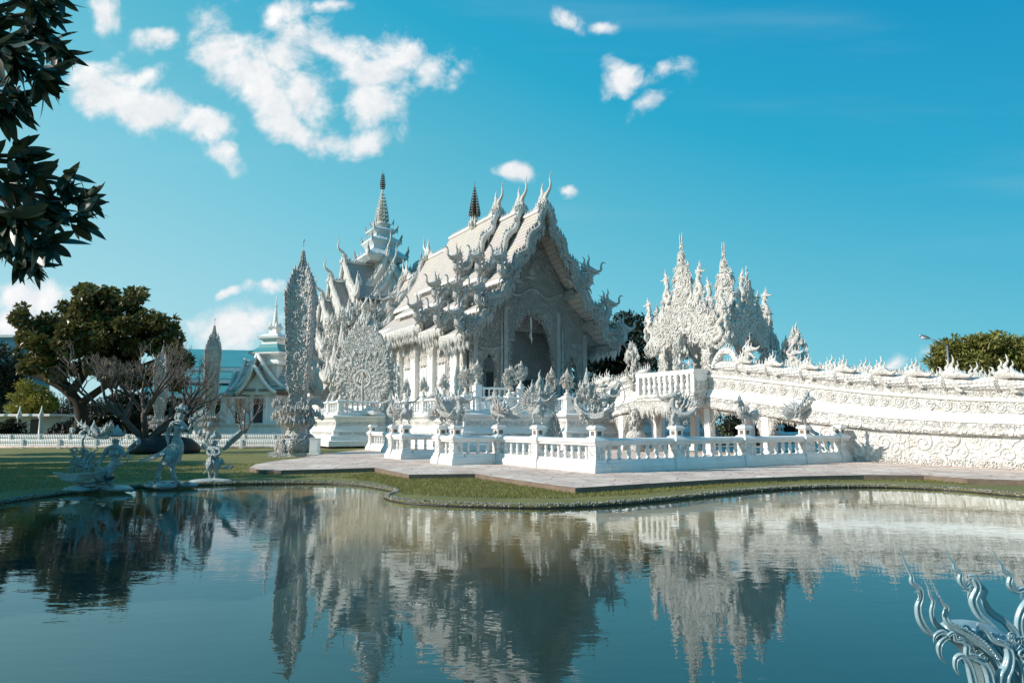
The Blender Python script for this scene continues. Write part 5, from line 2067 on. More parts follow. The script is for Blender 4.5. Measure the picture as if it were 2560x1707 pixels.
    for i in range(900):
        q = rng.random()
        a = ca - 5.6 + rng.uniform(-3.2, 4.5)
        b = cb - 7.6 + rng.uniform(-1.5, 1.5) + (a - ca + 5) * -.15
        z = 8 + q * 7.5 - abs(a - ca + 4.4) * .55
        if rng.random() < .5:
            ms.append(frame((a, b, z), (rng.uniform(-1, 1), -.5, 0), (rng.uniform(-.5, .5), -.3, 1), rng.uniform(.5, 1.2)))
        else:
            cs.append(frame((a, b, z), (1, rng.uniform(-.4, .4), 0), (0, 0, 1), rng.uniform(.4, .8), rng.random() < .5))
    r.inst(T_FLAME, ms)
    r.inst(T_CURL, cs)
    obj('corner_ornament', r, 'orn', t)


tower()


# ================================================================ ornate wheel on the left terrace


def wheel():
    rng = random.Random(71)
    a0, b0, z0 = 3.5, 33.2, FLOOR
    t = thing('flame_medallion', 'huge round carved medallion of curling flames with a round opening left of the hall', 'ornament', (a0, b0, z0), True)
    t.rotation_euler = (0, 0, TH - RAD(42))
    cz = z0 + 2.75
    m = MB()
    hole = [(a0 + .62 * math.cos(x), .62 * math.sin(x)) for x in np.linspace(0, 6.283, 25)[:-1]]
    rows = []
    for y in (b0 - .18, b0 + .18):
        pass
    ring_in = [(.62 * math.cos(x), .62 * math.sin(x)) for x in np.linspace(0, 2 * math.pi, 33)]
    outl = []
    for x in np.linspace(0, 2 * math.pi, 33):
        rr = 2.15
        s = math.sin(x)
        if s > .25:
            rr += ((s - .25) / .75) ** 2.2 * 2.1
        outl.append((rr * math.cos(x) * (1.0 if s < .3 else 1 - (s - .3) * .25), rr * s))
    P = [[(a0 + x, b0 - .18, cz + z) for x, z in ring_in], [(a0 + x, b0 - .18, cz + z) for x, z in outl],
         [(a0 + x, b0 + .18, cz + z) for x, z in outl], [(a0 + x, b0 + .18, cz + z) for x, z in ring_in], [(a0 + x, b0 - .18, cz + z) for x, z in ring_in]]
    m.grid(P, False, False)
    w = obj('disc', m, 'fine', t)
    r = MB()
    relief(r, outl[:-1], (a0, b0 - .19, cz), (1, 0, 0), (0, 0, 1), 900, .30, rng, mind=.15, depth=2.0, hole=[(x * .95, z * .95) for x, z in ring_in[:-1]], upright=1.5)
    ms = []
    for k in range(0, 32):                # tongues round the rim and rings of tongues inside
        x, z = outl[k]
        n = arr((x, 0, z)) / math.hypot(x, z)
        ms.append(frame((a0 + x * .96, b0, cz + z * .96), (n[2], 0, -n[0]), n + arr((rng.uniform(-.3, .3), 0, .25 + rng.uniform(-.2, .3))), rng.uniform(.35, .8)))
    for rr, s in ((.8, .3), (1.05, .3), (1.35, .34), (1.65, .34), (1.95, .4)):
        for an in np.linspace(0, 6.283, int(rr * 26))[:-1]:
            an += rng.uniform(-.16, .16)
            n = arr((math.cos(an), 0, math.sin(an)))
            rj = rr + rng.uniform(-.14, .14)
            sj = s * rng.uniform(.6, 1.5)
            ms.append(frame((a0 + rj * n[0], b0 - .22, cz + rj * n[2]), (n[2], 0, -n[0]), n + arr((rng.uniform(-.7, .7), 0, .4)), (sj, sj * 1.8, sj), rng.random() < .5))
    r.inst(T_FLAME, ms)
    r.tube([(a0 + .66 * math.cos(x), b0 - .2, cz + .66 * math.sin(x)) for x in np.linspace(0, 6.283, 25)], .08, 6)
    r.tube([(a0, b0 - .25, z0 + .6), (a0, b0 - .25, cz - .1), (a0 + .1, b0 - .25, cz + .3)], [.1, .06, .02], 5)
    r.inst(T_FLAME, [frame((a0 + q * .25, b0 - .2, cz - .35 + abs(q) * .1), (1, 0, 0), (q * .5, 0, 1), .6) for q in (-1.5, -.7, 0, .7, 1.5)])
    obj('flame_relief', r, 'orn', w)
    f = MB()
    ms = []
    for i in range(520):                  # upright spray that climbs from the top and down both shoulders
        q = rng.random()
        x = rng.gauss(0, .9) * (1.15 - q)
        ms.append(frame((a0 + x, b0 + rng.uniform(-.2, .3), cz + 1.6 + q * 3.2), (1, 0, 0), (x * .35 + rng.uniform(-.3, .3), 0, 1), rng.uniform(.3, .7), rng.random() < .5))
    for i in range(420):
        x = rng.choice((-1, 1)) * rng.uniform(1.4, 2.9)
        ms.append(frame((a0 + x, b0 + rng.uniform(-.1, .4), z0 + rng.uniform(.3, 4.8) * (1.3 - abs(x) * .2)), (1, 0, 0), (x * .12 + rng.uniform(-.5, .5), 0, 1), rng.uniform(.3, .65), x > 0))
    f.inst(T_FLAME, ms)
    obj('flame_spray', f, 'orn', t)
    b = MB()
    b.lathe([(1.5, z0), (1.5, z0 + .25), (1.1, z0 + .4), (.9, z0 + .7)], square=True, c=(a0, b0))
    obj('foot', b, 'white', t)


wheel()

# ================================================================ obelisks


def obelisk(base, name_label, scale=1.0, rot=0.0, detail=1.0, seed=81):
    rng = random.Random(seed)
    t = local_thing('flame_obelisk', name_label, 'obelisk', base, rot, 'flame covered obelisks on the lawn')
    m = MB()
    m.box(-1.25, 1.25, -1.05, 1.05, 0, .22)
    m.lathe([(1.05, .22), (1.12, .55), (.95, .95), (.62, 1.15), (.55, 1.55), (.8, 1.75), (.82, 1.9), (.5, 2.0), (.5, 2.25), (.68, 2.4), (.7, 2.55), (.45, 2.65)], 12)
    p = obj('pedestal', m, 'pearl', t)
    r = MB()
    ms, cs = [], []
    for i in range(int(300 * detail)):
        z = rng.uniform(.25, 1.1)
        an = rng.uniform(0, 6.28)
        rr = np.interp(z, [.22, .55, .95, 1.15], [1.05, 1.12, .95, .65]) + .02
        d = (math.cos(an), math.sin(an), 0)
        cs.append(frame((rr * d[0], rr * d[1], z), (-d[1], d[0], 0), (0, 0, 1), rng.uniform(.22, .36), rng.random() < .5))
    for z, rr, n in ((1.8, .85, 26), (2.45, .72, 22), (1.9, .8, 14)):   # curling brackets under the shaft
        for an in np.linspace(0, 6.283, n)[:-1]:
            d = (math.cos(an), math.sin(an), 0)
            ms.append(frame((rr * d[0], rr * d[1], z), d, (d[0] * .9, d[1] * .9, .35), rng.uniform(.35, .6)))
            cs.append(frame((rr * d[0] * 1.1, rr * d[1] * 1.1, z), d, (0, 0, 1), rng.uniform(.25, .4), rng.random() < .5))
    # a pair of feathered scrolls that lean out on each side
    for s in (-1, 1):
        for z in (1.95, 2.6):
            for k in range(14):
                f = k / 13
                ms.append(frame((s * (.6 + f * .75), rng.uniform(-.25, .25), z + .25 * math.sin(f * 3)), (s, 0, 0), (s * .7, 0, .7), .45))
    r.inst(T_CURL, cs)
    r.inst(T_FLAME, ms)
    obj('scroll_relief', r, 'pearl', p)
    prof = [(.36, 2.6), (.34, 3.3), (.5, 4.0), (.56, 5.2), (.6, 6.6), (.66, 8.0), (.68, 8.7), (.57, 9.4), (.36, 10.1), (.16, 10.7)]
    m = MB()
    m.lathe(prof, 4, square=True)
    sh = obj('shaft', m, 'pearl', t)
    r = MB()
    ms, cs = [], []
    W = lambda z: float(np.interp(z, [p_[1] for p_ in prof], [p_[0] for p_ in prof]))
    for i in range(int(620 * detail)):
        z = rng.uniform(2.7, 10.2)
        w = W(z)
        u = rng.uniform(-1, 1) * w
        side = rng.randrange(4)
        px, py = ((u, -w), (w, u), (u, w), (-w, u))[side]
        d = ((1, 0, 0), (0, 1, 0), (-1, 0, 0), (0, -1, 0))[side]
        (cs if rng.random() < .65 else ms).append(frame((px, py, z), d, (d[0] * rng.uniform(-.5, .5), d[1] * rng.uniform(-.5, .5), 1), rng.uniform(.24, .46), rng.random() < .5))
    for c_ in ((-1, -1), (1, -1), (1, 1), (-1, 1)):        # flames up the four edges
        z = 2.8
        while z < 10.35:
            w = W(z)
            d = arr((c_[0], c_[1], 0)) / 1.414
            q = rng.uniform(.5, .85) * (1 if z > 5.8 else .7)
            ms.append(frame((c_[0] * w * .95, c_[1] * w * .95, z), d, d * .75 + arr((0, 0, 1)), (q, q * 1.4, q)))
            for e in ((c_[0], 0, 0), (0, c_[1], 0)):
                ms.append(frame((c_[0] * w * .95, c_[1] * w * .95, z + .15), e, arr(e) * .6 + arr((0, 0, 1)), q * .7))
            z += .27
    r.inst(T_CURL, cs)
    r.inst(T_FLAME, ms)
    obj('flame_relief', r, 'pearl', sh)
    m = MB()
    pr = []
    z = 10.3
    rr = .26
    for k in range(8):
        pr += [(rr * .45, z), (rr, z + .09), (rr * .4, z + .16)]
        z += .17
        rr *= .82
    pr += [(.02, z), (.015, 12.1), (.06, 12.14), (.05, 12.2), (.004, 12.36)]
    m.lathe(pr, 8)
    ms = []
    z = 10.25
    rr = .3
    for k in range(7):
        for an in np.linspace(0, 6.283, 9)[:-1]:
            d = (math.cos(an), math.sin(an), 0)
            ms.append(frame((rr * d[0], rr * d[1], z), d, (d[0] * .5, d[1] * .5, 1), .16 + rr))
        z += .19
        rr *= .8
    m.inst(T_FLAME2, ms)
    obj('finial', m, 'pearl', t)
    t.scale = (scale,) * 3
    return t


ob = obelisk((-11.95, 38.2, LAWN), 'tall flame covered obelisk on a scrolled pedestal beside the paved path', 1.0, .1)
dup(ob, (-26.4, 60, LAWN), .4, 'slender pale obelisk behind the bare frangipani branches left of the small shrine', None, .90)
dup(ob, (-33.9, 66, LAWN), .2, 'faint pale obelisk half hidden behind the crown of the bare frangipani', None, .8)

# ================================================================ low white fences


def low_fence(label, pts, h, gap, rows, seed):
    rng = random.Random(seed)
    P = arr([(x, y, LAWN) for x, y in pts])
    t = thing('low_fence', label, 'fence', tuple(P[0]), False, 'low white fences across the lawn')
    L = np.concatenate([[0], np.cumsum(np.linalg.norm(np.diff(P, axis=0), axis=1))])
    at_ = lambda s: arr([np.interp(s, L, P[:, i]) for i in range(3)])
    kerb = MB()
    kerb.tube([p + arr((0, 0, .08)) for p in P], [.14] * len(P), 4)
    obj('kerb', kerb, 'pave', t)
    r = MB()
    for z in (.28 * h, .62 * h):
        r.tube([p + arr((0, 0, z + .1)) for p in P], .03, 5)
    obj('rail', r, 'white', t)
    lv = MB()
    ms = []
    s = 0.0
    while s < L[-1]:
        p = at_(s)
        d = at_(min(s + .05, L[-1])) - at_(max(s - .05, 0))
        d /= np.linalg.norm(d)
        for z, sc_ in rows:
            ms.append(frame(p + arr((0, 0, z * h)), d, d * .55 + arr((0, 0, 1)), (sc_ * 1.25, sc_ * 1.5, sc_)))
        s += gap
    lv.inst(T_LEAF, ms)
    obj('leaf_panel', lv, 'white', t)
    pb = MB()
    pb.box(-.09, .09, -.09, .09, 0, h * .9)
    pb.box(-.13, .13, -.13, .13, 0, .12)
    me = pb.data('post')
    me.materials.append(M['white'])
    k = max(2, int(L[-1] / 2.6))
    for i in range(k + 1):
        o = bpy.data.objects.new('post', me)
        COL.objects.link(o)
        o.parent = t
        o.location = at_(L[-1] * i / k) - P[0]


low_fence('nearer low white fence of leaf shaped panels running across the lawn', [(-44, 50.7), (-30, 50.7), (-16, 50.6), (-12.5, 52), (-10.6, 56), (-9.9, 60)], .74, .13, ((.12, .4), (.46, .4)), 4)
low_fence('farther low white fence of leaf shaped panels in front of the big tree', [(-52, 64), (-38, 64), (-24, 64), (-14, 64.5)], .92, .16, ((.15, .46), (.5, .46)), 5)

# ================================================================ small shrine


def shrine():
    cx, cy = -26.6, 76.0
    t = local_thing('small_shrine', 'small plain white shrine with winged gables and a ringed spire', 'shrine', (cx, cy, LAWN), RAD(-16))
    m = MB()
    stepped(m, [(-6, -3.2), (3.2, -3.2), (3.2, 4), (-6, 4)], [(1.2, 0), (1.2, .5), (.9, .7), (.8, 1.4), (1.0, 1.7), (1.0, 1.85)])
    obj('base', m, 'white', t)
    m = MB()
    m.box(-1.9, 1.9, -2.2, 2.2, 1.85, 6.0)
    w = obj('wall', m, 'white', t)
    d = MB()
    d.box(-.65, .65, -2.32, -2.203, 1.9, 4.5)
    do = obj('doorway', d, 'shade', w)
    d = MB()
    for x in (-.85, .85):
        d.box(x - .18, x + .18, -2.5, -2.2, 1.85, 4.9)
    d.box(-1.05, 1.05, -2.52, -2.2, 4.902, 5.2)
    obj('door_frame', d, 'white', do)
    # winged gable roofs
    for (ang, dist, za, hw, zf) in ((0, 3.0, 7.7, 2.5, 5.0), (0, 2.4, 8.9, 3.0, 5.6), (-90, 4.6, 7.3, 2.4, 4.9), (-90, 3.2, 8.7, 3.0, 5.4), (90, 3.6, 8.6, 2.9, 5.4)):
        a = RAD(ang)
        dv = arr((math.sin(a), -math.cos(a), 0))
        nv = arr((math.cos(a), math.sin(a), 0))
        C = lambda u_, v_, z: tuple(dv * u_ + nv * v_ + arr((0, 0, z)))
        r = MB()
        bb = MB()
        for s in (-1, 1):
            row, edge = [], []
            for k in range(7):
                q = k / 6
                z = za + (zf - za) * q - .45 * math.sin(math.pi * q)
                fl = .55 * (1 - q) ** 2
                row.append([C(dist + fl, s * hw * q, z + fl * .55), C(.2, s * hw * q, z)])
                edge.append(C(dist + fl + .04, s * hw * q, z + fl * .55 + .05))
            r.grid(row, True)
            r.grid([[tuple(arr(p) - arr((0, 0, .15))) for p in rr] for rr in row], True)
            bb.tube(edge, np.stack([np.full(7, .22), np.full(7, .12)], 1), 6, tuple(dv))
        ro = obj('roof', r, 'tile', t)
        obj('bargeboard', bb, 'white', ro)
        g = MB()
        g.add([C(dist - .3, -hw * .8, zf - .1), C(dist - .3, hw * .8, zf - .1), C(dist - .3, 0, za - .3)], None, [(0, 1, 2)])
        g.add([C(dist - .34, -hw * .8, zf - .1), C(dist - .34, hw * .8, zf - .1), C(dist - .34, 0, za - .3)], None, [(0, 1, 2)])
        obj('gable', g, 'white', ro)
    m = MB()
    for x in (-4.2, -5.2):
        for y in (-2.0, 2.0):
            m2 = MB()
            m2.lathe([(.32, 1.85), (.3, 2.2), (.22, 4.9), (.3, 5.1)], square=True, c=(x + .5, y))
            obj('column', m2, 'white', t)
    st = MB()
    st.lathe([(1.6, 6.0), (1.6, 8.0), (2.0, 8.2), (2.0, 8.5), (1.4, 8.7), (1.3, 9.2), (1.95, 9.4), (1.95, 9.6)], square=True)
    st.lathe([(1.0, 10.55), (.95, 11.0), (1.35, 11.2), (1.35, 11.35), (.8, 11.75), (.5, 11.8), (.42, 12.3), (.62, 12.55), (.3, 12.65)], square=True)
    so = obj('stacked_tower', st, 'white', t)
    st = MB()
    st.lathe([(1.98, 9.602), (1.3, 10.1), (1.05, 10.55)], square=True)
    st.lathe([(1.38, 11.352), (.9, 11.55), (.81, 11.76)], square=True)
    obj('tower_roof', st, 'teal_roof', so)
    sp = MB()
    pr = [(.4, 12.6)]
    z = 12.7
    rr = .46
    for k in range(11):
        pr += [(rr * .6, z), (rr, z + .1), (rr * .6, z + .2)]
        z += .22
        rr *= .88
    pr += [(.05, z), (.04, 16.2)]
    sp.lathe(pr, 10)
    for k in range(4):
        zz = 14.9 + .26 * k
        sp.lathe([(.03, zz), (.26 - k * .05, zz + .05), (.03, zz + .14)], 8)
    for s in range(4):
        an = s * math.pi / 2 + math.pi / 4
        dx = (math.cos(an), math.sin(an), 0)
        sp.inst(T_LEAF, [frame((dx[0] * .5, dx[1] * .5, 12.3), dx, (dx[0] * .8, dx[1] * .8, .8), (2.2, 2.2, .9))])
    obj('spire', sp, 'white', so)


shrine()

# ================================================================ hall with the teal roof and other far buildings


def far_buildings():
    t = local_thing('sheet_roof_building', 'long building with a stepped teal sheet roof behind the small shrine', 'building', (-36, 108, LAWN), RAD(12))
    m = MB()
    m.box(-19, 14, 0, 18, 0, 6.6)
    obj('wall', m, 'pale_teal', t)
    m = MB()
    for z0, z1, y0, y1 in ((6.2, 8.0, -2.2, 0.6), (8.6, 10.4, 0.0, 2.4), (10.6, 14.0, 1.8, 9.0)):
        m.hexa([(-20, y0, z0), (15, y0, z0), (15, y1, z1), (-20, y1, z1), (-20, y0, z0 + .2), (15, y0, z0 + .2), (15, y1, z1 + .2), (-20, y1, z1 + .2)])
    m.box(-20, 15, 9, 18, 13.6, 14.0)
    ro = obj('roof', m, 'teal_roof', t)
    m = MB()
    for z, y in ((6.12, -2.3), (8.5, -.1), (10.5, 1.7)):
        m.box(-20.2, 15.2, y - .2, y + .1, z - .45, z + .1)
    obj('gutter', m, 'pale_blue', ro)
    m = MB()
    m.box(-19, 14, .4, .8, 6.6, 8.5)
    m.box(-19, 14, 2.2, 2.6, 8.5, 10.6)
    obj('clerestory', m, 'pale_teal', t)
    for x in range(-18, 14, 4):
        p = MB()
        p.box(x - .25, x + .25, -.3, .0, 0, 6.1)
        obj('pilaster', p, 'pale_blue', t)
    t = local_thing('glass_building', 'blue glass building peeping over the trees at the left edge', 'building', (-98, 128, LAWN), 0)
    m = MB()
    m.box(-8, 4.6, 0, 10, 0, 18)
    obj('wall', m, 'blue_glass', t)
    m = MB()
    m.box(-8.3, 4.9, -.3, 10.3, 18, 18.5)
    obj('roof', m, 'pale_blue', t)
    t = local_thing('white_pavilion', 'pale white walled pavilion with slim pillars under the trees at far left', 'building', (-53, 74, LAWN), RAD(-8))
    m = MB()
    m.box(-8, 3.2, 2, 8, 0, 2.6)
    w = obj('wall', m, 'pale_blue', t)
    for x in (-6.2, -3.1, 0):
        d = MB()
        d.box(x - .5, x + .5, 1.93, 1.998, .3, 2.3)
        obj('window', d, 'shade', w)
    for x in (-7, -5, -2.6, .4, 3.0):
        p = MB()
        p.lathe([(.3, 0), (.3, .4), (.18, .5), (.16, 2.3), (.3, 2.5), (.1, 3.2), (.04, 3.7)], 8, c=(x, -.5))
        obj('pillar', p, 'white', t)
    m = MB()
    m.box(-8.4, 3.6, -.1, 8.4, 2.6, 2.85)
    obj('roof', m, 'white', t)
    # signboard and kiosk seen under the bridge
    p = wor(27, 16.5)
    t = local_thing('signboard', 'dark noticeboard on two posts seen under the bridge', 'sign', (p.x, p.y, 0), RAD(10))
    m = MB()
    for x in (-.35, .35):
        m.box(x - .06, x + .06, -.06, .06, 0, 2.4)
    obj('post', m, 'steel', t)
    m = MB()
    m.box(-.75, .75, -.09, -.062, 1.5, 2.7)
    obj('panel', m, 'shade', t)


far_buildings()

# ================================================================ trees


def leaves(mb, clusters, n, size, rng, droop=.3, flat=.5, aspect=.42):
    """leaf sized bent faces spread through ellipsoid clusters [(centre, radii)]"""
    vol = np.array([r[0] * r[1] * r[2] for c, r in clusters]) ** .8
    pick = rng.choice(len(clusters), n, p=vol / vol.sum())
    C = arr([c for c, r in clusters])[pick]
    Rr = arr([r for c, r in clusters])[pick]
    d = rng.normal(size=(n, 3))
    d /= np.linalg.norm(d, axis=1, keepdims=True)
    q = rng.uniform(0.25, 1.0, (n, 1)) ** .45
    P = C + d * q * Rr
    ax = d + rng.normal(0, .8, (n, 3)) + arr((0, 0, -droop))
    ax /= np.linalg.norm(ax, axis=1, keepdims=True)
    up = rng.normal(0, flat, (n, 3)) + arr((0, 0, 1)) + d * .4
    sd = np.cross(ax, up)
    sd /= np.maximum(np.linalg.norm(sd, axis=1, keepdims=True), 1e-6)
    nn = np.cross(sd, ax)
    L = size * rng.uniform(.6, 1.35, (n, 1))
    w = L * aspect
    v = np.stack([P, P + ax * L * .5 + sd * w * .5 + nn * L * .08, P + ax * L - nn * L * .12, P + ax * L * .5 - sd * w * .5 + nn * L * .08], 1)
    base = np.arange(n)[:, None] * 4
    mb.add(v.reshape(-1, 3), base + arr([[0, 1, 2, 3]]).astype(int), None, False)


def limb(mb, pts, r0, r1, sides=8, per=4):
    p = catmull(pts, per)
    mb.tube(p, np.linspace(r0, r1, len(p)), sides)


def clumps(rng, centre, radii, n, rr, shell=.55):
    out = []
    for _ in range(n):
        d = rng.normal(size=3)
        d /= np.linalg.norm(d)
        q = rng.uniform(shell, 1.0)
        c = arr(centre) + d * arr(radii) * q
        s = rr * rng.uniform(.55, 1.25)
        out.append((c, (s * rng.uniform(.9, 1.4), s * rng.uniform(.9, 1.4), s * rng.uniform(.55, .85))))
    return out


def tree(name, label, base, limbs, clusters, nleaf, lsize, leafmat_, barkmat, seed, group=None, cat='tree', **kw):
    rng = np.random.default_rng(seed)
    t = thing(name, label, cat, tuple(base), False, group)
    b = MB()
    for pts, r0, r1 in limbs:
        limb(b, [arr(base) + arr(p) for p in pts], r0, r1)
    obj('trunk', b, barkmat, t)
    c = MB()
    leaves(c, [(arr(base) + arr(cc), r) for cc, r in clusters], nleaf, lsize, rng, **kw)
    obj('crown', c, leafmat_, t)
    return t


def trees():
    # big old tree behind the fences
    rng = np.random.default_rng(91)
    bx, by = -44.5, 70.0
    K = 70.0 / FPX

    def rel(px, py, dy=0.0):
        p = at(px, py, by + dy)
        return (p.x - bx, dy, p.z - LAWN)
    cl = []
    blobs = [(235, 755, 62, 44), (160, 790, 40, 36), (300, 785, 50, 46), (340, 740, 34, 22), (78, 800, 36, 34), (60, 790, 28, 26), (110, 850, 55, 46), (190, 850, 62, 50), (270, 850, 70, 55),
             (350, 860, 60, 45), (400, 815, 42, 28), (385, 795, 32, 20), (430, 870, 42, 36), (440, 910, 40, 30), (90, 900, 50, 36), (150, 920, 40, 25), (330, 920, 90, 40), (250, 920, 60, 35), (420, 940, 50, 30), (200, 770, 40, 36), (230, 725, 36, 22)]
    for px, py, rx, ry in blobs:
        for k in range(9):
            dy = rng.uniform(-4, 4)
            an = rng.uniform(0, 6.28)
            q = rng.uniform(.2, 1.0)
            c = rel(px + math.cos(an) * rx * q * .9, py + math.sin(an) * ry * q * .9, dy)
            s = K * (rx + ry) * .5 * rng.uniform(.24, .46)
            cl.append((c, (s * 1.15, s * 1.15, s * .75)))
    L = lambda *p: [rel(*q) for q in p]
    limbs = [([(0, 0, 0)] + L((205, 1050), (190, 1000), (150, 965), (95, 940), (40, 915)), .72, .2), (L((175, 985), (215, 930), (260, 870), (300, 790)), .5, .12), (L((190, 1010), (150, 940), (110, 880), (85, 810)), .5, .1),
             (L((150, 965), (95, 905), (60, 850)), .3, .08), (L((260, 880), (330, 850), (400, 820)), .25, .06), (L((230, 910), (230, 830), (235, 750)), .35, .08), (L((200, 1010), (270, 960), (340, 920), (420, 890)), .42, .1)]
    tree('broad_tree', 'huge spreading olive green tree with a leaning dark trunk behind the low fences', (bx, by, LAWN), limbs, cl, 30000, .6, 'leaf_big', 'bark', 92, aspect=.6)
    # dark conifer like trees on the left edge and young lime tree
    base = at(12, 1060, 84)
    cl = clumps(rng, (0, 0, 7.0), (4.2, 3.5, 4.6), 40, 1.5, .2)
    tree('dark_tree', 'dense dark green tree at the left edge of the lawn', (base.x - 2, 84, LAWN), [([(0, 0, 0), (.2, 0, 3), (0, .2, 8)], .5, .1)], cl, 9000, .5, 'leaf_dark', 'bark', 93)
    base = at(80, 1060, 80)
    cl = clumps(rng, (0, 0, 4.4), (2.7, 2, 2.6), 26, .9, .3)
    tree('young_tree', 'young lime green sunlit tree below the big leaning trunk', (base.x, 80, LAWN), [([(0, 0, 0), (.1, 0, 2), (0, .1, 5)], .15, .05)], cl, 5200, .42, 'leaf_lime', 'bark', 94)
    base = at(30, 1060, 96)
    cl = [((0, 0, 7 + k * .8), (1.0 - k * .09, 1.0 - k * .09, .8)) for k in range(9)]
    tree('slender_tree', 'slender tapering tree top rising beside the blue glass building', (base.x, 96, LAWN), [([(0, 0, 0), (0, 0, 6), (0, 0, 14)], .2, .04)], cl, 2200, .4, 'leaf_big', 'bark', 95)
    # hedge of darker trees between far fence and buildings
    for i, (px, Y, w, h) in enumerate(((240, 96, 6.0, 6.0), (330, 98, 6.0, 6.4), (420, 92, 5.0, 6.0), (545, 90, 3.4, 5.6), (135, 100, 5.5, 5.0))):
        base = at(px, 1060, Y)
        cl = clumps(rng, (0, 0, h * .55), (w * .6, w * .5, h * .45), 22, 1.1, .2)
        tree('round_tree', ('dark round tree behind the bird boat statue', 'dark round tree behind the bare frangipani crown', 'dark round tree beside the teal roofed building', 'small dark tree just left of the small shrine', 'dark tree behind the standing visitors')[i],
             (base.x, Y, LAWN), [([(0, 0, 0), (.1, 0, h * .3), (0, .1, h * .6)], .3, .1)], cl, 3800, .5, 'leaf_dark', 'bark', 100 + i, 'dark round trees behind the far fence')
    for i, (px, Y, w, h) in enumerate(((215, 73, 2.6, 3.0), (262, 74, 2.6, 3.2), (310, 75, 2.6, 3.0), (355, 73, 2.6, 2.8), (170, 75, 2.2, 2.6), (20, 71, 1.6, 2.2))):
        base = at(px, 1060, Y)
        cl = clumps(rng, (0, 0, h * .5), (w * .7, w * .5, h * .42), 14, .7, .2)
        tree('garden_bush', ('dark bush to the right of the leaning trunk', 'dark bush behind the swan boat', 'dark bush left of the bare frangipani foot', 'dark bush right behind the bare frangipani', 'dark bush just behind the standing visitors', 'dark bush before the white pavilion')[i], (base.x, Y, LAWN),
             [([(0, 0, 0), (.1, 0, .6), (0, .1, 1.6)], .1, .04)], cl, 1800, .38, 'leaf_dark', 'bark', 140 + i, 'dark bushes behind the far fence', 'bush')
    # dark spreading tree to the right of the hall
    base = at(1552, 1060, 82)
    cl = clumps(rng, (0, 0, 9.6), (7.0, 5, 5.0), 66, 1.7, .25) + clumps(rng, (.8, 0, 13.3), (3.0, 3, 2.0), 18, 1.2, .3)
    tree('spreading_tree', 'dark spreading tree between the temple hall and the flame gate', (base.x, 82, LAWN), [([(0, 0, 0), (.3, 0, 3), (0, .2, 6), (-2, 0, 9)], .6, .15), ([(.1, 0, 5), (2, 0, 8), (4, 0, 10)], .35, .08)], cl, 17000, .5, 'leaf_dark', 'bark', 110)
    # mango tree on the right
    base = at(2455, 1060, 60)
    cl = clumps(rng, (0, 0, 7.0), (4.2, 3.6, 2.3), 50, 1.0, .35) + clumps(rng, (1.6, 0, 8.3), (2.4, 2.4, 1.5), 24, .8, .3)
    tree('mango_tree', 'sunlit mango tree with a rounded crown behind the bridge at right', (base.x, 60, LAWN), [([(0, 0, 0), (.2, 0, 2.5), (0, .2, 5)], .4, .2), ([(0, 0, 3), (-2, 0, 5.5), (-3, 0, 7)], .2, .06), ([(0, 0, 3), (2, 0, 5.5), (3, 0, 8)], .2, .06)], cl, 17000, .42, 'leaf_mango', 'bark', 111)
    base = at(2585, 1060, 58)
    cl = clumps(rng, (0, 0, 6.2), (1.7, 2, 2.6), 18, .8, .3)
    tree('mango_tree', 'mango tree cut off by the right edge behind the naga parapet', (base.x, 58, LAWN), [([(0, 0, 0), (.1, 0, 3), (0, .1, 6)], .3, .1)], cl, 4200, .42, 'leaf_mango', 'bark', 112)
    # small palm tuft beyond the bridge
    base = at(2245, 1060, 62)
    t = thing('small_palm', 'small palm top peeping over the bridge parapet left of the mango tree', 'palm', (base.x, 62, LAWN))
    m = MB()
    m.tube([(base.x, 62, LAWN), (base.x, 62, 5.6)], [.18, .12], 6)
    obj('trunk', m, 'bark', t)
    m = MB()
    ms = []
    for k in range(60):
        an = k * 2.4
        el = -.4 + 1.7 * (k / 60)
        d = (math.cos(an) * math.cos(el), math.sin(an) * math.cos(el), math.sin(el))
        ms.append(frame((base.x, 62, 5.6), (-math.sin(an), math.cos(an), 0), d, (1.0, 1.0, 1.15)))
    m.inst(T_LEAF, ms)
    obj('crown', m, 'leaf_big', t)
    # dark screen of garden trees behind the bridge arches
    for i, (a, b) in enumerate(((24, 22), (28, 17), (33, 14), (38, 12), (36, 20), (29, 27), (31, 18), (43, 14), (26, 25))):
        p = wor(a, b)
        cl = clumps(rng, (0, 0, 1.7), (2.9, 2.2, 1.6), 26, 1.0, .2)
        tree('garden_shrub', 'dark garden shrub behind the arches of the bridge', (p.x, p.y, LAWN), [([(0, 0, 0), (.1, 0, .8), (0, .1, 1.8)], .1, .04)], cl, 3400, .32, 'leaf_dark', 'bark', 120 + i, 'garden shrubs seen under the bridge', 'shrub')
    # shade trees outside the frame on the left whose shadows stripe the lawn
    for i, (x, y, h, w) in enumerate(((-18.2, 12.0, 6.0, 3.6), (-21.3, 16.6, 7.0, 3.6), (-26.0, 23.5, 7.6, 3.4), (-32.5, 32.5, 8.0, 3.6), (-20.6, 20.4, 7.2, 2.6), (-26.3, 28.0, 8.2, 3.0), (-34.5, 38.5, 9.0, 3.2))):
        cl = clumps(rng, (0, 0, h * .66), (w, w * .7, h * .34), 26, .95, .3)
        tree('shade_tree', ('dense shade tree standing left of the pond', 'dense shade tree left of the kinnari statues', 'dense shade tree at the left side of the lawn', 'dense shade tree left of the low fence', 'small shade tree between two bigger ones left of the lawn', 'tall shade tree behind the bigger ones left of the lawn', 'tallest shade tree near the left end of the low fence')[i], (x, y, LAWN),
             [([(0, 0, 0), (.2, 0, h * .3), (0, .2, h * .7)], .35, .12)], cl, 6500, .42, 'leaf_big', 'bark', 130 + i, 'shade trees along the left of the lawn')


trees()


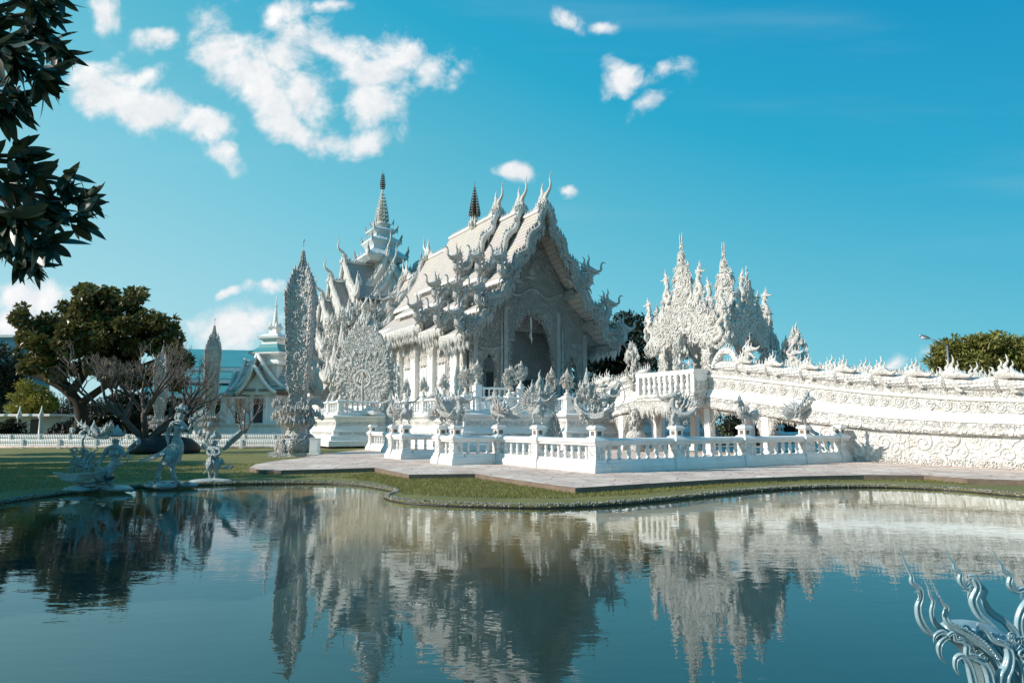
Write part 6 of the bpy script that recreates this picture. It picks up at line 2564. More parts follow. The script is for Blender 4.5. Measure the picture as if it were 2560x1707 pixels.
def frangipani(base, label, px_pts, scale, seed, levels=5, mat_='frbark', r0=.3, name='frangipani_tree'):
    rng = random.Random(seed)
    t = thing(name, label, 'tree', base, False)
    b = MB()
    tips = MB()

    def grow(p, d, L, r, lv):
        p = arr(p)
        d = arr(d) / np.linalg.norm(d)
        bend = arr((rng.uniform(-.25, .25), rng.uniform(-.25, .25), rng.uniform(.0, .25)))
        m = p + d * L * .5 + bend * L * .3
        e = p + d * L + bend * L * .5
        (b if lv > 1 else tips).tube(catmull([p, m, e], 2), np.linspace(r, r * .72, 5), 6 if lv > 2 else 4, None)
        if lv == 0:
            return
        for k in range(rng.choice((2, 2, 3)) if lv < levels else 3):
            nd = (e - m) / np.linalg.norm(e - m) + arr((rng.uniform(-1, 1), rng.uniform(-1, 1), rng.uniform(-.25, .75))) * .85
            grow(e, nd, L * rng.uniform(.62, .85), r * .6, lv - 1)
    for q in px_pts:
        grow(arr(base) + arr((0, 0, .5 * scale)), q, 1.35 * scale, r0 * scale, levels)
    b.tube([arr(base), arr(base) + arr((0, 0, .3 * scale)), arr(base) + arr((0, 0, .75 * scale))], [r0 * 1.6 * scale, r0 * 1.3 * scale, r0 * scale], 8)
    obj('trunk', b, mat_, t)
    obj('twigs', tips, 'palebark', t)
    return t


frangipani((-22.3, 42.0, LAWN), 'leafless frangipani tree with a wide tangle of bare branches on the left lawn', [(-1.0, 0, .8), (-.3, .5, 1.1), (.8, .2, .9), (1.2, -.2, .55), (.1, -.5, 1.0), (-.8, -.3, 1.1)], 1.32, 5, 6, 'frbark', .15)
p = at(608, 1090, 66)
frangipani((p.x, 66, LAWN), 'small leafless frangipani in front of the small shrine', [(-.5, 0, 1), (.5, .1, 1), (.1, -.3, 1.2)], 1.0, 6, 4, 'palebark', .12)
p = at(225, 1090, 90)
frangipani((p.x - 4, 90, LAWN), 'small bare frangipani far behind the visitors under the big tree', [(-.5, 0, 1), (.5, .1, 1), (.1, -.3, 1.2)], 1.3, 7, 4, 'palebark', .12)


def planter():
    p = at(375, 1130, 41)
    m = MB()
    rng = random.Random(3)
    prof = [(1.95, LAWN), (2.0, .1), (1.85, .4), (1.45, .7), (.7, .86), (.01, .9)]
    m.lathe(prof, 26, c=(p.x + .2, 42.3))
    m.v = [np.array([v + mnoise.noise_vector(Vector(v) * 1.3) * .14 for v in m.v[0]])]
    o = obj('planter_mound', m, 'rock')
    tag(o, 'low black mound round the foot of the bare frangipani tree', 'mound')


planter()


def near_branch():
    """branch of a broad leaved tree that hangs in from the left just in front of the camera"""
    rng = random.Random(15)
    t = thing('overhanging_tree', 'dark broad leaved branches hanging into the picture at the upper left', 'tree', (-6.4, 3.6, LAWN))
    b = MB()
    limb(b, [(-6.4, 3.6, LAWN), (-6.3, 3.7, 2.0), (-6.0, 3.8, 4.0), (-5.9, 3.9, 7.0)], .28, .16)
    twigs = []
    Y0 = 4.6
    groups = [((-260, 60), (40, 40), (140, 10)), ((-260, 60), (60, 100), (150, 130)), ((-200, 100), (30, 150), (110, 190)), ((-200, 120), (-20, 200), (40, 235)), ((-260, 60), (-10, 20), (70, -20)),
              ((-300, 420), (0, 390), (70, 400)), ((-300, 420), (60, 440), (160, 450)), ((-300, 430), (80, 490), (205, 500)), ((-300, 440), (60, 540), (190, 545)), ((-300, 450), (20, 590), (95, 640)),
              ((-300, 440), (-20, 480), (60, 600)), ((-200, 180), (-10, 250), (15, 290)), ((-260, 60), (20, 90), (100, 70)), ((-300, 430), (40, 470), (120, 520)), ((-300, 450), (0, 560), (130, 600)),
              ((-250, 100), (0, 120), (70, 160)), ((-300, 420), (-30, 430), (20, 470)), ((-300, 440), (-40, 540), (20, 560)), ((-260, 80), (-60, 60), (10, 80)), ((-300, 450), (-10, 600), (40, 610))]
    lv = MB()
    ms = []

    def leafshape():
        n = 6
        rows = []
        for k in range(n):
            f = k / (n - 1)
            w = .15 * math.sin(math.pi * f ** .75) ** .8 * (1 if f < 1 else 0) + .004
            zz = f
            bend = -.14 * f * f
            rows.append([(-w, bend + .05 * w * 4, zz), (0, bend, zz), (w, bend + .05 * w * 4, zz)])
        q = MB().grid(rows, True)
        return q.v[0], q.q[0], np.zeros((0, 3), int)
    TL = leafshape()
    for g in groups:
        Yg = Y0 + rng.uniform(-.6, .7)
        pts = [tuple(at(x, y, Yg + rng.uniform(-.1, .1))) for x, y in g]
        limb(b, [(-6.0, 3.8, pts[0][2] - .3)] + pts, .035, .008, 5, 4)
        P = catmull(pts, 8)
        for f in (.45, .58, .7, .82, .92, 1.0):
            k_ = int(f * (len(P) - 1))
            p = P[k_] + arr([rng.gauss(0, .035) for _ in range(3)])
            td = P[min(k_ + 1, len(P) - 1)] - P[max(k_ - 1, 0)]
            td = td / max(np.linalg.norm(td), 1e-6)
            s1 = np.cross(td, (0, 1, 0))
            s1 /= max(np.linalg.norm(s1), 1e-6)
            s2 = np.cross(td, s1)
            n_ = 6 if f < .9 else 8
            for q in range(n_):
                an = q / n_ * 6.28 + rng.uniform(-.3, .3)
                d = td * rng.uniform(.25, .9) + s1 * math.cos(an) * .8 + s2 * math.sin(an) * .8 + arr((0, 0, -.3))
                ms.append(_aim(p, d, rng.uniform(.13, .23), rng))
    obj('trunk', b, 'bark', t)
    lv.inst(TL, ms)
    obj('crown', lv, 'leaf_near', t)


def _aim(p, d, L, rng):
    z = arr(d) / np.linalg.norm(d)
    s = arr((rng.gauss(0, 1), rng.gauss(0, 1), rng.gauss(0, .5)))
    x = s - z * np.dot(s, z)
    x /= np.linalg.norm(x)
    y = np.cross(z, x)
    m = np.eye(4)
    m[:3, 0] = x * L
    m[:3, 1] = y * L
    m[:3, 2] = z * L
    m[:3, 3] = p
    return m


near_branch()

# ================================================================ figures


def skin(name, joints, bones, mat, parent, sub=2, label=None):
    """one continuous body grown round a skeleton; joints: {name: (x, y, z, r) or (x, y, z, rx, ry)}"""
    names = list(joints)
    me = bpy.data.meshes.new(name)
    me.from_pydata([joints[n][:3] for n in names], [(names.index(a), names.index(b)) for a, b in bones], [])
    o = bpy.data.objects.new(name, me)
    COL.objects.link(o)
    o.modifiers.new('skin', 'SKIN').use_smooth_shade = True
    me.skin_vertices.new() if not me.skin_vertices else None
    for i, n in enumerate(names):
        j = joints[n]
        me.skin_vertices[0].data[i].radius = (j[3], j[4] if len(j) > 4 else j[3])
    me.skin_vertices[0].data[0].use_root = True
    m = o.modifiers.new('sub', 'SUBSURF')
    m.levels = m.render_levels = sub
    me.materials.append(M[mat])
    if parent:
        o.parent = parent
        ORG[o.name] = (0, 0, 0)
    return o


def hand(mb, p, d, side, s=1.0):
    """palm with four bent fingers and a thumb from the side; d: pointing direction, side: across the palm"""
    p, d, side = arr(p), arr(d) / np.linalg.norm(d), arr(side) / np.linalg.norm(side)
    n = np.cross(d, side)
    mb.tube([p - d * .02 * s, p + d * .05 * s, p + d * .09 * s], np.stack([arr([.025, .042, .04]) * s, arr([.02, .02, .016]) * s], 1), 6, n)
    for k, (o_, L) in enumerate(((-.032, .062), (-.011, .075), (.011, .07), (.032, .055))):
        b = p + d * .085 * s + side * o_ * s
        mb.tube([b, b + d * L * .5 * s + n * .005, b + d * L * .85 * s + n * .022 * s, b + d * L * s * .95 + n * .04 * s], arr([.010, .010, .009, .006]) * s, 5)
    b = p + d * .02 * s - side * .04 * s
    mb.tube([b, b - side * .03 * s + d * .03 * s + n * .01 * s, b - side * .035 * s + d * .06 * s + n * .025 * s], arr([.012, .011, .007]) * s, 5)


def face(mb, c, r, f=(0, -1, 0), up=(0, 0, 1)):
    """nose, brows, eyes, lips and ears on a head of radius r looking along f"""
    c, f, up = arr(c), arr(f) / np.linalg.norm(f), arr(up)
    s = np.cross(f, up)
    q = lambda a, b, d: c + s * a * r + up * b * r + f * d * r
    mb.tube([q(0, .22, .86), q(0, .0, 1.02), q(0, -.18, 1.12), q(0, -.24, .95)], arr([.07, .09, .12, .08]) * r, 6)
    for k in (-1, 1):
        mb.tube([q(k * .16, .27, .9), q(k * .36, .33, .84), q(k * .58, .22, .70)], arr([.05, .06, .03]) * r, 5)
        mb.add(*_triple(ball(.13 * r, .10 * r, .08 * r, 6, 4, q(k * .34, .10, .82))), smooth=True)
        mb.tube([q(k * .95, .22, .0), q(k * 1.06, .05, -.06), q(k * .98, -.3, .02)], arr([.07, .13, .06]) * r, 5)
    mb.tube([q(-.27, -.46, .78), q(0, -.43, .95), q(.27, -.46, .78)], arr([.04, .09, .04]) * r, 5)
    mb.tube([q(-.2, -.56, .78), q(0, -.57, .92), q(.2, -.56, .78)], arr([.04, .09, .04]) * r, 5)


def fan(mb, base, axis, spread_dir, n, L, total, T=None, rng=R, wide=1.0):
    """fan of feathers: n leaves of length about L turning through total radians from axis towards spread_dir"""
    axis, sp = arr(axis) / np.linalg.norm(axis), arr(spread_dir) / np.linalg.norm(spread_dir)
    ms = []
    for k in range(n):
        a = total * k / max(n - 1, 1)
        d = axis * math.cos(a) + sp * math.sin(a)
        x = -axis * math.sin(a) + sp * math.cos(a)
        l = L * (1 - .35 * k / n) * rng.uniform(.9, 1.1)
        ms.append(frame(arr(base) + d * .03, x, d, (l * .55 * wide, l * .6, l)))
    mb.inst(T or T_LEAF, ms)


def lawn_statues():
    # ---- standing bird woman
    k = .001777
    q = lambda x, y, d=0.0: ((x - 600) * k, d, (1400 - y) * k)
    p0 = at(432, 1215, 19.8)
    t = local_thing('standing_kinnari', 'tall silver white bird woman statue standing with one arm raised beside the pond', 'statue', (p0.x, 19.8, LAWN))
    J = {'hip': (*q(632, 740), .15, .13), 'waist': (*q(625, 620), .105, .09), 'chest': (*q(628, 480), .155, .12), 'top': (*q(635, 400), .12, .09), 'neck': (*q(655, 345), .058), 'head0': (*q(668, 300, -.02), .10), 'head': (*q(672, 230, -.01), .125, .13),
         'ls': (*q(530, 400), .075), 'le': (*q(452, 590, .03), .052), 'lw': (*q(505, 740, -.06), .036), 'rs': (*q(725, 430, -.02), .07), 're': (*q(822, 520, -.06), .05), 'rw': (*q(885, 385, -.1), .034),
         'lh': (*q(560, 830), .12), 'lk': (*q(400, 1070), .085), 'lc': (*q(362, 1180), .075), 'la': (*q(352, 1330), .042), 'lt': (*q(440, 1385, -.08), .035),
         'rh': (*q(680, 830), .12), 'rk': (*q(590, 1070, -.04), .085), 'rc': (*q(590, 1180), .075), 'ra': (*q(640, 1320), .042), 'rt': (*q(750, 1365, -.08), .035)}
    B = [('hip', 'waist'), ('waist', 'chest'), ('chest', 'top'), ('top', 'neck'), ('neck', 'head0'), ('head0', 'head'), ('top', 'ls'), ('ls', 'le'), ('le', 'lw'), ('top', 'rs'), ('rs', 're'), ('re', 'rw'),
         ('hip', 'lh'), ('lh', 'lk'), ('lk', 'lc'), ('lc', 'la'), ('la', 'lt'), ('hip', 'rh'), ('rh', 'rk'), ('rk', 'rc'), ('rc', 'ra'), ('ra', 'rt')]
    skin('body', J, B, 'lawn_silver', t)
    m = MB()
    hc = arr(q(672, 245, -.02))
    face(m, hc, .13, (.35, -1, -.05))
    m.add(*_triple(ball(.085, .07, .085, 8, 6, q(655, 490, -.10))), smooth=True)
    m.add(*_triple(ball(.085, .07, .085, 8, 6, q(728, 482, -.09))), smooth=True)
    hand(m, q(505, 745, -.06), (.35, -.2, -1), (.6, -.8, 0), 1.1)
    hand(m, q(885, 383, -.1), (.25, -.1, 1), (.8, -.5, 0), 1.1)
    obj('face_and_hands', m, 'lawn_silver', t)
    m = MB()
    m.lathe([(.14, q(0, 215)[2]), (.155, q(0, 180)[2]), (.12, q(0, 140)[2]), (.07, q(0, 120)[2]), (.075, q(0, 105)[2]), (.02, q(0, 80)[2])], 12, c=(hc[0], hc[1] + .02))
    m.inst(T_FLAME, [frame((hc[0] + .14 * math.cos(a), hc[1] + .14 * math.sin(a), q(0, 190)[2]), (math.cos(a), math.sin(a), 0), (0, 0, 1), .13) for a in np.linspace(0, 6.28, 12)[:-1]])
    m.tube([tuple(hc + arr((-.13, .05, .02))), tuple(hc + arr((-.17, .07, -.12))), tuple(hc + arr((-.12, .05, -.22)))], [.04, .06, .03], 6)
    obj('crown', m, 'lawn_silver', t)
    m = MB()                                   # collar, belt, armlets, anklets
    for c_, r_, w in ((q(645, 372, -.01), .11, .022), (q(640, 405, -.03), .15, .02), (q(627, 670), .125, .03), (q(630, 705), .14, .03)):
        m.tube([(c_[0] + r_ * math.cos(a), c_[1] + r_ * .85 * math.sin(a), c_[2] - .02 * math.cos(a)) for a in np.linspace(0, 6.283, 17)], w, 5)
    for c_, r_ in ((q(490, 490, .02), .07), (q(360, 1260), .068), (q(615, 1260), .068), (q(360, 1300), .06), (q(625, 1300), .06)):
        m.tube([(c_[0] + r_ * math.cos(a), c_[1] + r_ * math.sin(a), c_[2]) for a in np.linspace(0, 6.283, 13)], .018, 5)
    for i in range(26):
        a = R.uniform(0, 6.28)
        m.inst(T_CURL, [frame((q(640, 0)[0] + .15 * math.cos(a), -.02 + .13 * math.sin(a), q(0, R.uniform(380, 440))[2]), (-math.sin(a), math.cos(a), 0), (0, 0, 1), .07)])
    obj('jewellery', m, 'lawn_silver', t)
    m = MB()                                   # short draped skirt
    rows = []
    for i, (y, rx, ry, cx_) in enumerate(((690, .145, .125, 630), (760, .19, .16, 625), (860, .235, .19, 600), (960, .245, .2, 565), (1050, .25, .2, 540))):
        rows.append([((cx_ - 600) * k + rx * math.cos(a) * (1 + .06 * math.sin(a * 9) * i / 3), ry * math.sin(a) * (1 + .06 * math.sin(a * 9) * i / 3), (1400 - y) * k + (.05 * math.sin(a * 2 + 1) if i > 2 else 0)) for a in np.linspace(0, 6.283, 33)[:-1]])
    m.grid(rows, True, True)
    for j in range(5):
        m.tube([q(690 + j * 8, 700 + j * 4, -.14), q(720 - j * 10, 850, -.2), q(640 - j * 16, 990 + j * 8, -.21), q(500 - j * 8, 1040 + j * 6, -.18)], [.02, .03, .03, .012], 5)
    obj('skirt', m, 'lawn_silver', t)
    m = MB()                                   # long tail of feathers
    for j in range(12):
        f = j / 11
        pth = catmull([q(520 + 30 * f, 720 + 150 * f, .12 - .02 * j), q(420 - 30 * f, 800 + 130 * f, .18 - .03 * j), q(250 - 60 * f, 900 + 95 * f, .2 - .03 * j), q(150 - 150 * f, 910 + 120 * f, .2 - .03 * j)], 4)
        m.tube(pth, np.stack([np.interp(np.linspace(0, 1, len(pth)), [0, .5, 1], [.03, .045, .004]), np.interp(np.linspace(0, 1, len(pth)), [0, .5, 1], [.02, .02, .003])], 1), 5)
    obj('tail_feathers', m, 'lawn_silver', t)
    m = MB()                                   # spray of leaves in the raised hand
    m.tube([q(885, 390, -.14), q(940, 340, -.16), q(1000, 290, -.16), q(1060, 235, -.16)], [.018, .022, .02, .008], 5)
    for i in range(16):
        f = i / 15
        c_ = q(860 + 220 * f, 400 - 170 * f, -.16)
        m.inst(T_FLAME, [frame(c_, (1, 0, 0), (R.uniform(-.5, .9), R.uniform(-.4, .4), .8), R.uniform(.14, .24), i % 2)])
    m.tube([q(930, 360, -.15), q(990, 370, -.15), q(1030, 345, -.15)], [.02, .018, .006], 5)
    obj('leaf_spray', m, 'lawn_silver', t)
    m = MB()
    rng = random.Random(4)
    for i in range(9):
        x, y = rng.uniform(260, 820), rng.uniform(-.3, .25)
        m.add(*_triple(ball(rng.uniform(.2, .38), rng.uniform(.18, .28), rng.uniform(.07, .13), 9, 6, ((x - 600) * k, y, .02))), smooth=True)
    for i in range(14):
        m.inst(T_CURL, [frame(((rng.uniform(240, 860) - 600) * k, rng.uniform(-.3, .1), .08), (1, rng.uniform(-.5, .5), 0), (0, -.5, 1), rng.uniform(.12, .24))])
    obj('rock_base', m, 'lawn_silver', t)

    # ---- reclining bird woman
    k2 = .001808
    q = lambda x, y, d=0.0: ((x - 800) * k2, d, (1470 - y) * k2)
    p0 = at(252, 1228, 18.6)
    t = local_thing('reclining_kinnari', 'silver white bird woman statue lying with a scrolled tail at the pond edge', 'statue', (p0.x, 18.6, LAWN))
    J = {'hip': (*q(985, 1180), .2, .17), 'waist': (*q(1010, 1060), .115, .10), 'chest': (*q(980, 930), .165, .13), 'top': (*q(965, 850), .13, .1), 'neck': (*q(968, 800), .058), 'head0': (*q(975, 765, -.02), .095), 'head': (*q(978, 715), .12),
         'ls': (*q(860, 860), .075), 'le': (*q(785, 985), .055), 'lw': (*q(765, 1110, -.05), .036), 'rs': (*q(1060, 860), .07), 're': (*q(1130, 975, -.05), .05), 'rw': (*q(1190, 900, -.08), .034),
         'th': (*q(860, 1230, -.1), .19, .16), 'kn': (*q(980, 1330, -.15), .12), 'an': (*q(960, 1400, -.1), .07), 'b1': (*q(760, 1285), .22, .2), 'b2': (*q(560, 1315), .16, .16), 'b3': (*q(330, 1300), .09), 'b4': (*q(60, 1210), .02)}
    B = [('hip', 'waist'), ('waist', 'chest'), ('chest', 'top'), ('top', 'neck'), ('neck', 'head0'), ('head0', 'head'), ('top', 'ls'), ('ls', 'le'), ('le', 'lw'), ('top', 'rs'), ('rs', 're'), ('re', 'rw'),
         ('hip', 'th'), ('th', 'kn'), ('kn', 'an'), ('hip', 'b1'), ('b1', 'b2'), ('b2', 'b3'), ('b3', 'b4')]
    skin('body', J, B, 'lawn_silver', t)
    m = MB()
    hc = arr(q(978, 728, -.02))
    face(m, hc, .125, (.5, -1, 0))
    m.add(*_triple(ball(.09, .075, .085, 8, 6, q(960, 940, -.11))), smooth=True)
    m.add(*_triple(ball(.09, .075, .085, 8, 6, q(1035, 935, -.1))), smooth=True)
    hand(m, q(765, 1115, -.05), (.1, -.2, -1), (1, -.3, 0), 1.1)
    hand(m, q(1190, 897, -.08), (.3, -.1, 1), (.8, -.5, 0), 1.1)
    obj('face_and_hands', m, 'lawn_silver', t)
    m = MB()
    m.lathe([(.13, q(0, 690)[2]), (.21, q(0, 670)[2]), (.215, q(0, 645)[2]), (.13, q(0, 630)[2]), (.11, q(0, 590)[2]), (.05, q(0, 560)[2]), (.015, q(0, 510)[2])], 12, c=(hc[0], hc[1] + .02))
    m.inst(T_FLAME, [frame((hc[0] + .2 * math.cos(a), hc[1] + .2 * math.sin(a), q(0, 650)[2]), (math.cos(a), math.sin(a), 0), (math.cos(a) * .5, math.sin(a) * .5, 1), .14) for a in np.linspace(0, 6.28, 13)[:-1]])
    obj('crown', m, 'lawn_silver', t)
    m = MB()
    for c_, r_, w in ((q(966, 825, -.01), .12, .024), (q(970, 850, -.02), .155, .02), (q(1010, 1095), .13, .03), (q(820, 930), .075, .02), (q(1090, 920, -.02), .07, .02)):
        m.tube([(c_[0] + r_ * math.cos(a), c_[1] + r_ * .85 * math.sin(a), c_[2]) for a in np.linspace(0, 6.283, 17)], w, 5)
    rr = .13
    c_ = q(845, 1205, -.26)
    for r_ in (.13, .09, .05):
        m.tube([(c_[0] + r_ * math.cos(a), c_[1], c_[2] + r_ * math.sin(a)) for a in np.linspace(0, 6.283, 17)], .018, 5)
    obj('jewellery', m, 'lawn_silver', t)
    m = MB()
    for j in range(10):                        # wing feathers sweeping back to the tail tip
        f = j / 9
        pth = catmull([q(900 - 30 * f, 1180 + 150 * f, -.25 + .02 * j), q(740 - 20 * f, 1215 + 130 * f, -.27 + .02 * j), q(520 - 40 * f, 1225 + 110 * f, -.2), q(330 - 60 * f, 1230 + 80 * f, -.12), q(60 + 180 * abs(f - .5), 1205 + 30 * f, -.03)], 4)
        w = np.interp(np.linspace(0, 1, len(pth)), [0, .5, 1], [.03, .045, .005])
        m.tube(pth, np.stack([w, w * .6], 1), 5)
    obj('wing_feathers', m, 'lawn_silver', t)
    m = MB()                                   # scrolled flame tail
    for pts_, r_ in (([(600, 1190), (520, 1060), (565, 940), (490, 850), (470, 740), (500, 670), (455, 590), (440, 500)], .06), ([(470, 1190), (440, 1030), (345, 965), (330, 905), (285, 880), (240, 840)], .05),
                     ([(570, 1160), (560, 1050), (660, 990), (640, 915), (700, 880), (695, 830)], .05), ([(420, 1200), (390, 1150), (340, 1180), (300, 1100)], .04), ([(520, 1080), (470, 930), (380, 900), (345, 930)], .04),
                     ([(560, 960), (480, 900), (450, 830)], .04), ([(430, 1080), (360, 1040), (300, 1060), (270, 1010)], .035), ([(640, 1160), (620, 1080), (700, 1040), (720, 1000)], .035), ([(600, 1010), (640, 960), (590, 900), (610, 850)], .03)):
        pth = catmull([q(x, y, .03) for x, y in pts_], 5)
        m.tube(pth, np.stack([np.linspace(r_, .005, len(pth)), np.linspace(r_ * .7, .005, len(pth))], 1), 6)
    m.inst(T_CURL, [frame(q(R.uniform(330, 680), R.uniform(880, 1180), R.uniform(-.05, .1)), (1, 0, 0), (0, 0, 1), R.uniform(.12, .24), i % 2) for i in range(26)])
    obj('flame_tail', m, 'lawn_silver', t)
    m = MB()                                   # lotus held out in front
    m.tube(catmull([q(1190, 900, -.1), q(1210, 1000, -.1), q(1170, 1080, -.1)], 3), .014, 5)
    m.tube(catmull([q(1190, 900, -.1), q(1290, 860, -.12), q(1340, 800, -.12)], 3), .014, 5)
    m.lathe([(.01, q(0, 820)[2]), (.055, q(0, 790)[2]), (.05, q(0, 750)[2]), (.005, q(0, 690)[2])], 8, c=(q(1345, 0)[0], -.12))
    obj('lotus', m, 'lawn_silver', t)
    m = MB()
    rng = random.Random(5)
    for i in range(10):
        m.add(*_triple(ball(rng.uniform(.16, .42), rng.uniform(.16, .26), rng.uniform(.06, .12), 9, 6, ((rng.uniform(380, 1080) - 800) * k2, rng.uniform(-.2, .2), .03))), smooth=True)
    for i in range(14):
        m.tube(catmull([q(rng.uniform(380, 1060), rng.uniform(1380, 1460), rng.uniform(-.2, .1)) for _ in range(3)], 3), .03, 5)
    obj('rock_base', m, 'lawn_silver', t)

    # ---- small child like figure with lotus buds and a flying scarf
    k3 = .00192
    q = lambda x, y, d=0.0: ((x - 1260) * k3, d, (1335 - y) * k3)
    p0 = at(532, 1203, 21.4)
    t = local_thing('small_attendant', 'small silver white figure with lotus buds and a flying scarf beside the pond', 'statue', (p0.x, 21.4, LAWN))
    J = {'hip': (*q(1262, 990), .14, .11), 'waist': (*q(1262, 920), .12, .1), 'chest': (*q(1262, 850), .14, .11), 'top': (*q(1258, 800), .11, .09), 'neck': (*q(1256, 765), .05), 'head0': (*q(1254, 730, -.02), .10), 'head': (*q(1254, 675), .125),
         'ls': (*q(1175, 805), .07), 'le': (*q(1160, 890, -.03), .055), 'lw': (*q(1250, 930, -.13), .038), 'rs': (*q(1345, 805), .07), 're': (*q(1365, 895, -.03), .055), 'rw': (*q(1285, 930, -.13), .038),
         'lh': (*q(1205, 1020), .1), 'lk': (*q(1185, 1090, -.05), .085), 'lc': (*q(1200, 1180), .06), 'la': (*q(1215, 1290), .038), 'lt': (*q(1200, 1320, -.09), .032),
         'rh': (*q(1318, 1020), .1), 'rk': (*q(1322, 1100, -.03), .085), 'rc': (*q(1305, 1190), .06), 'ra': (*q(1290, 1290), .038), 'rt': (*q(1292, 1320, -.1), .032)}
    B = [('hip', 'waist'), ('waist', 'chest'), ('chest', 'top'), ('top', 'neck'), ('neck', 'head0'), ('head0', 'head'), ('top', 'ls'), ('ls', 'le'), ('le', 'lw'), ('top', 'rs'), ('rs', 're'), ('re', 'rw'),
         ('hip', 'lh'), ('lh', 'lk'), ('lk', 'lc'), ('lc', 'la'), ('la', 'lt'), ('hip', 'rh'), ('rh', 'rk'), ('rk', 'rc'), ('rc', 'ra'), ('ra', 'rt')]
    skin('body', J, B, 'lawn_silver', t)
    m = MB()
    hc = arr(q(1254, 688, -.01))
    face(m, hc, .13)
    hand(m, q(1250, 930, -.13), (.9, -.2, .1), (0, -.3, 1), 1.0)
    hand(m, q(1285, 928, -.14), (-.9, -.2, .1), (0, -.3, 1), 1.0)
    obj('face_and_hands', m, 'lawn_silver', t)
    m = MB()
    m.lathe([(.135, q(0, 655)[2]), (.14, q(0, 630)[2]), (.12, q(0, 605)[2]), (.06, q(0, 590)[2]), (.055, q(0, 570)[2]), (.01, q(0, 530)[2])], 12, c=(hc[0], hc[1] + .01))
    obj('crown', m, 'lawn_silver', t)
    m = MB()
    for cx_, rx in ((1205, .12), (1318, .12)):   # puffed breeches and hem pieces
        m.lathe([(rx * .9, q(0, 1000)[2]), (rx * 1.05, q(0, 1060)[2]), (rx, q(0, 1110)[2]), (rx * .7, q(0, 1140)[2])], 12, c=(q(cx_, 0)[0], -.01))
    fan(m, q(1370, 960, 0), (.3, 0, -1), (1, 0, 0), 5, .34, .6)
    fan(m, q(1180, 960, 0), (-.2, 0, -1), (-1, 0, 0), 5, .34, .6)
    m.tube([q(1240, 930, -.14), q(1250, 1040, -.15), q(1200, 1130, -.15), q(1130, 1215, -.12)], [.03, .03, .025, .01], 5)
    m.tube([(q(1262, 0)[0] + .15 * math.cos(a), .12 * math.sin(a), q(0, 960)[2]) for a in np.linspace(0, 6.283, 15)], .025, 5)
    obj('costume', m, 'lawn_silver', t)
    m = MB()
    P = []
    for i, (x0, y0, x1, y1) in enumerate(((1380, 850, 1390, 800), (1440, 830, 1420, 760), (1490, 770, 1450, 680), (1540, 720, 1490, 620), (1610, 660, 1580, 565), (1690, 550, 1660, 510))):
        P.append([q(x0, y0, .05 + .03 * i % 2), q((x0 + x1) / 2, (y0 + y1) / 2, .0 - .02 * (i % 2)), q(x1, y1, .05)])
    m.grid(P, True)
    m.grid([[(x, y + .03, z) for x, y, z in r] for r in P], True)
    P = [[q(x, y + w, .0), q(x, y, -.05), q(x, y - w, .0)] for x, y, w in ((1385, 1135, 10), (1440, 1120, 26), (1500, 1110, 28), (1560, 1105, 16), (1610, 1075, 5))]
    m.grid(P, True)
    m.grid([[(x, y + .03, z) for x, y, z in r] for r in P], True)
    m.tube([q(1345, 1080, .02), q(1385, 1135, .0)], .012, 5)
    obj('scarf', m, 'lawn_silver', t)
    m = MB()
    for pts_, bud in (([(1170, 780), (1090, 690), (1095, 560), (1140, 470)], (1155, 440)), ([(1165, 790), (1100, 720), (1120, 660), (1140, 640)], (1145, 610)), ([(1150, 790), (1060, 740), (1030, 640)], (1010, 565)), ([(1150, 810), (1090, 850), (1035, 790)], None), ([(1150, 800), (1110, 790), (1080, 730)], None)):
        m.tube(catmull([q(x, y, .02) for x, y in pts_], 4), .016, 5)
        if bud:
            c_ = q(*bud, .02)
            m.add(*_triple(ball(.075, .075, .1, 8, 6, c_)), smooth=True)
            m.inst(T_LEAF, [frame((c_[0], c_[1], c_[2] - .08), (-math.sin(a), math.cos(a), 0), (math.cos(a) * .5, math.sin(a) * .5, 1), .2) for a in np.linspace(0, 6.28, 7)[:-1]])
    m.inst(T_FLAME, [frame(q(R.uniform(1030, 1170), R.uniform(740, 860), .03), (1, 0, 0), (R.uniform(-.8, .2), 0, R.uniform(-.2, 1)), R.uniform(.1, .2)) for _ in range(14)])
    obj('lotus_stems', m, 'lawn_silver', t)
    m = MB()
    rng = random.Random(6)
    for i in range(7):
        m.add(*_triple(ball(rng.uniform(.2, .45), rng.uniform(.18, .26), rng.uniform(.05, .09), 9, 6, (rng.uniform(-.35, .45), rng.uniform(-.2, .2), .02))), smooth=True)
    obj('rock_base', m, 'lawn_silver', t)

    # ---- swan boat on the far lawn
    t = local_thing('swan_boat', 'white swan shaped boat sculpture with flame tail on the far lawn', 'statue', (at(235, 1060, 61).x, 61, .1))
    k4 = 61 / FPX / 6.03
    q = lambda x, y, d=0.0: ((x - 1420) * k4, d, (1085 - y) * k4)
    m = MB()
    pth = catmull([q(1215, 985), q(1300, 1035), q(1450, 1050), q(1600, 1030), q(1690, 960)], 5)
    m.tube(pth, np.stack([np.interp(np.linspace(0, 1, len(pth)), [0, .4, .8, 1], [.1, .32, .22, .05]), np.interp(np.linspace(0, 1, len(pth)), [0, .4, 1], [.1, .5, .05])], 1), 10, (0, 1, 0))
    obj('hull', m, 'lawn_silver', t)
    m = MB()
    pth = catmull([q(1240, 1000), q(1235, 960), q(1290, 920), q(1330, 880), q(1290, 880), q(1210, 890)], 5)
    m.tube(pth, np.interp(np.linspace(0, 1, len(pth)), [0, .5, .8, 1], [.18, .12, .16, .02]), 8)
    pth = catmull([q(1320, 870), q(1240, 850), q(1180, 800), q(1150, 760), q(1110, 715)], 5)
    m.tube(pth, np.linspace(.14, .01, len(pth)), 6)
    m.inst(T_FLAME, [frame(q(x, y), (-1, 0, 0), (-.8, 0, .6), .5) for x, y in ((1290, 860), (1230, 830), (1190, 870), (1260, 890))])
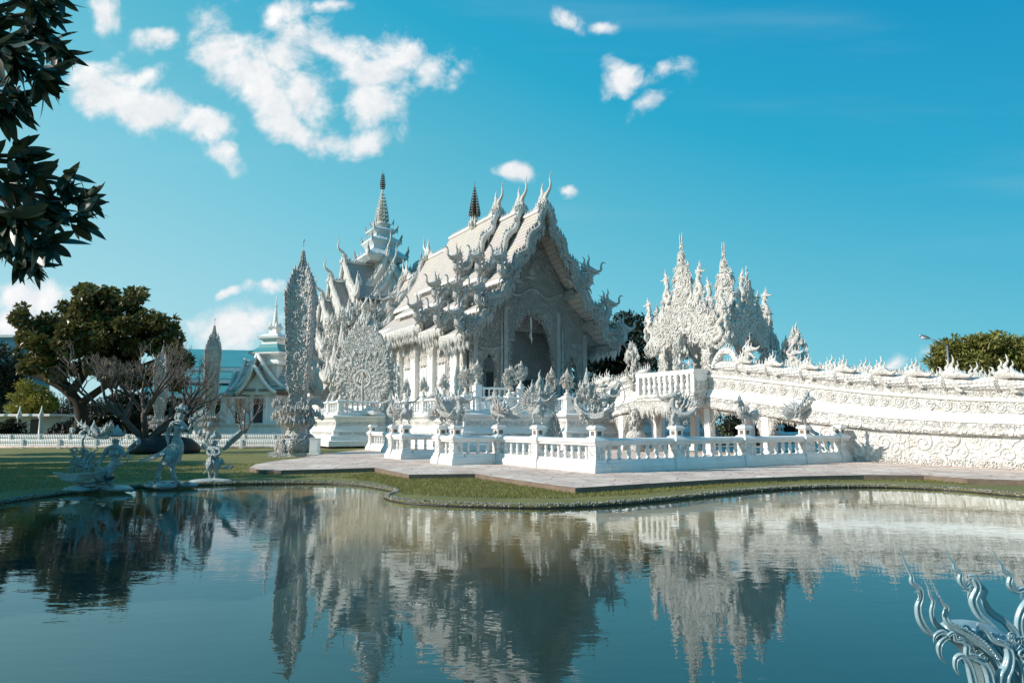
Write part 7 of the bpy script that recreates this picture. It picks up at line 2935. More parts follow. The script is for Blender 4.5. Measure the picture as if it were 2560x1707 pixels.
    obj('neck', m, 'lawn_silver', t)
    m = MB()
    m.inst(T_FLAME, [frame(q(1530 + f * 150, 1010 - f * 110 + R.uniform(-25, 25), R.uniform(-.3, .3)), (1, 0, 0), (.5 + f * .5, 0, .8), R.uniform(.5, .9)) for f in np.linspace(0, 1, 16)])
    fan(m, q(1440, 1020, -.45), (.2, 0, 1), (1, 0, 0), 9, .95, 1.3)
    fan(m, q(1440, 1020, .45), (.2, 0, 1), (1, 0, 0), 9, .95, 1.3)
    obj('flame_tail', m, 'lawn_silver', t)
    m = MB()
    m.lathe([(.45, q(0, 1000)[2]), (.4, q(0, 960)[2]), (.5, q(0, 945)[2]), (.25, q(0, 900)[2]), (.3, q(0, 885)[2]), (.12, q(0, 830)[2]), (.02, q(0, 770)[2])], 9)
    m.inst(T_FLAME, [frame((.4 * math.cos(a), .4 * math.sin(a), q(0, 960)[2]), (math.cos(a), math.sin(a), 0), (math.cos(a) * .4, math.sin(a) * .4, 1), .5) for a in np.linspace(0, 6.28, 9)[:-1]])
    obj('spire', m, 'lawn_silver', t)
    m = MB()
    m.lathe([(1.5, -.3), (1.3, .1), (.5, .25)], 14)
    obj('plinth', m, 'rock', t)


lawn_statues()


# ---------------------------------------------------------------- guardians on the balustrade posts
def bird_parts(t, s, rng, wings=True, lift=0.0):
    m = MB()
    pth = catmull([(-.42, 0, .42), (-.15, 0, .38), (.12, 0, .46), (.24, 0, .68), (.16, 0, .92), (.26, 0, 1.08), (.42, 0, 1.05), (.6, 0, .98)], 4)
    r_ = np.interp(np.linspace(0, 1, len(pth)), [0, .2, .36, .5, .65, .8, .9, 1], [.04, .13, .16, .09, .065, .09, .06, .01])
    m.tube(arr(pth) * s, r_ * s, 8)
    for y in (-.09, .09):
        m.tube(arr([(-.05, y, .36), (.02, y, .2), (-.04, y, .08), (.1, y, .02)]) * s, arr([.07, .045, .03, .03]) * s, 6)
        m.tube(arr([(-.04, y, .03), (.12, y + .05, .02)]) * s, .02 * s, 4)
    obj('body', m, 'silver', t)
    m = MB()
    if wings:
        for y in (-1, 1):
            for row, L in ((0, .95), (1, .62)):
                fan(m, arr((-.05 + .06 * row, y * .16, .52 + .05 * row)) * s, (.25, y * .75, .75), (-.9, y * .3, -.2), 8 - row * 2, L * s, 1.5, T_LEAF, rng, 1.2)
    obj('wings', m, 'silver', t)
    m = MB()
    fan(m, arr((-.4, 0, .42)) * s, (-.6, 0, .9), (-.6, 0, -.6), 8, .75 * s, 1.5, T_FLAME, rng, 1.3)
    m.inst(T_FLAME, [frame(arr((.2 - .08 * i, 0, 1.1 - .1 * i)) * s, (1, 0, 0), (-.4 - .2 * i, 0, 1), (.42 - .05 * i) * s) for i in range(5)])
    m.inst(T_FLAME, [frame(arr((.05, .1 * j, .75 - .1 * i)) * s, (1, 0, 0), (-1, .4 * j, .4), .3 * s) for i in range(3) for j in (-1, 1)])
    m.inst(T_FLAME, [frame(arr((rng.uniform(-.4, .3), rng.uniform(-.18, .18), rng.uniform(.25, .75))) * s, (1, rng.uniform(-.6, .6), 0), (rng.uniform(-1, .3), rng.uniform(-.4, .4), rng.uniform(-.3, 1)), rng.uniform(.18, .34) * s) for _ in range(34)])
    obj('crest_and_tail', m, 'silver', t)


def dancer_parts(t, s, rng, halo=True, crown=True, bow=False):
    J = {'hip': (0, 0, .62, .10), 'waist': (.03, 0, .74, .075), 'chest': (.05, 0, .9, .11, .09), 'neck': (.06, 0, 1.03, .042), 'head': (.08, -.01, 1.15, .085),
         'ls': (-.1, 0, .97, .05), 'le': (-.26, -.05, .86, .04), 'lw': (-.24, -.14, 1.02, .03), 'rs': (.19, 0, .96, .05), 're': (.36, -.04, .98, .04), 'rw': (.5, -.08, 1.08, .03),
         'lk': (-.22, -.1, .42, .07), 'la': (-.16, -.02, .16, .04), 'lt': (-.22, -.1, .06, .035), 'rk': (.2, -.08, .36, .07), 'ra': (.12, .0, .12, .04), 'rt': (.2, -.08, .05, .035)}
    J = {n: tuple(x * s for x in v) for n, v in J.items()}
    B = [('hip', 'waist'), ('waist', 'chest'), ('chest', 'neck'), ('neck', 'head'), ('chest', 'ls'), ('ls', 'le'), ('le', 'lw'), ('chest', 'rs'), ('rs', 're'), ('re', 'rw'), ('hip', 'lk'), ('lk', 'la'), ('la', 'lt'), ('hip', 'rk'), ('rk', 'ra'), ('ra', 'rt')]
    skin('body', J, B, 'silver', t, 1)
    m = MB()
    face(m, arr((.08, -.01, 1.16)) * s, .09 * s)
    hand(m, arr((-.24, -.14, 1.03)) * s, (0, -.2, 1), (1, 0, 0), s)
    hand(m, arr((.5, -.08, 1.09)) * s, (.5, -.1, .8), (.6, -.6, 0), s)
    obj('face_and_hands', m, 'silver', t)
    m = MB()
    if crown:
        m.lathe([(.1 * s, 1.2 * s), (.105 * s, 1.26 * s), (.06 * s, 1.34 * s), (.05 * s, 1.42 * s), (.006 * s, 1.62 * s)], 9, c=(.08 * s, -.01))
        m.inst(T_FLAME, [frame((.08 * s + .09 * s * math.cos(a), .09 * s * math.sin(a), 1.22 * s), (math.cos(a), math.sin(a), 0), (math.cos(a) * .4, math.sin(a) * .4, 1), .17 * s) for a in np.linspace(0, 6.28, 8)[:-1]])
    obj('crown', m, 'silver', t)
    m = MB()
    m.lathe([(.11 * s, .66 * s), (.17 * s, .58 * s), (.2 * s, .45 * s)], 14)
    fan(m, arr((-.05, .06, .62)) * s, (-1, .2, .2), (-.4, 0, -1), 7, .6 * s, 1.2, T_FLAME, rng)
    fan(m, arr((.1, .06, .6)) * s, (.8, .2, -.4), (0, 0, -1), 5, .4 * s, .9, T_FLAME, rng)
    obj('costume', m, 'silver', t)
    if halo:
        m = MB()
        ms = []
        for rr, n, L in ((.3, 17, .24), (.42, 23, .26), (.56, 29, .28), (.2, 11, .24)):
            for a in np.linspace(-.5, 3.64, n):
                d = arr((math.cos(a), 0, math.sin(a)))
                ms.append(frame(arr((.05, .14, .92)) * s + d * rr * s, (d[2], 0, -d[0]), d + arr((0, 0, .3)), L * s))
        ms.append(frame(arr((.05, .14, 1.5)) * s, (1, 0, 0), (0, 0, 1), .75 * s))
        ms += [frame(arr((.05 + x, .14, 1.36)) * s, (1, 0, 0), (x, 0, 1), .5 * s) for x in (-.3, .3)]
        m.inst(T_FLAME, ms)
        m.inst(T_CURL, [frame(arr((rng.uniform(-.45, .5), .12, rng.uniform(.6, 1.4))) * s, (1, 0, 0), (0, 0, 1), .2 * s, i % 2) for i in range(40)])
        obj('flame_halo', m, 'silver', t)
    if bow:
        m = MB()
        m.tube(catmull([arr((.5, -.1, .55)) * s, arr((.78, -.1, .85)) * s, arr((.8, -.1, 1.15)) * s, arr((.55, -.1, 1.5)) * s], 4), .02 * s, 5)
        m.tube([arr((.5, -.1, .55)) * s, arr((.55, -.1, 1.5)) * s], .006 * s, 4)
        obj('bow', m, 'silver', t)


def archer_parts(t, s, rng):
    """half human half swan archer with a crowned guardian head behind"""
    m = MB()
    pth = catmull([(-.72, 0, 1.0), (-.66, 0, .62), (-.35, 0, .34), (.05, 0, .28), (.42, 0, .45), (.62, 0, .8)], 5)
    m.tube(arr(pth) * s, np.interp(np.linspace(0, 1, len(pth)), [0, .3, .6, 1], [.03, .13, .18, .08]) * s, 9)
    m.tube(arr([(0, 0, .3), (.02, 0, .12), (0, 0, 0)]) * s, arr([.1, .07, .13]) * s, 7)
    obj('swan_hull', m, 'silver', t)
    m = MB()
    for j in range(9):
        f = j / 8
        pth = catmull([(.5 - .1 * f, -.2, .62 - .2 * f), (.1, -.26, .42 - .16 * f), (-.35, -.2, .4 - .1 * f), (-.68 - .05 * f, -.08, .7 + .1 * f)], 4)
        m.tube(arr(pth) * s, np.linspace(.05, .012, len(pth)) * s, 5)
    m.inst(T_FLAME, [frame(arr((rng.uniform(-.65, .6), rng.uniform(-.2, .2), rng.uniform(.2, .6))) * s, (1, 0, 0), (rng.uniform(-1, .5), rng.uniform(-.3, .3), rng.uniform(-.6, .8)), rng.uniform(.18, .32) * s) for _ in range(46)])
    fan(m, arr((-.62, 0, .8)) * s, (-.3, 0, 1), (1, 0, .2), 7, .5 * s, .9, T_FLAME, rng)
    fan(m, arr((-.68, 0, .55)) * s, (-1, 0, .4), (0, 0, 1), 6, .4 * s, 1.2, T_FLAME, rng)
    m.inst(T_FLAME, [frame(arr((.55 + .06 * k, .05, .75 + .12 * k)) * s, (1, 0, 0), (.5, 0, 1), (.6 - .05 * k) * s) for k in range(6)])
    obj('feathers', m, 'silver', t)
    J = {'hip': (.28, 0, .6, .15), 'waist': (.3, 0, .75, .12), 'chest': (.3, 0, .98, .16, .13), 'neck': (.28, 0, 1.14, .05), 'head': (.26, 0, 1.28, .105),
         'ls': (.1, 0, 1.06, .06), 'le': (-.1, -.1, .95, .045), 'lw': (-.05, -.2, 1.12, .03), 'rs': (.48, 0, 1.05, .06), 're': (.66, -.05, 1.0, .045), 'rw': (.82, -.06, 1.12, .03)}
    J = {n: tuple(x * s for x in v) for n, v in J.items()}
    skin('torso', J, [('hip', 'waist'), ('waist', 'chest'), ('chest', 'neck'), ('neck', 'head'), ('chest', 'ls'), ('ls', 'le'), ('le', 'lw'), ('chest', 'rs'), ('rs', 're'), ('re', 'rw')], 'silver', t, 2)
    m = MB()
    face(m, arr((.26, 0, 1.29)) * s, .11 * s, (.8, -.6, 0))
    hand(m, arr((-.05, -.2, 1.13)) * s, (0, -.2, 1), (1, 0, 0), s)
    hand(m, arr((.82, -.06, 1.13)) * s, (.3, 0, 1), (.8, -.5, 0), s)
    m.lathe([(.12 * s, 1.33 * s), (.19 * s, 1.38 * s), (.16 * s, 1.43 * s), (.03 * s, 1.46 * s)], 12, c=(.26 * s, 0))
    obj('head_and_hands', m, 'silver', t)
    m = MB()
    m.lathe([(.16 * s, .9 * s), (.24 * s, 1.1 * s), (.22 * s, 1.3 * s), (.27 * s, 1.38 * s), (.16 * s, 1.46 * s), (.08 * s, 1.56 * s), (.12 * s, 1.64 * s), (.07 * s, 1.8 * s), (.005, 2.08 * s)], 10, c=(-.3 * s, .12 * s))
    m.inst(T_FLAME, [frame(arr((-.3 + .25 * math.cos(a), .12 + .22 * math.sin(a), z)) * s, (math.cos(a), math.sin(a), 0), (math.cos(a) * .7, math.sin(a) * .7, 1), .3 * s) for z in (1.1, 1.32) for a in np.linspace(0, 6.28, 10)[:-1]])
    m.inst(T_CURL, [frame(arr((-.3 + .24 * math.cos(a), .12 + .22 * math.sin(a), rng.uniform(.95, 1.4))) * s, (-math.sin(a), math.cos(a), 0), (0, 0, 1), .2 * s) for a in np.linspace(0, 6.28, 22)])
    m.inst(T_CURL, [frame(arr((rng.uniform(-.6, .1), rng.uniform(-.15, .3), rng.uniform(.5, 1.3))) * s, (1, rng.uniform(-.4, .4), 0), (0, 0, 1), .2 * s, i % 2) for i in range(30)])
    obj('crowned_guardian', m, 'silver', t)
    m = MB()
    m.tube(catmull([arr((.7, -.1, .55)) * s, arr((.98, -.1, .85)) * s, arr((1.0, -.1, 1.2)) * s, arr((.85, -.1, 1.5)) * s, arr((.7, -.1, 1.6)) * s], 4), .02 * s, 5)
    obj('bow', m, 'silver', t)


def lion_parts(t, s, rng):
    """crouching long snouted guardian with scroll mane"""
    m = MB()
    m.inst(T_MAKARA, [frame(arr((.0, 0, .62)) * s, (1, -.3, 0), (0, 0, 1), (.62 * s, .8 * s, .62 * s))])
    obj('head_and_neck', m, 'silver', t)
    m = MB()
    pth = catmull([(-.25, 0, .5), (-.1, 0, .4), (.05, 0, .25), (0, 0, .0)], 4)
    m.tube(arr(pth) * s, np.linspace(.2, .16, len(pth)) * s, 8)
    for y in (-.12, .12):
        m.tube(arr([(.1, y, .45), (.2, y, .22), (.14, y, .08), (.24, y, .02)]) * s, arr([.08, .06, .045, .045]) * s, 6)
    m.inst(T_CURL, [frame(arr((rng.uniform(-.3, .25), rng.uniform(-.2, .2), rng.uniform(.05, .6))) * s, (1, rng.uniform(-.5, .5), 0), (0, 0, 1), .22 * s, i % 2) for i in range(26)])
    obj('body', m, 'silver', t)
    m = MB()
    fan(m, arr((-.25, 0, .5)) * s, (-.7, 0, .7), (.7, 0, .7), 8, .8 * s, 1.1, T_FLAME, rng)
    obj('flame_tail', m, 'silver', t)


def post_statues():
    rng = random.Random(19)
    zt = 1.56
    spec = [((.3, .35), 'archer', .95, 0, 'crowned swan archer statue on the front corner post of the balustrade'),
            ((.3, 3.89), 'dancer', .95, 0, 'dancing statue framed by a flame halo on the sunlit balustrade post'),
            ((.3, 6.85), 'birdman', 1.05, 160, 'beaked bird statue with raised crest on the inner corner post of the balustrade'),
            ((-1.7, 6.85), 'lion', 1.0, 20, 'crouching guardian statue with scrolled body on the stepped balustrade post'),
            ((-1.7, 8.2), 'bird', 1.15, 170, 'spread winged bird statue on the post behind the stepped corner'),
            ((-1.75, 12.0), 'dancer2', 1.1, 20, 'warrior statue without halo on the left post past the gap in the railing'),
            ((-1.75, 13.4), 'swan', 1.05, 180, 'bird statue with curling tail on the rear left post past the gap'),
            ((.3, 12.0), 'bird', 1.0, 10, 'winged bird statue on the slim post behind the railing gap'),
            ((.4, 19.6), 'lion', .8, 200, 'small crouching statue on the farthest balustrade post by the low fence'),
            ((3.98, .35), 'lion', 1.0, 190, 'long snouted guardian statue on the first post right of the front corner'),
            ((7.63, .35), 'birdtail', .85, 200, 'bird statue with upright tail fan on the middle post under the bridge'),
            ((11.34, .35), 'bird', 1.05, 10, 'winged bird statue with curved crest on the post nearest the bridge wall'),
            ((28.0, 9.0), 'dancer2', 1.3, 10, 'pale standing statue on the shaded balustrade under the arches')]
    for (a, b), kind, s, rot, lab in spec:
        p = wor(a, b, zt)
        t = local_thing('post_statue', lab, 'statue', p, RAD(rot), 'guardian statues on the balustrade posts')
        if kind == 'archer':
            archer_parts(t, s, rng)
        elif kind.startswith('dancer'):
            dancer_parts(t, s, rng, halo=kind == 'dancer')
        elif kind in ('bird', 'birdman', 'swan', 'birdtail'):
            bird_parts(t, s, rng, kind in ('bird', 'birdman', 'swan'))
        else:
            lion_parts(t, s, rng)


post_statues()


# ---------------------------------------------------------------- leaf shaped ornaments on the terrace posts
def leaf_ornaments():
    rng = random.Random(23)
    zt = FLOOR + 1.1
    spec = [((5.35, 19.6), 1.5, 'round', 'left front corner of the temple terrace'), ((8.5, 19.6), 1.7, 'round', 'middle of the front terrace railing'), ((11.75, 19.6), 1.75, 'drop', 'inner terrace corner right of the doorway'),
            ((11.75, 17.8), 1.5, 'drop', 'forward terrace corner beside the bridge head'), ((5.35, 22.8), 1.3, 'spray', 'left terrace railing nearest its front corner'), ((5.35, 26.0), 1.3, 'spray', 'left terrace railing before the first window'),
            ((5.35, 29.1), 1.3, 'spray', 'left terrace railing near the medallion'), ((8.75, 24.45), 1.5, 'drop', 'left end of the upper porch railing'), ((12.4, 24.45), 1.6, 'round', 'right end of the upper porch railing'), ((1.4, 32.1), 1.3, 'spray', 'far left corner of the terrace railing')]
    for (a, b), h, kind, where in spec:
        z = zt + (.95 if b == 24.45 else 0)
        t = thing('leaf_ornament', {'round': 'round', 'drop': 'teardrop', 'spray': 'spiky spray'}[kind] + ' openwork leaf ornament on the ' + where, 'ornament', (a, b, z), True, 'silver leaf ornaments on the terrace railing')
        m = MB()
        m.lathe([(.2, z), (.24, z + .12), (.12, z + .2), (.08, z + .34), (.13, z + .4), (.05, z + .46)], 9, c=(a, b))
        obj('foot', m, 'gold', t)
        m = MB()
        ms, cs = [], []
        H = h - .45
        n = 110
        for i in range(n):
            f = rng.random()
            if kind == 'round':
                w = .5 * math.sqrt(max(0, 1 - (2 * f - 1) ** 2))
            elif kind == 'drop':
                w = .44 * math.sin(math.pi * min(1, f * .9 + .1)) * (1.35 - .75 * f)
            else:
                w = .42 * (1 - f) ** .7
            u = rng.uniform(-1, 1) * w
            d = rng.uniform(-.12, .12)
            pos = (a + u * .9, b + d - u * .3, z + .45 + f * H)
            if rng.random() < .5:
                ms.append(frame(pos, (1, -.3, 0), (u * 1.2, 0, .9), rng.uniform(.16, .3), rng.random() < .5))
            else:
                cs.append(frame(pos, (1, -.3, 0), (rng.uniform(-.6, .6), 0, 1), rng.uniform(.14, .24), rng.random() < .5))
        ms.append(frame((a, b, z + .45 + H * .85), (1, -.3, 0), (0, 0, 1), .5))
        m.inst(T_FLAME, ms)
        m.inst(T_CURL, cs)
        obj('leaf', m, 'gold', t)


leaf_ornaments()


def urns():
    rng = random.Random(29)
    for (a, b), h, lab in (((13.4, 13.2), 3.2, 'tall carved urn with hanging lace standing under the landing of the bridge'), ((9.6, 16.2), 2.4, 'slim pointed flame bush of silver leaves in front of the terrace wall')):
        t = thing('ornate_urn' if h > 3 else 'flame_bush', lab, 'ornament', (a, b, 0), True)
        m = MB()
        if h > 3:
            m.lathe([(.5, 0), (.55, .2), (.3, .4), (.45, .6), (.6, .85), (.5, 1.1), (.3, 1.3), (.34, 2.2), (.2, 2.4)], 12, c=(a, b))
            obj('vase', m, 'fine', t)
        else:
            m.lathe([(.3, 0), (.34, .3), (.2, .5), (.1, .6)], 10, c=(a, b))
            obj('pot', m, 'white', t)
        m = MB()
        ms = []
        for i in range(120):
            f = rng.random()
            an = rng.uniform(0, 6.28)
            w = (.34 if h > 3 else .5 * (1 - f) ** .8)
            z = (.9 + f * 1.5) if h > 3 else .5 + f * (h - .7)
            ms.append(frame((a + w * math.cos(an), b + w * math.sin(an), z), (math.cos(an), math.sin(an), 0), (math.cos(an) * .6, math.sin(an) * .6, 1), rng.uniform(.22, .4)))
        m.inst(T_FLAME, ms)
        obj('flames', m, 'pearl', t)


urns()

# ---------------------------------------------------------------- people


def person(pos, rotz, label, top, legs, pose='stand', hair='hair', bag=False, h=1.66):
    t = local_thing('person', label, 'person', pos, rotz, 'visitors')
    s = h / 1.72
    J = {'hip': (0, 0, .93, .14, .1), 'waist': (0, .01, 1.08, .125, .09), 'chest': (0, 0, 1.3, .15, .1), 'top': (0, .01, 1.4, .1, .07), 'neck': (0, .0, 1.48, .05), 'chin': (0, -.02, 1.56, .075), 'head': (0, -.01, 1.65, .09),
         'ls': (-.19, 0, 1.4, .055), 'le': (-.24, .03, 1.13, .042), 'lw': (-.22, -.06, .9, .03), 'rs': (.19, 0, 1.4, .055), 're': (.24, .03, 1.13, .042), 'rw': (.22, -.06, .9, .03),
         'lh': (-.1, 0, .86, .09), 'lk': (-.1, -.02, .48, .062), 'lc': (-.1, .02, .33, .06), 'la': (-.1, .03, .08, .038), 'lt': (-.11, -.1, .03, .035),
         'rh': (.1, 0, .86, .09), 'rk': (.1, -.02, .48, .062), 'rc': (.1, .02, .33, .06), 'ra': (.1, .03, .08, .038), 'rt': (.11, -.1, .03, .035)}
    if pose == 'photo':
        J['le'] = (-.27, -.14, 1.22, .042)
        J['lw'] = (-.08, -.26, 1.52, .03)
        J['re'] = (.28, -.14, 1.22, .042)
        J['rw'] = (.08, -.26, 1.52, .03)
    elif pose == 'sit':
        d = -.47
        for n in list(J):
            x, y, z, *r = J[n]
            if n not in ('lk', 'lc', 'la', 'lt', 'rk', 'rc', 'ra', 'rt'):
                J[n] = (x, y, z + d, *r)
        for sd, x in (('l', -.13), ('r', .13)):
            J[sd + 'k'] = (x, -.42, .5, .065)
            J[sd + 'c'] = (x, -.42, .36, .06)
            J[sd + 'a'] = (x, -.40, .08, .038)
            J[sd + 't'] = (x, -.52, .03, .035)
            J[sd + 'w'] = (x * .8, -.3, .62, .03)
            J[sd + 'e'] = (x * 1.9, -.02, .7, .042)
    J = {n: tuple(v * s for v in q) for n, q in J.items()}
    B = [('hip', 'waist'), ('waist', 'chest'), ('chest', 'top'), ('top', 'neck'), ('neck', 'chin'), ('chin', 'head'), ('top', 'ls'), ('ls', 'le'), ('le', 'lw'), ('top', 'rs'), ('rs', 're'), ('re', 'rw'),
         ('hip', 'lh'), ('lh', 'lk'), ('lk', 'lc'), ('lc', 'la'), ('la', 'lt'), ('hip', 'rh'), ('rh', 'rk'), ('rk', 'rc'), ('rc', 'ra'), ('ra', 'rt')]
    skin('body', J, B, 'skin', t, 2)
    grow = lambda ns, g: {n: (*J[n][:3], *(r + g for r in J[n][3:])) for n in ns}
    ns = ['waist', 'chest', 'top', 'ls', 'le', 'rs', 're', 'hip']
    skin('shirt', grow(ns, .018), [b for b in B if b[0] in ns and b[1] in ns], top, t, 2)
    ns = ['hip', 'lh', 'lk', 'lc', 'la', 'rh', 'rk', 'rc', 'ra']
    skin('trousers', grow(ns, .014), [b for b in B if b[0] in ns and b[1] in ns], legs, t, 2)
    m = MB()
    hp = arr(J['head'][:3])
    m.add(*_triple(ball(.10 * s, .11 * s, .115 * s, 10, 8, hp + arr((0, .025, .025)))), smooth=True)
    m.tube([hp + arr((0, .08, .0)), hp + arr((0, .09, -.12)), hp + arr((0, .06, -.18))], [.06, .06, .03], 7)
    obj('hair', m, hair, t)
    m = MB()
    face(m, hp + arr((0, 0, -.02)), .093 * s)
    for sd, x in (('l', -1), ('r', 1)):
        w, e = arr(J[sd + 'w'][:3]), arr(J[sd + 'e'][:3])
        hand(m, w, w - e, (1, -.2, 0), s)
    obj('face_and_hands', m, 'skin', t)
    if bag:
        m = MB()
        c = arr(J['waist'][:3]) + arr((-.03, .14, .02))
        m.add(*_triple(ball(.12, .07, .13, 8, 6, c)), smooth=True)
        m.tube([arr(J['ls'][:3]) + arr((.05, .05, .07)), arr(J['chest'][:3]) + arr((.02, .135, 0)), c + arr((.06, .03, .05))], .016, 5)
        obj('shoulder_bag', m, 'cloth_dark', t)
    return t


def people():
    p = wor(9.35, 20.4, FLOOR)
    person((p.x, p.y, p.z), RAD(170), 'person in a white shirt with a shoulder bag photographing the temple from the terrace', 'cloth_white', 'cloth_dark', 'photo', bag=True)
    p = wor(10.55, 21.0, FLOOR)
    person(p, RAD(120), 'person all in dark clothes standing beside the round leaf ornament on the terrace', 'cloth_dark', 'cloth_dark')
    p = wor(13.3, 18.9, FLOOR)
    person((p.x, p.y, p.z - .12), RAD(185), 'person with long dark hair and blue clothes behind the terrace railing near the bridge', 'cloth_blue', 'cloth_blue', h=1.6)
    y = 68
    q = at(182, 1060, y)
    person((q.x, y, LAWN), RAD(10), 'person in a pale top and dark trousers standing by the trunk of the big tree', 'cloth_white', 'cloth_blue')
    q = at(142, 1060, y)
    person((q.x, y, LAWN), RAD(30), 'person in a dark top and brown shorts standing behind the low fence', 'cloth_dark', 'cloth_brown')
    q = at(158, 1060, y + 1)
    person((q.x, y + 1, LAWN), RAD(-30), 'person in black standing between the other visitors under the big tree', 'cloth_dark', 'cloth_dark')
    q = at(120, 1060, y - 1)
    person((q.x, y - 1, LAWN), RAD(0), 'person in dark clothes sitting on a stone block under the trees', 'cloth_dark', 'cloth_dark', 'sit')
    m = MB()
    m.box(q.x - .4, q.x + .4, y - 1.25, y - .72, LAWN, LAWN + .34)
    tag(obj('stone_block', m, 'pale_blue'), 'low stone block that a visitor sits on under the trees', 'block')


people()

# ---------------------------------------------------------------- small things


def small_things():
    # electric box by the obelisk
    m = MB()
    p = at(785, 1143, 36.6)
    m.box(p.x - .28, p.x + .28, 36.5, 36.9, 0.0, .06)
    m.box(p.x - .24, p.x + .24, 36.52, 36.88, .06, .82)
    m.box(p.x - .26, p.x + .26, 36.5, 36.9, .82, .87)
    m.box(p.x - .19, p.x + .19, 36.512, 36.52, .14, .74)
    tag(obj('utility_box', m, 'white'), 'plain white utility box beside the foot of the tall obelisk', 'box')
    # terracotta pots on the terrace by the medallion
    for i, (z, lab) in enumerate(((0.0, 'orange terracotta pot standing on the terrace right of the medallion'), (.92, 'orange terracotta pot on a white block above another pot by the medallion'))):
        t = thing('terracotta_pot', lab, 'pot', (5.0, 33.4, FLOOR + .003 + z), True, 'terracotta pots by the medallion')
        m = MB()
        z0 = FLOOR + .003 + z
        m.lathe([(.16, z0), (.27, z0 + .3), (.30, z0 + .42), (.34, z0 + .44), (.34, z0 + .52), (.27, z0 + .53)], 14, c=(5.0, 33.4))
        obj('pot_body', m, 'terracotta', t)
        m = MB()
        m.lathe([(.28, z0 + .5), (.2, z0 + .54), (.01, z0 + .55)], 12, c=(5.0, 33.4))
        m.inst(T_LEAF, [frame((5.0, 33.4, z0 + .5), (math.cos(a), math.sin(a), 0), (math.cos(a) * .6, math.sin(a) * .6, 1), .3) for a in np.linspace(0, 6.28, 7)[:-1]])
        obj('plant', m, 'leaf_dark', t)
        if i:
            m = MB()
            m.box(4.75, 5.25, 33.15, 33.65, FLOOR + .66, z0)
            tag(obj('pot_stand', m, 'white'), 'white block that carries the upper terracotta pot', 'stand')
    # street lamp at right
    p = at(2352, 856, 56)
    t = thing('street_lamp', 'street lamp arm with a cobra head reaching out left of the mango tree', 'street lamp', (p.x + .5, 56, LAWN))
    m = MB()
    m.tube([(p.x + .5, 56, LAWN), (p.x + .5, 56, 5), (p.x + .5, 56, p.z - .25)], [.1, .085, .07], 8)
    obj('pole', m, 'steel', t)
    m = MB()
    e = at(2325, 846, 56)
    m.tube([(p.x + .5, 56, p.z - .3), (p.x, 56, p.z), tuple(e)], [.05, .045, .04], 6)
    obj('arm', m, 'steel', t)
    m = MB()
    h0, h1 = arr(e), arr(at(2298, 839, 56))
    m.tube([h0, h0 + (h1 - h0) * .3, h0 + (h1 - h0) * .8, h1], np.stack([arr([.05, .15, .17, .06]), arr([.04, .09, .09, .04])], 1), 8, (0, 1, 0))
    ho = obj('lamp_head', m, 'steel', t)
    m = MB()
    m.tube([h0 + (h1 - h0) * .3 + arr((0, 0, -.09)), h0 + (h1 - h0) * .85 + arr((0, 0, -.09))], [.1, .1], 8)
    obj('lens', m, 'lampglass', ho)


small_things()

# ================================================================ tail of the naga in the near right corner


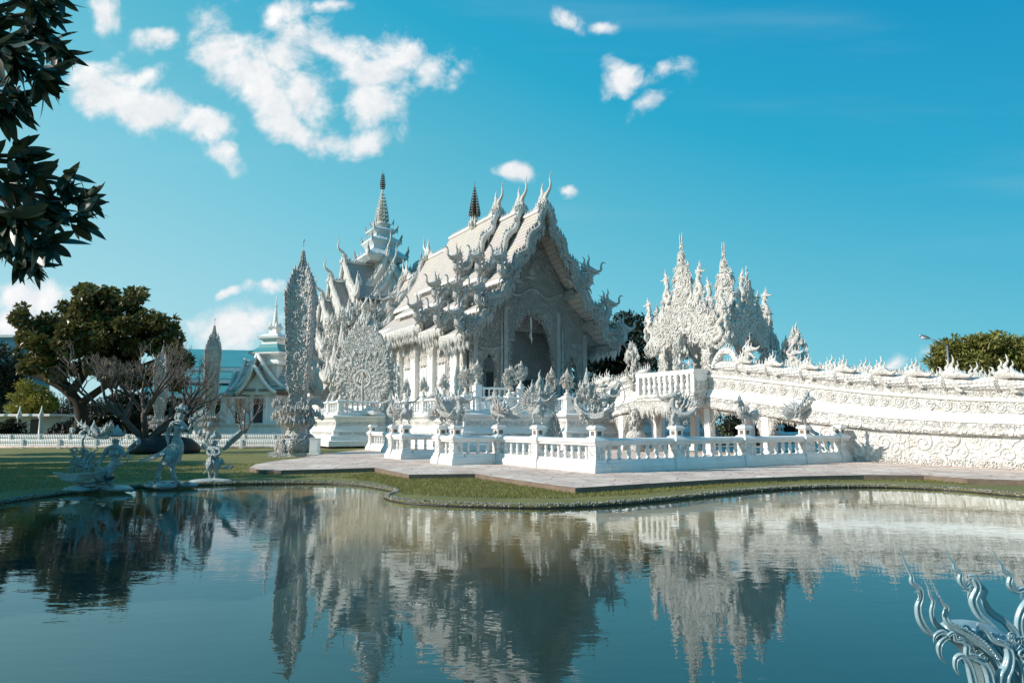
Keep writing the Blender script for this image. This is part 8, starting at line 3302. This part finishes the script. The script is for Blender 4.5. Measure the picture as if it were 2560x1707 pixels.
def near_naga():
    def zp(x, y, Y):
        return at(2200 + x / 4.053, 1320 + y / 4.053, Y)
    base = at(2560, 1707, 4.9)
    t = thing('naga_tail_sculpture', 'glossy silver naga tail with curling pointed horns rising from the water at lower right', 'sculpture', (base.x, 4.9, WATER))
    K = 4.8 / FPX / 4.053

    def horn(name, pts, rad, Y, flat=.75, mat='horn_silver'):
        m = MB()
        p = catmull([tuple(zp(x, y, Y + d)) for x, y, d in [(q + (0,))[:3] for q in pts]], 6)
        r = np.interp(np.linspace(0, 1, len(p)), np.linspace(0, 1, len(rad)), rad) * K
        m.tube(p, np.stack([r * .8, r * flat * .7], 1), 12, (0, 1, 0))
        sd = np.cross(np.gradient(p, axis=0), (0, 1, 0))
        sd /= np.maximum(np.linalg.norm(sd, axis=1, keepdims=True), 1e-9)
        for f_ in (-.42, .42):
            m.tube(p + sd * (r * f_)[:, None] + np.stack([r * 0, -r * flat * .52, r * 0], 1), r * .26, 6)
        return m
    # body: a fat curved ridge that runs out of the picture into the pond
    def ridge(pts, rad, flat):
        m = MB()
        p = catmull([tuple(zp(x, y, 4.95 + d)) for x, y, d in pts], 6)
        r = np.interp(np.linspace(0, 1, len(p)), np.linspace(0, 1, len(rad)), rad) * K
        m.tube(p, np.stack([r, r * flat], 1), 16, (0, 1, 0))
        return m
    m = ridge([(640, 1010, -.1), (860, 1080, -.05), (1100, 1230, 0), (1330, 1480, .05), (1500, 1800, .1), (1600, 2200, .15)], [60, 150, 240, 330, 420, 480], .85)
    body = obj('body', m, 'horn_silver', t)
    m = MB()
    for a in range(22):
        x = R.uniform(850, 1459)
        y = 960 + (x - 850) * .25 + R.uniform(0, 330)
        m.inst(T_CURL, [frame(tuple(zp(x, y, 4.68 + R.uniform(0, .1))), (1, 0, -.6), (.6, 0, 1), R.uniform(.05, .09))])
    for j in range(7):
        off = j * 62
        p = catmull([tuple(zp(760 + off * 1.4, 985 + off * .25, 4.82)), tuple(zp(980 + off * 1.2, 1060 + off * .3, 4.76)), tuple(zp(1180 + off, 1260 + off * .2, 4.74)), tuple(zp(1340 + off, 1600, 4.74))], 6)
        m.tube(p, np.linspace(6, 17, len(p)) * K, 6)
    obj('scroll_ridges', m, 'horn_silver', body)
    for nm, pts, rad, Y in (('front_horn', [(190, 170), (238, 310), (285, 410), (320, 480), (325, 545), (400, 610), (415, 700), (385, 800), (410, 930), (500, 1050), (660, 1130)], [2, 14, 22, 26, 34, 40, 34, 42, 48, 44, 30], 4.62),
                            ('middle_horn', [(438, 500), (490, 610), (505, 670), (540, 740), (522, 850), (560, 960), (680, 1060), (800, 1120)], [2, 12, 18, 26, 28, 36, 40, 30], 4.68),
                            ('long_horn', [(528, 540), (590, 680), (620, 740), (675, 800), (655, 890), (720, 985), (880, 1070), (1060, 1200), (1190, 1350), (1290, 1560), (1380, 1800)], [2, 14, 22, 34, 36, 44, 52, 62, 70, 80, 90], 4.64),
                            ('second_horn', [(658, 205), (705, 300), (745, 355), (760, 410), (815, 455), (812, 530), (865, 590), (905, 560)], [2, 14, 22, 26, 34, 40, 36, 30], 4.95),
                            ('second_horn_neck', [(890, 490), (945, 500), (985, 600), (940, 720), (960, 800), (1010, 880), (1100, 960), (1200, 1080), (1290, 1250)], [22, 46, 52, 56, 54, 50, 48, 50, 50], 4.95),
                            ('side_horn', [(980, 460), (1015, 560), (1070, 630), (1045, 700), (1085, 800), (1150, 870), (1260, 940), (1360, 1060), (1420, 1250)], [2, 16, 28, 34, 44, 50, 50, 54, 54], 5.0),
                            ('third_horn', [(1128, 205), (1185, 310), (1225, 360), (1245, 420), (1320, 480), (1310, 570), (1380, 630), (1460, 620), (1520, 700), (1440, 820), (1400, 950), (1420, 1120), (1460, 1300)], [2, 14, 24, 28, 36, 42, 42, 46, 54, 56, 52, 56, 60], 5.15),
                            ('edge_horn', [(1440, 510), (1480, 590), (1530, 660), (1510, 740), (1550, 850)], [2, 14, 24, 30, 30], 5.2)):
        obj('horn', horn(nm, pts, rad, Y), 'horn_silver', t)
    for pts, rad, Y in (([(545, 1165), (560, 1090), (620, 1050), (680, 1075), (690, 1120)], [3, 24, 30, 34, 26], 4.6), ([(678, 1385), (610, 1290), (600, 1190), (650, 1120), (720, 1100)], [2, 26, 38, 36, 24], 4.6),
                        ([(690, 1090), (740, 1060), (770, 1130), (830, 1140), (880, 1190), (880, 1270), (940, 1310), (1030, 1350), (1090, 1450), (1120, 1600)], [20, 26, 28, 34, 40, 38, 40, 48, 56, 60], 4.58),
                        ([(812, 1505), (765, 1410), (770, 1320), (830, 1295), (890, 1370), (930, 1500), (960, 1650)], [2, 26, 36, 40, 46, 50, 50], 4.58),
                        ([(980, 965), (1080, 1040), (1130, 1110), (1180, 1150), (1270, 1180), (1310, 1280), (1290, 1400), (1240, 1500), (1230, 1650)], [14, 24, 30, 36, 44, 56, 70, 84, 90], 4.6),
                        ([(1380, 1330), (1430, 1420), (1450, 1520), (1470, 1700)], [10, 34, 44, 50], 4.6), ([(885, 640), (900, 660), (890, 710)], [3, 20, 6], 4.88), ([(345, 645), (385, 650), (400, 700), (380, 730)], [2, 16, 18, 10], 4.58)):
        obj('hook', horn('h', pts, rad, Y), 'horn_silver', t)
    # mirror mosaic strips on the outer edges
    m = MB()
    for pts, Y in (([(760, 965), (900, 1040), (1070, 1160), (1200, 1330)], 4.60), ([(600, 690), (650, 760), (690, 790)], 4.60), ([(1190, 1120), (1260, 1150), (1310, 1220)], 4.555), ([(800, 1105), (850, 1120)], 4.55), ([(920, 1270), (1000, 1290)], 4.545)):
        p = catmull([tuple(zp(x, y, Y)) for x, y in pts], 6)
        for i in range(len(p) - 1):
            a, b = p[i], p[i] + (p[i + 1] - p[i]) * .86
            m.tube([a, b], np.array([[7, 4], [7, 4]]) * K * 2.0, 4, (0, 1, 0))
    obj('mirror_strip', m, 'mirror', body)


M['horn_silver'] = plain('glossy_grey_lacquer', (.33, .46, .50), .3, .15, .2, 6, .15, 40)
M['mirror'] = plain('mirror_tiles', (.75, .8, .82), .08, .8, .1, 30)
near_naga()
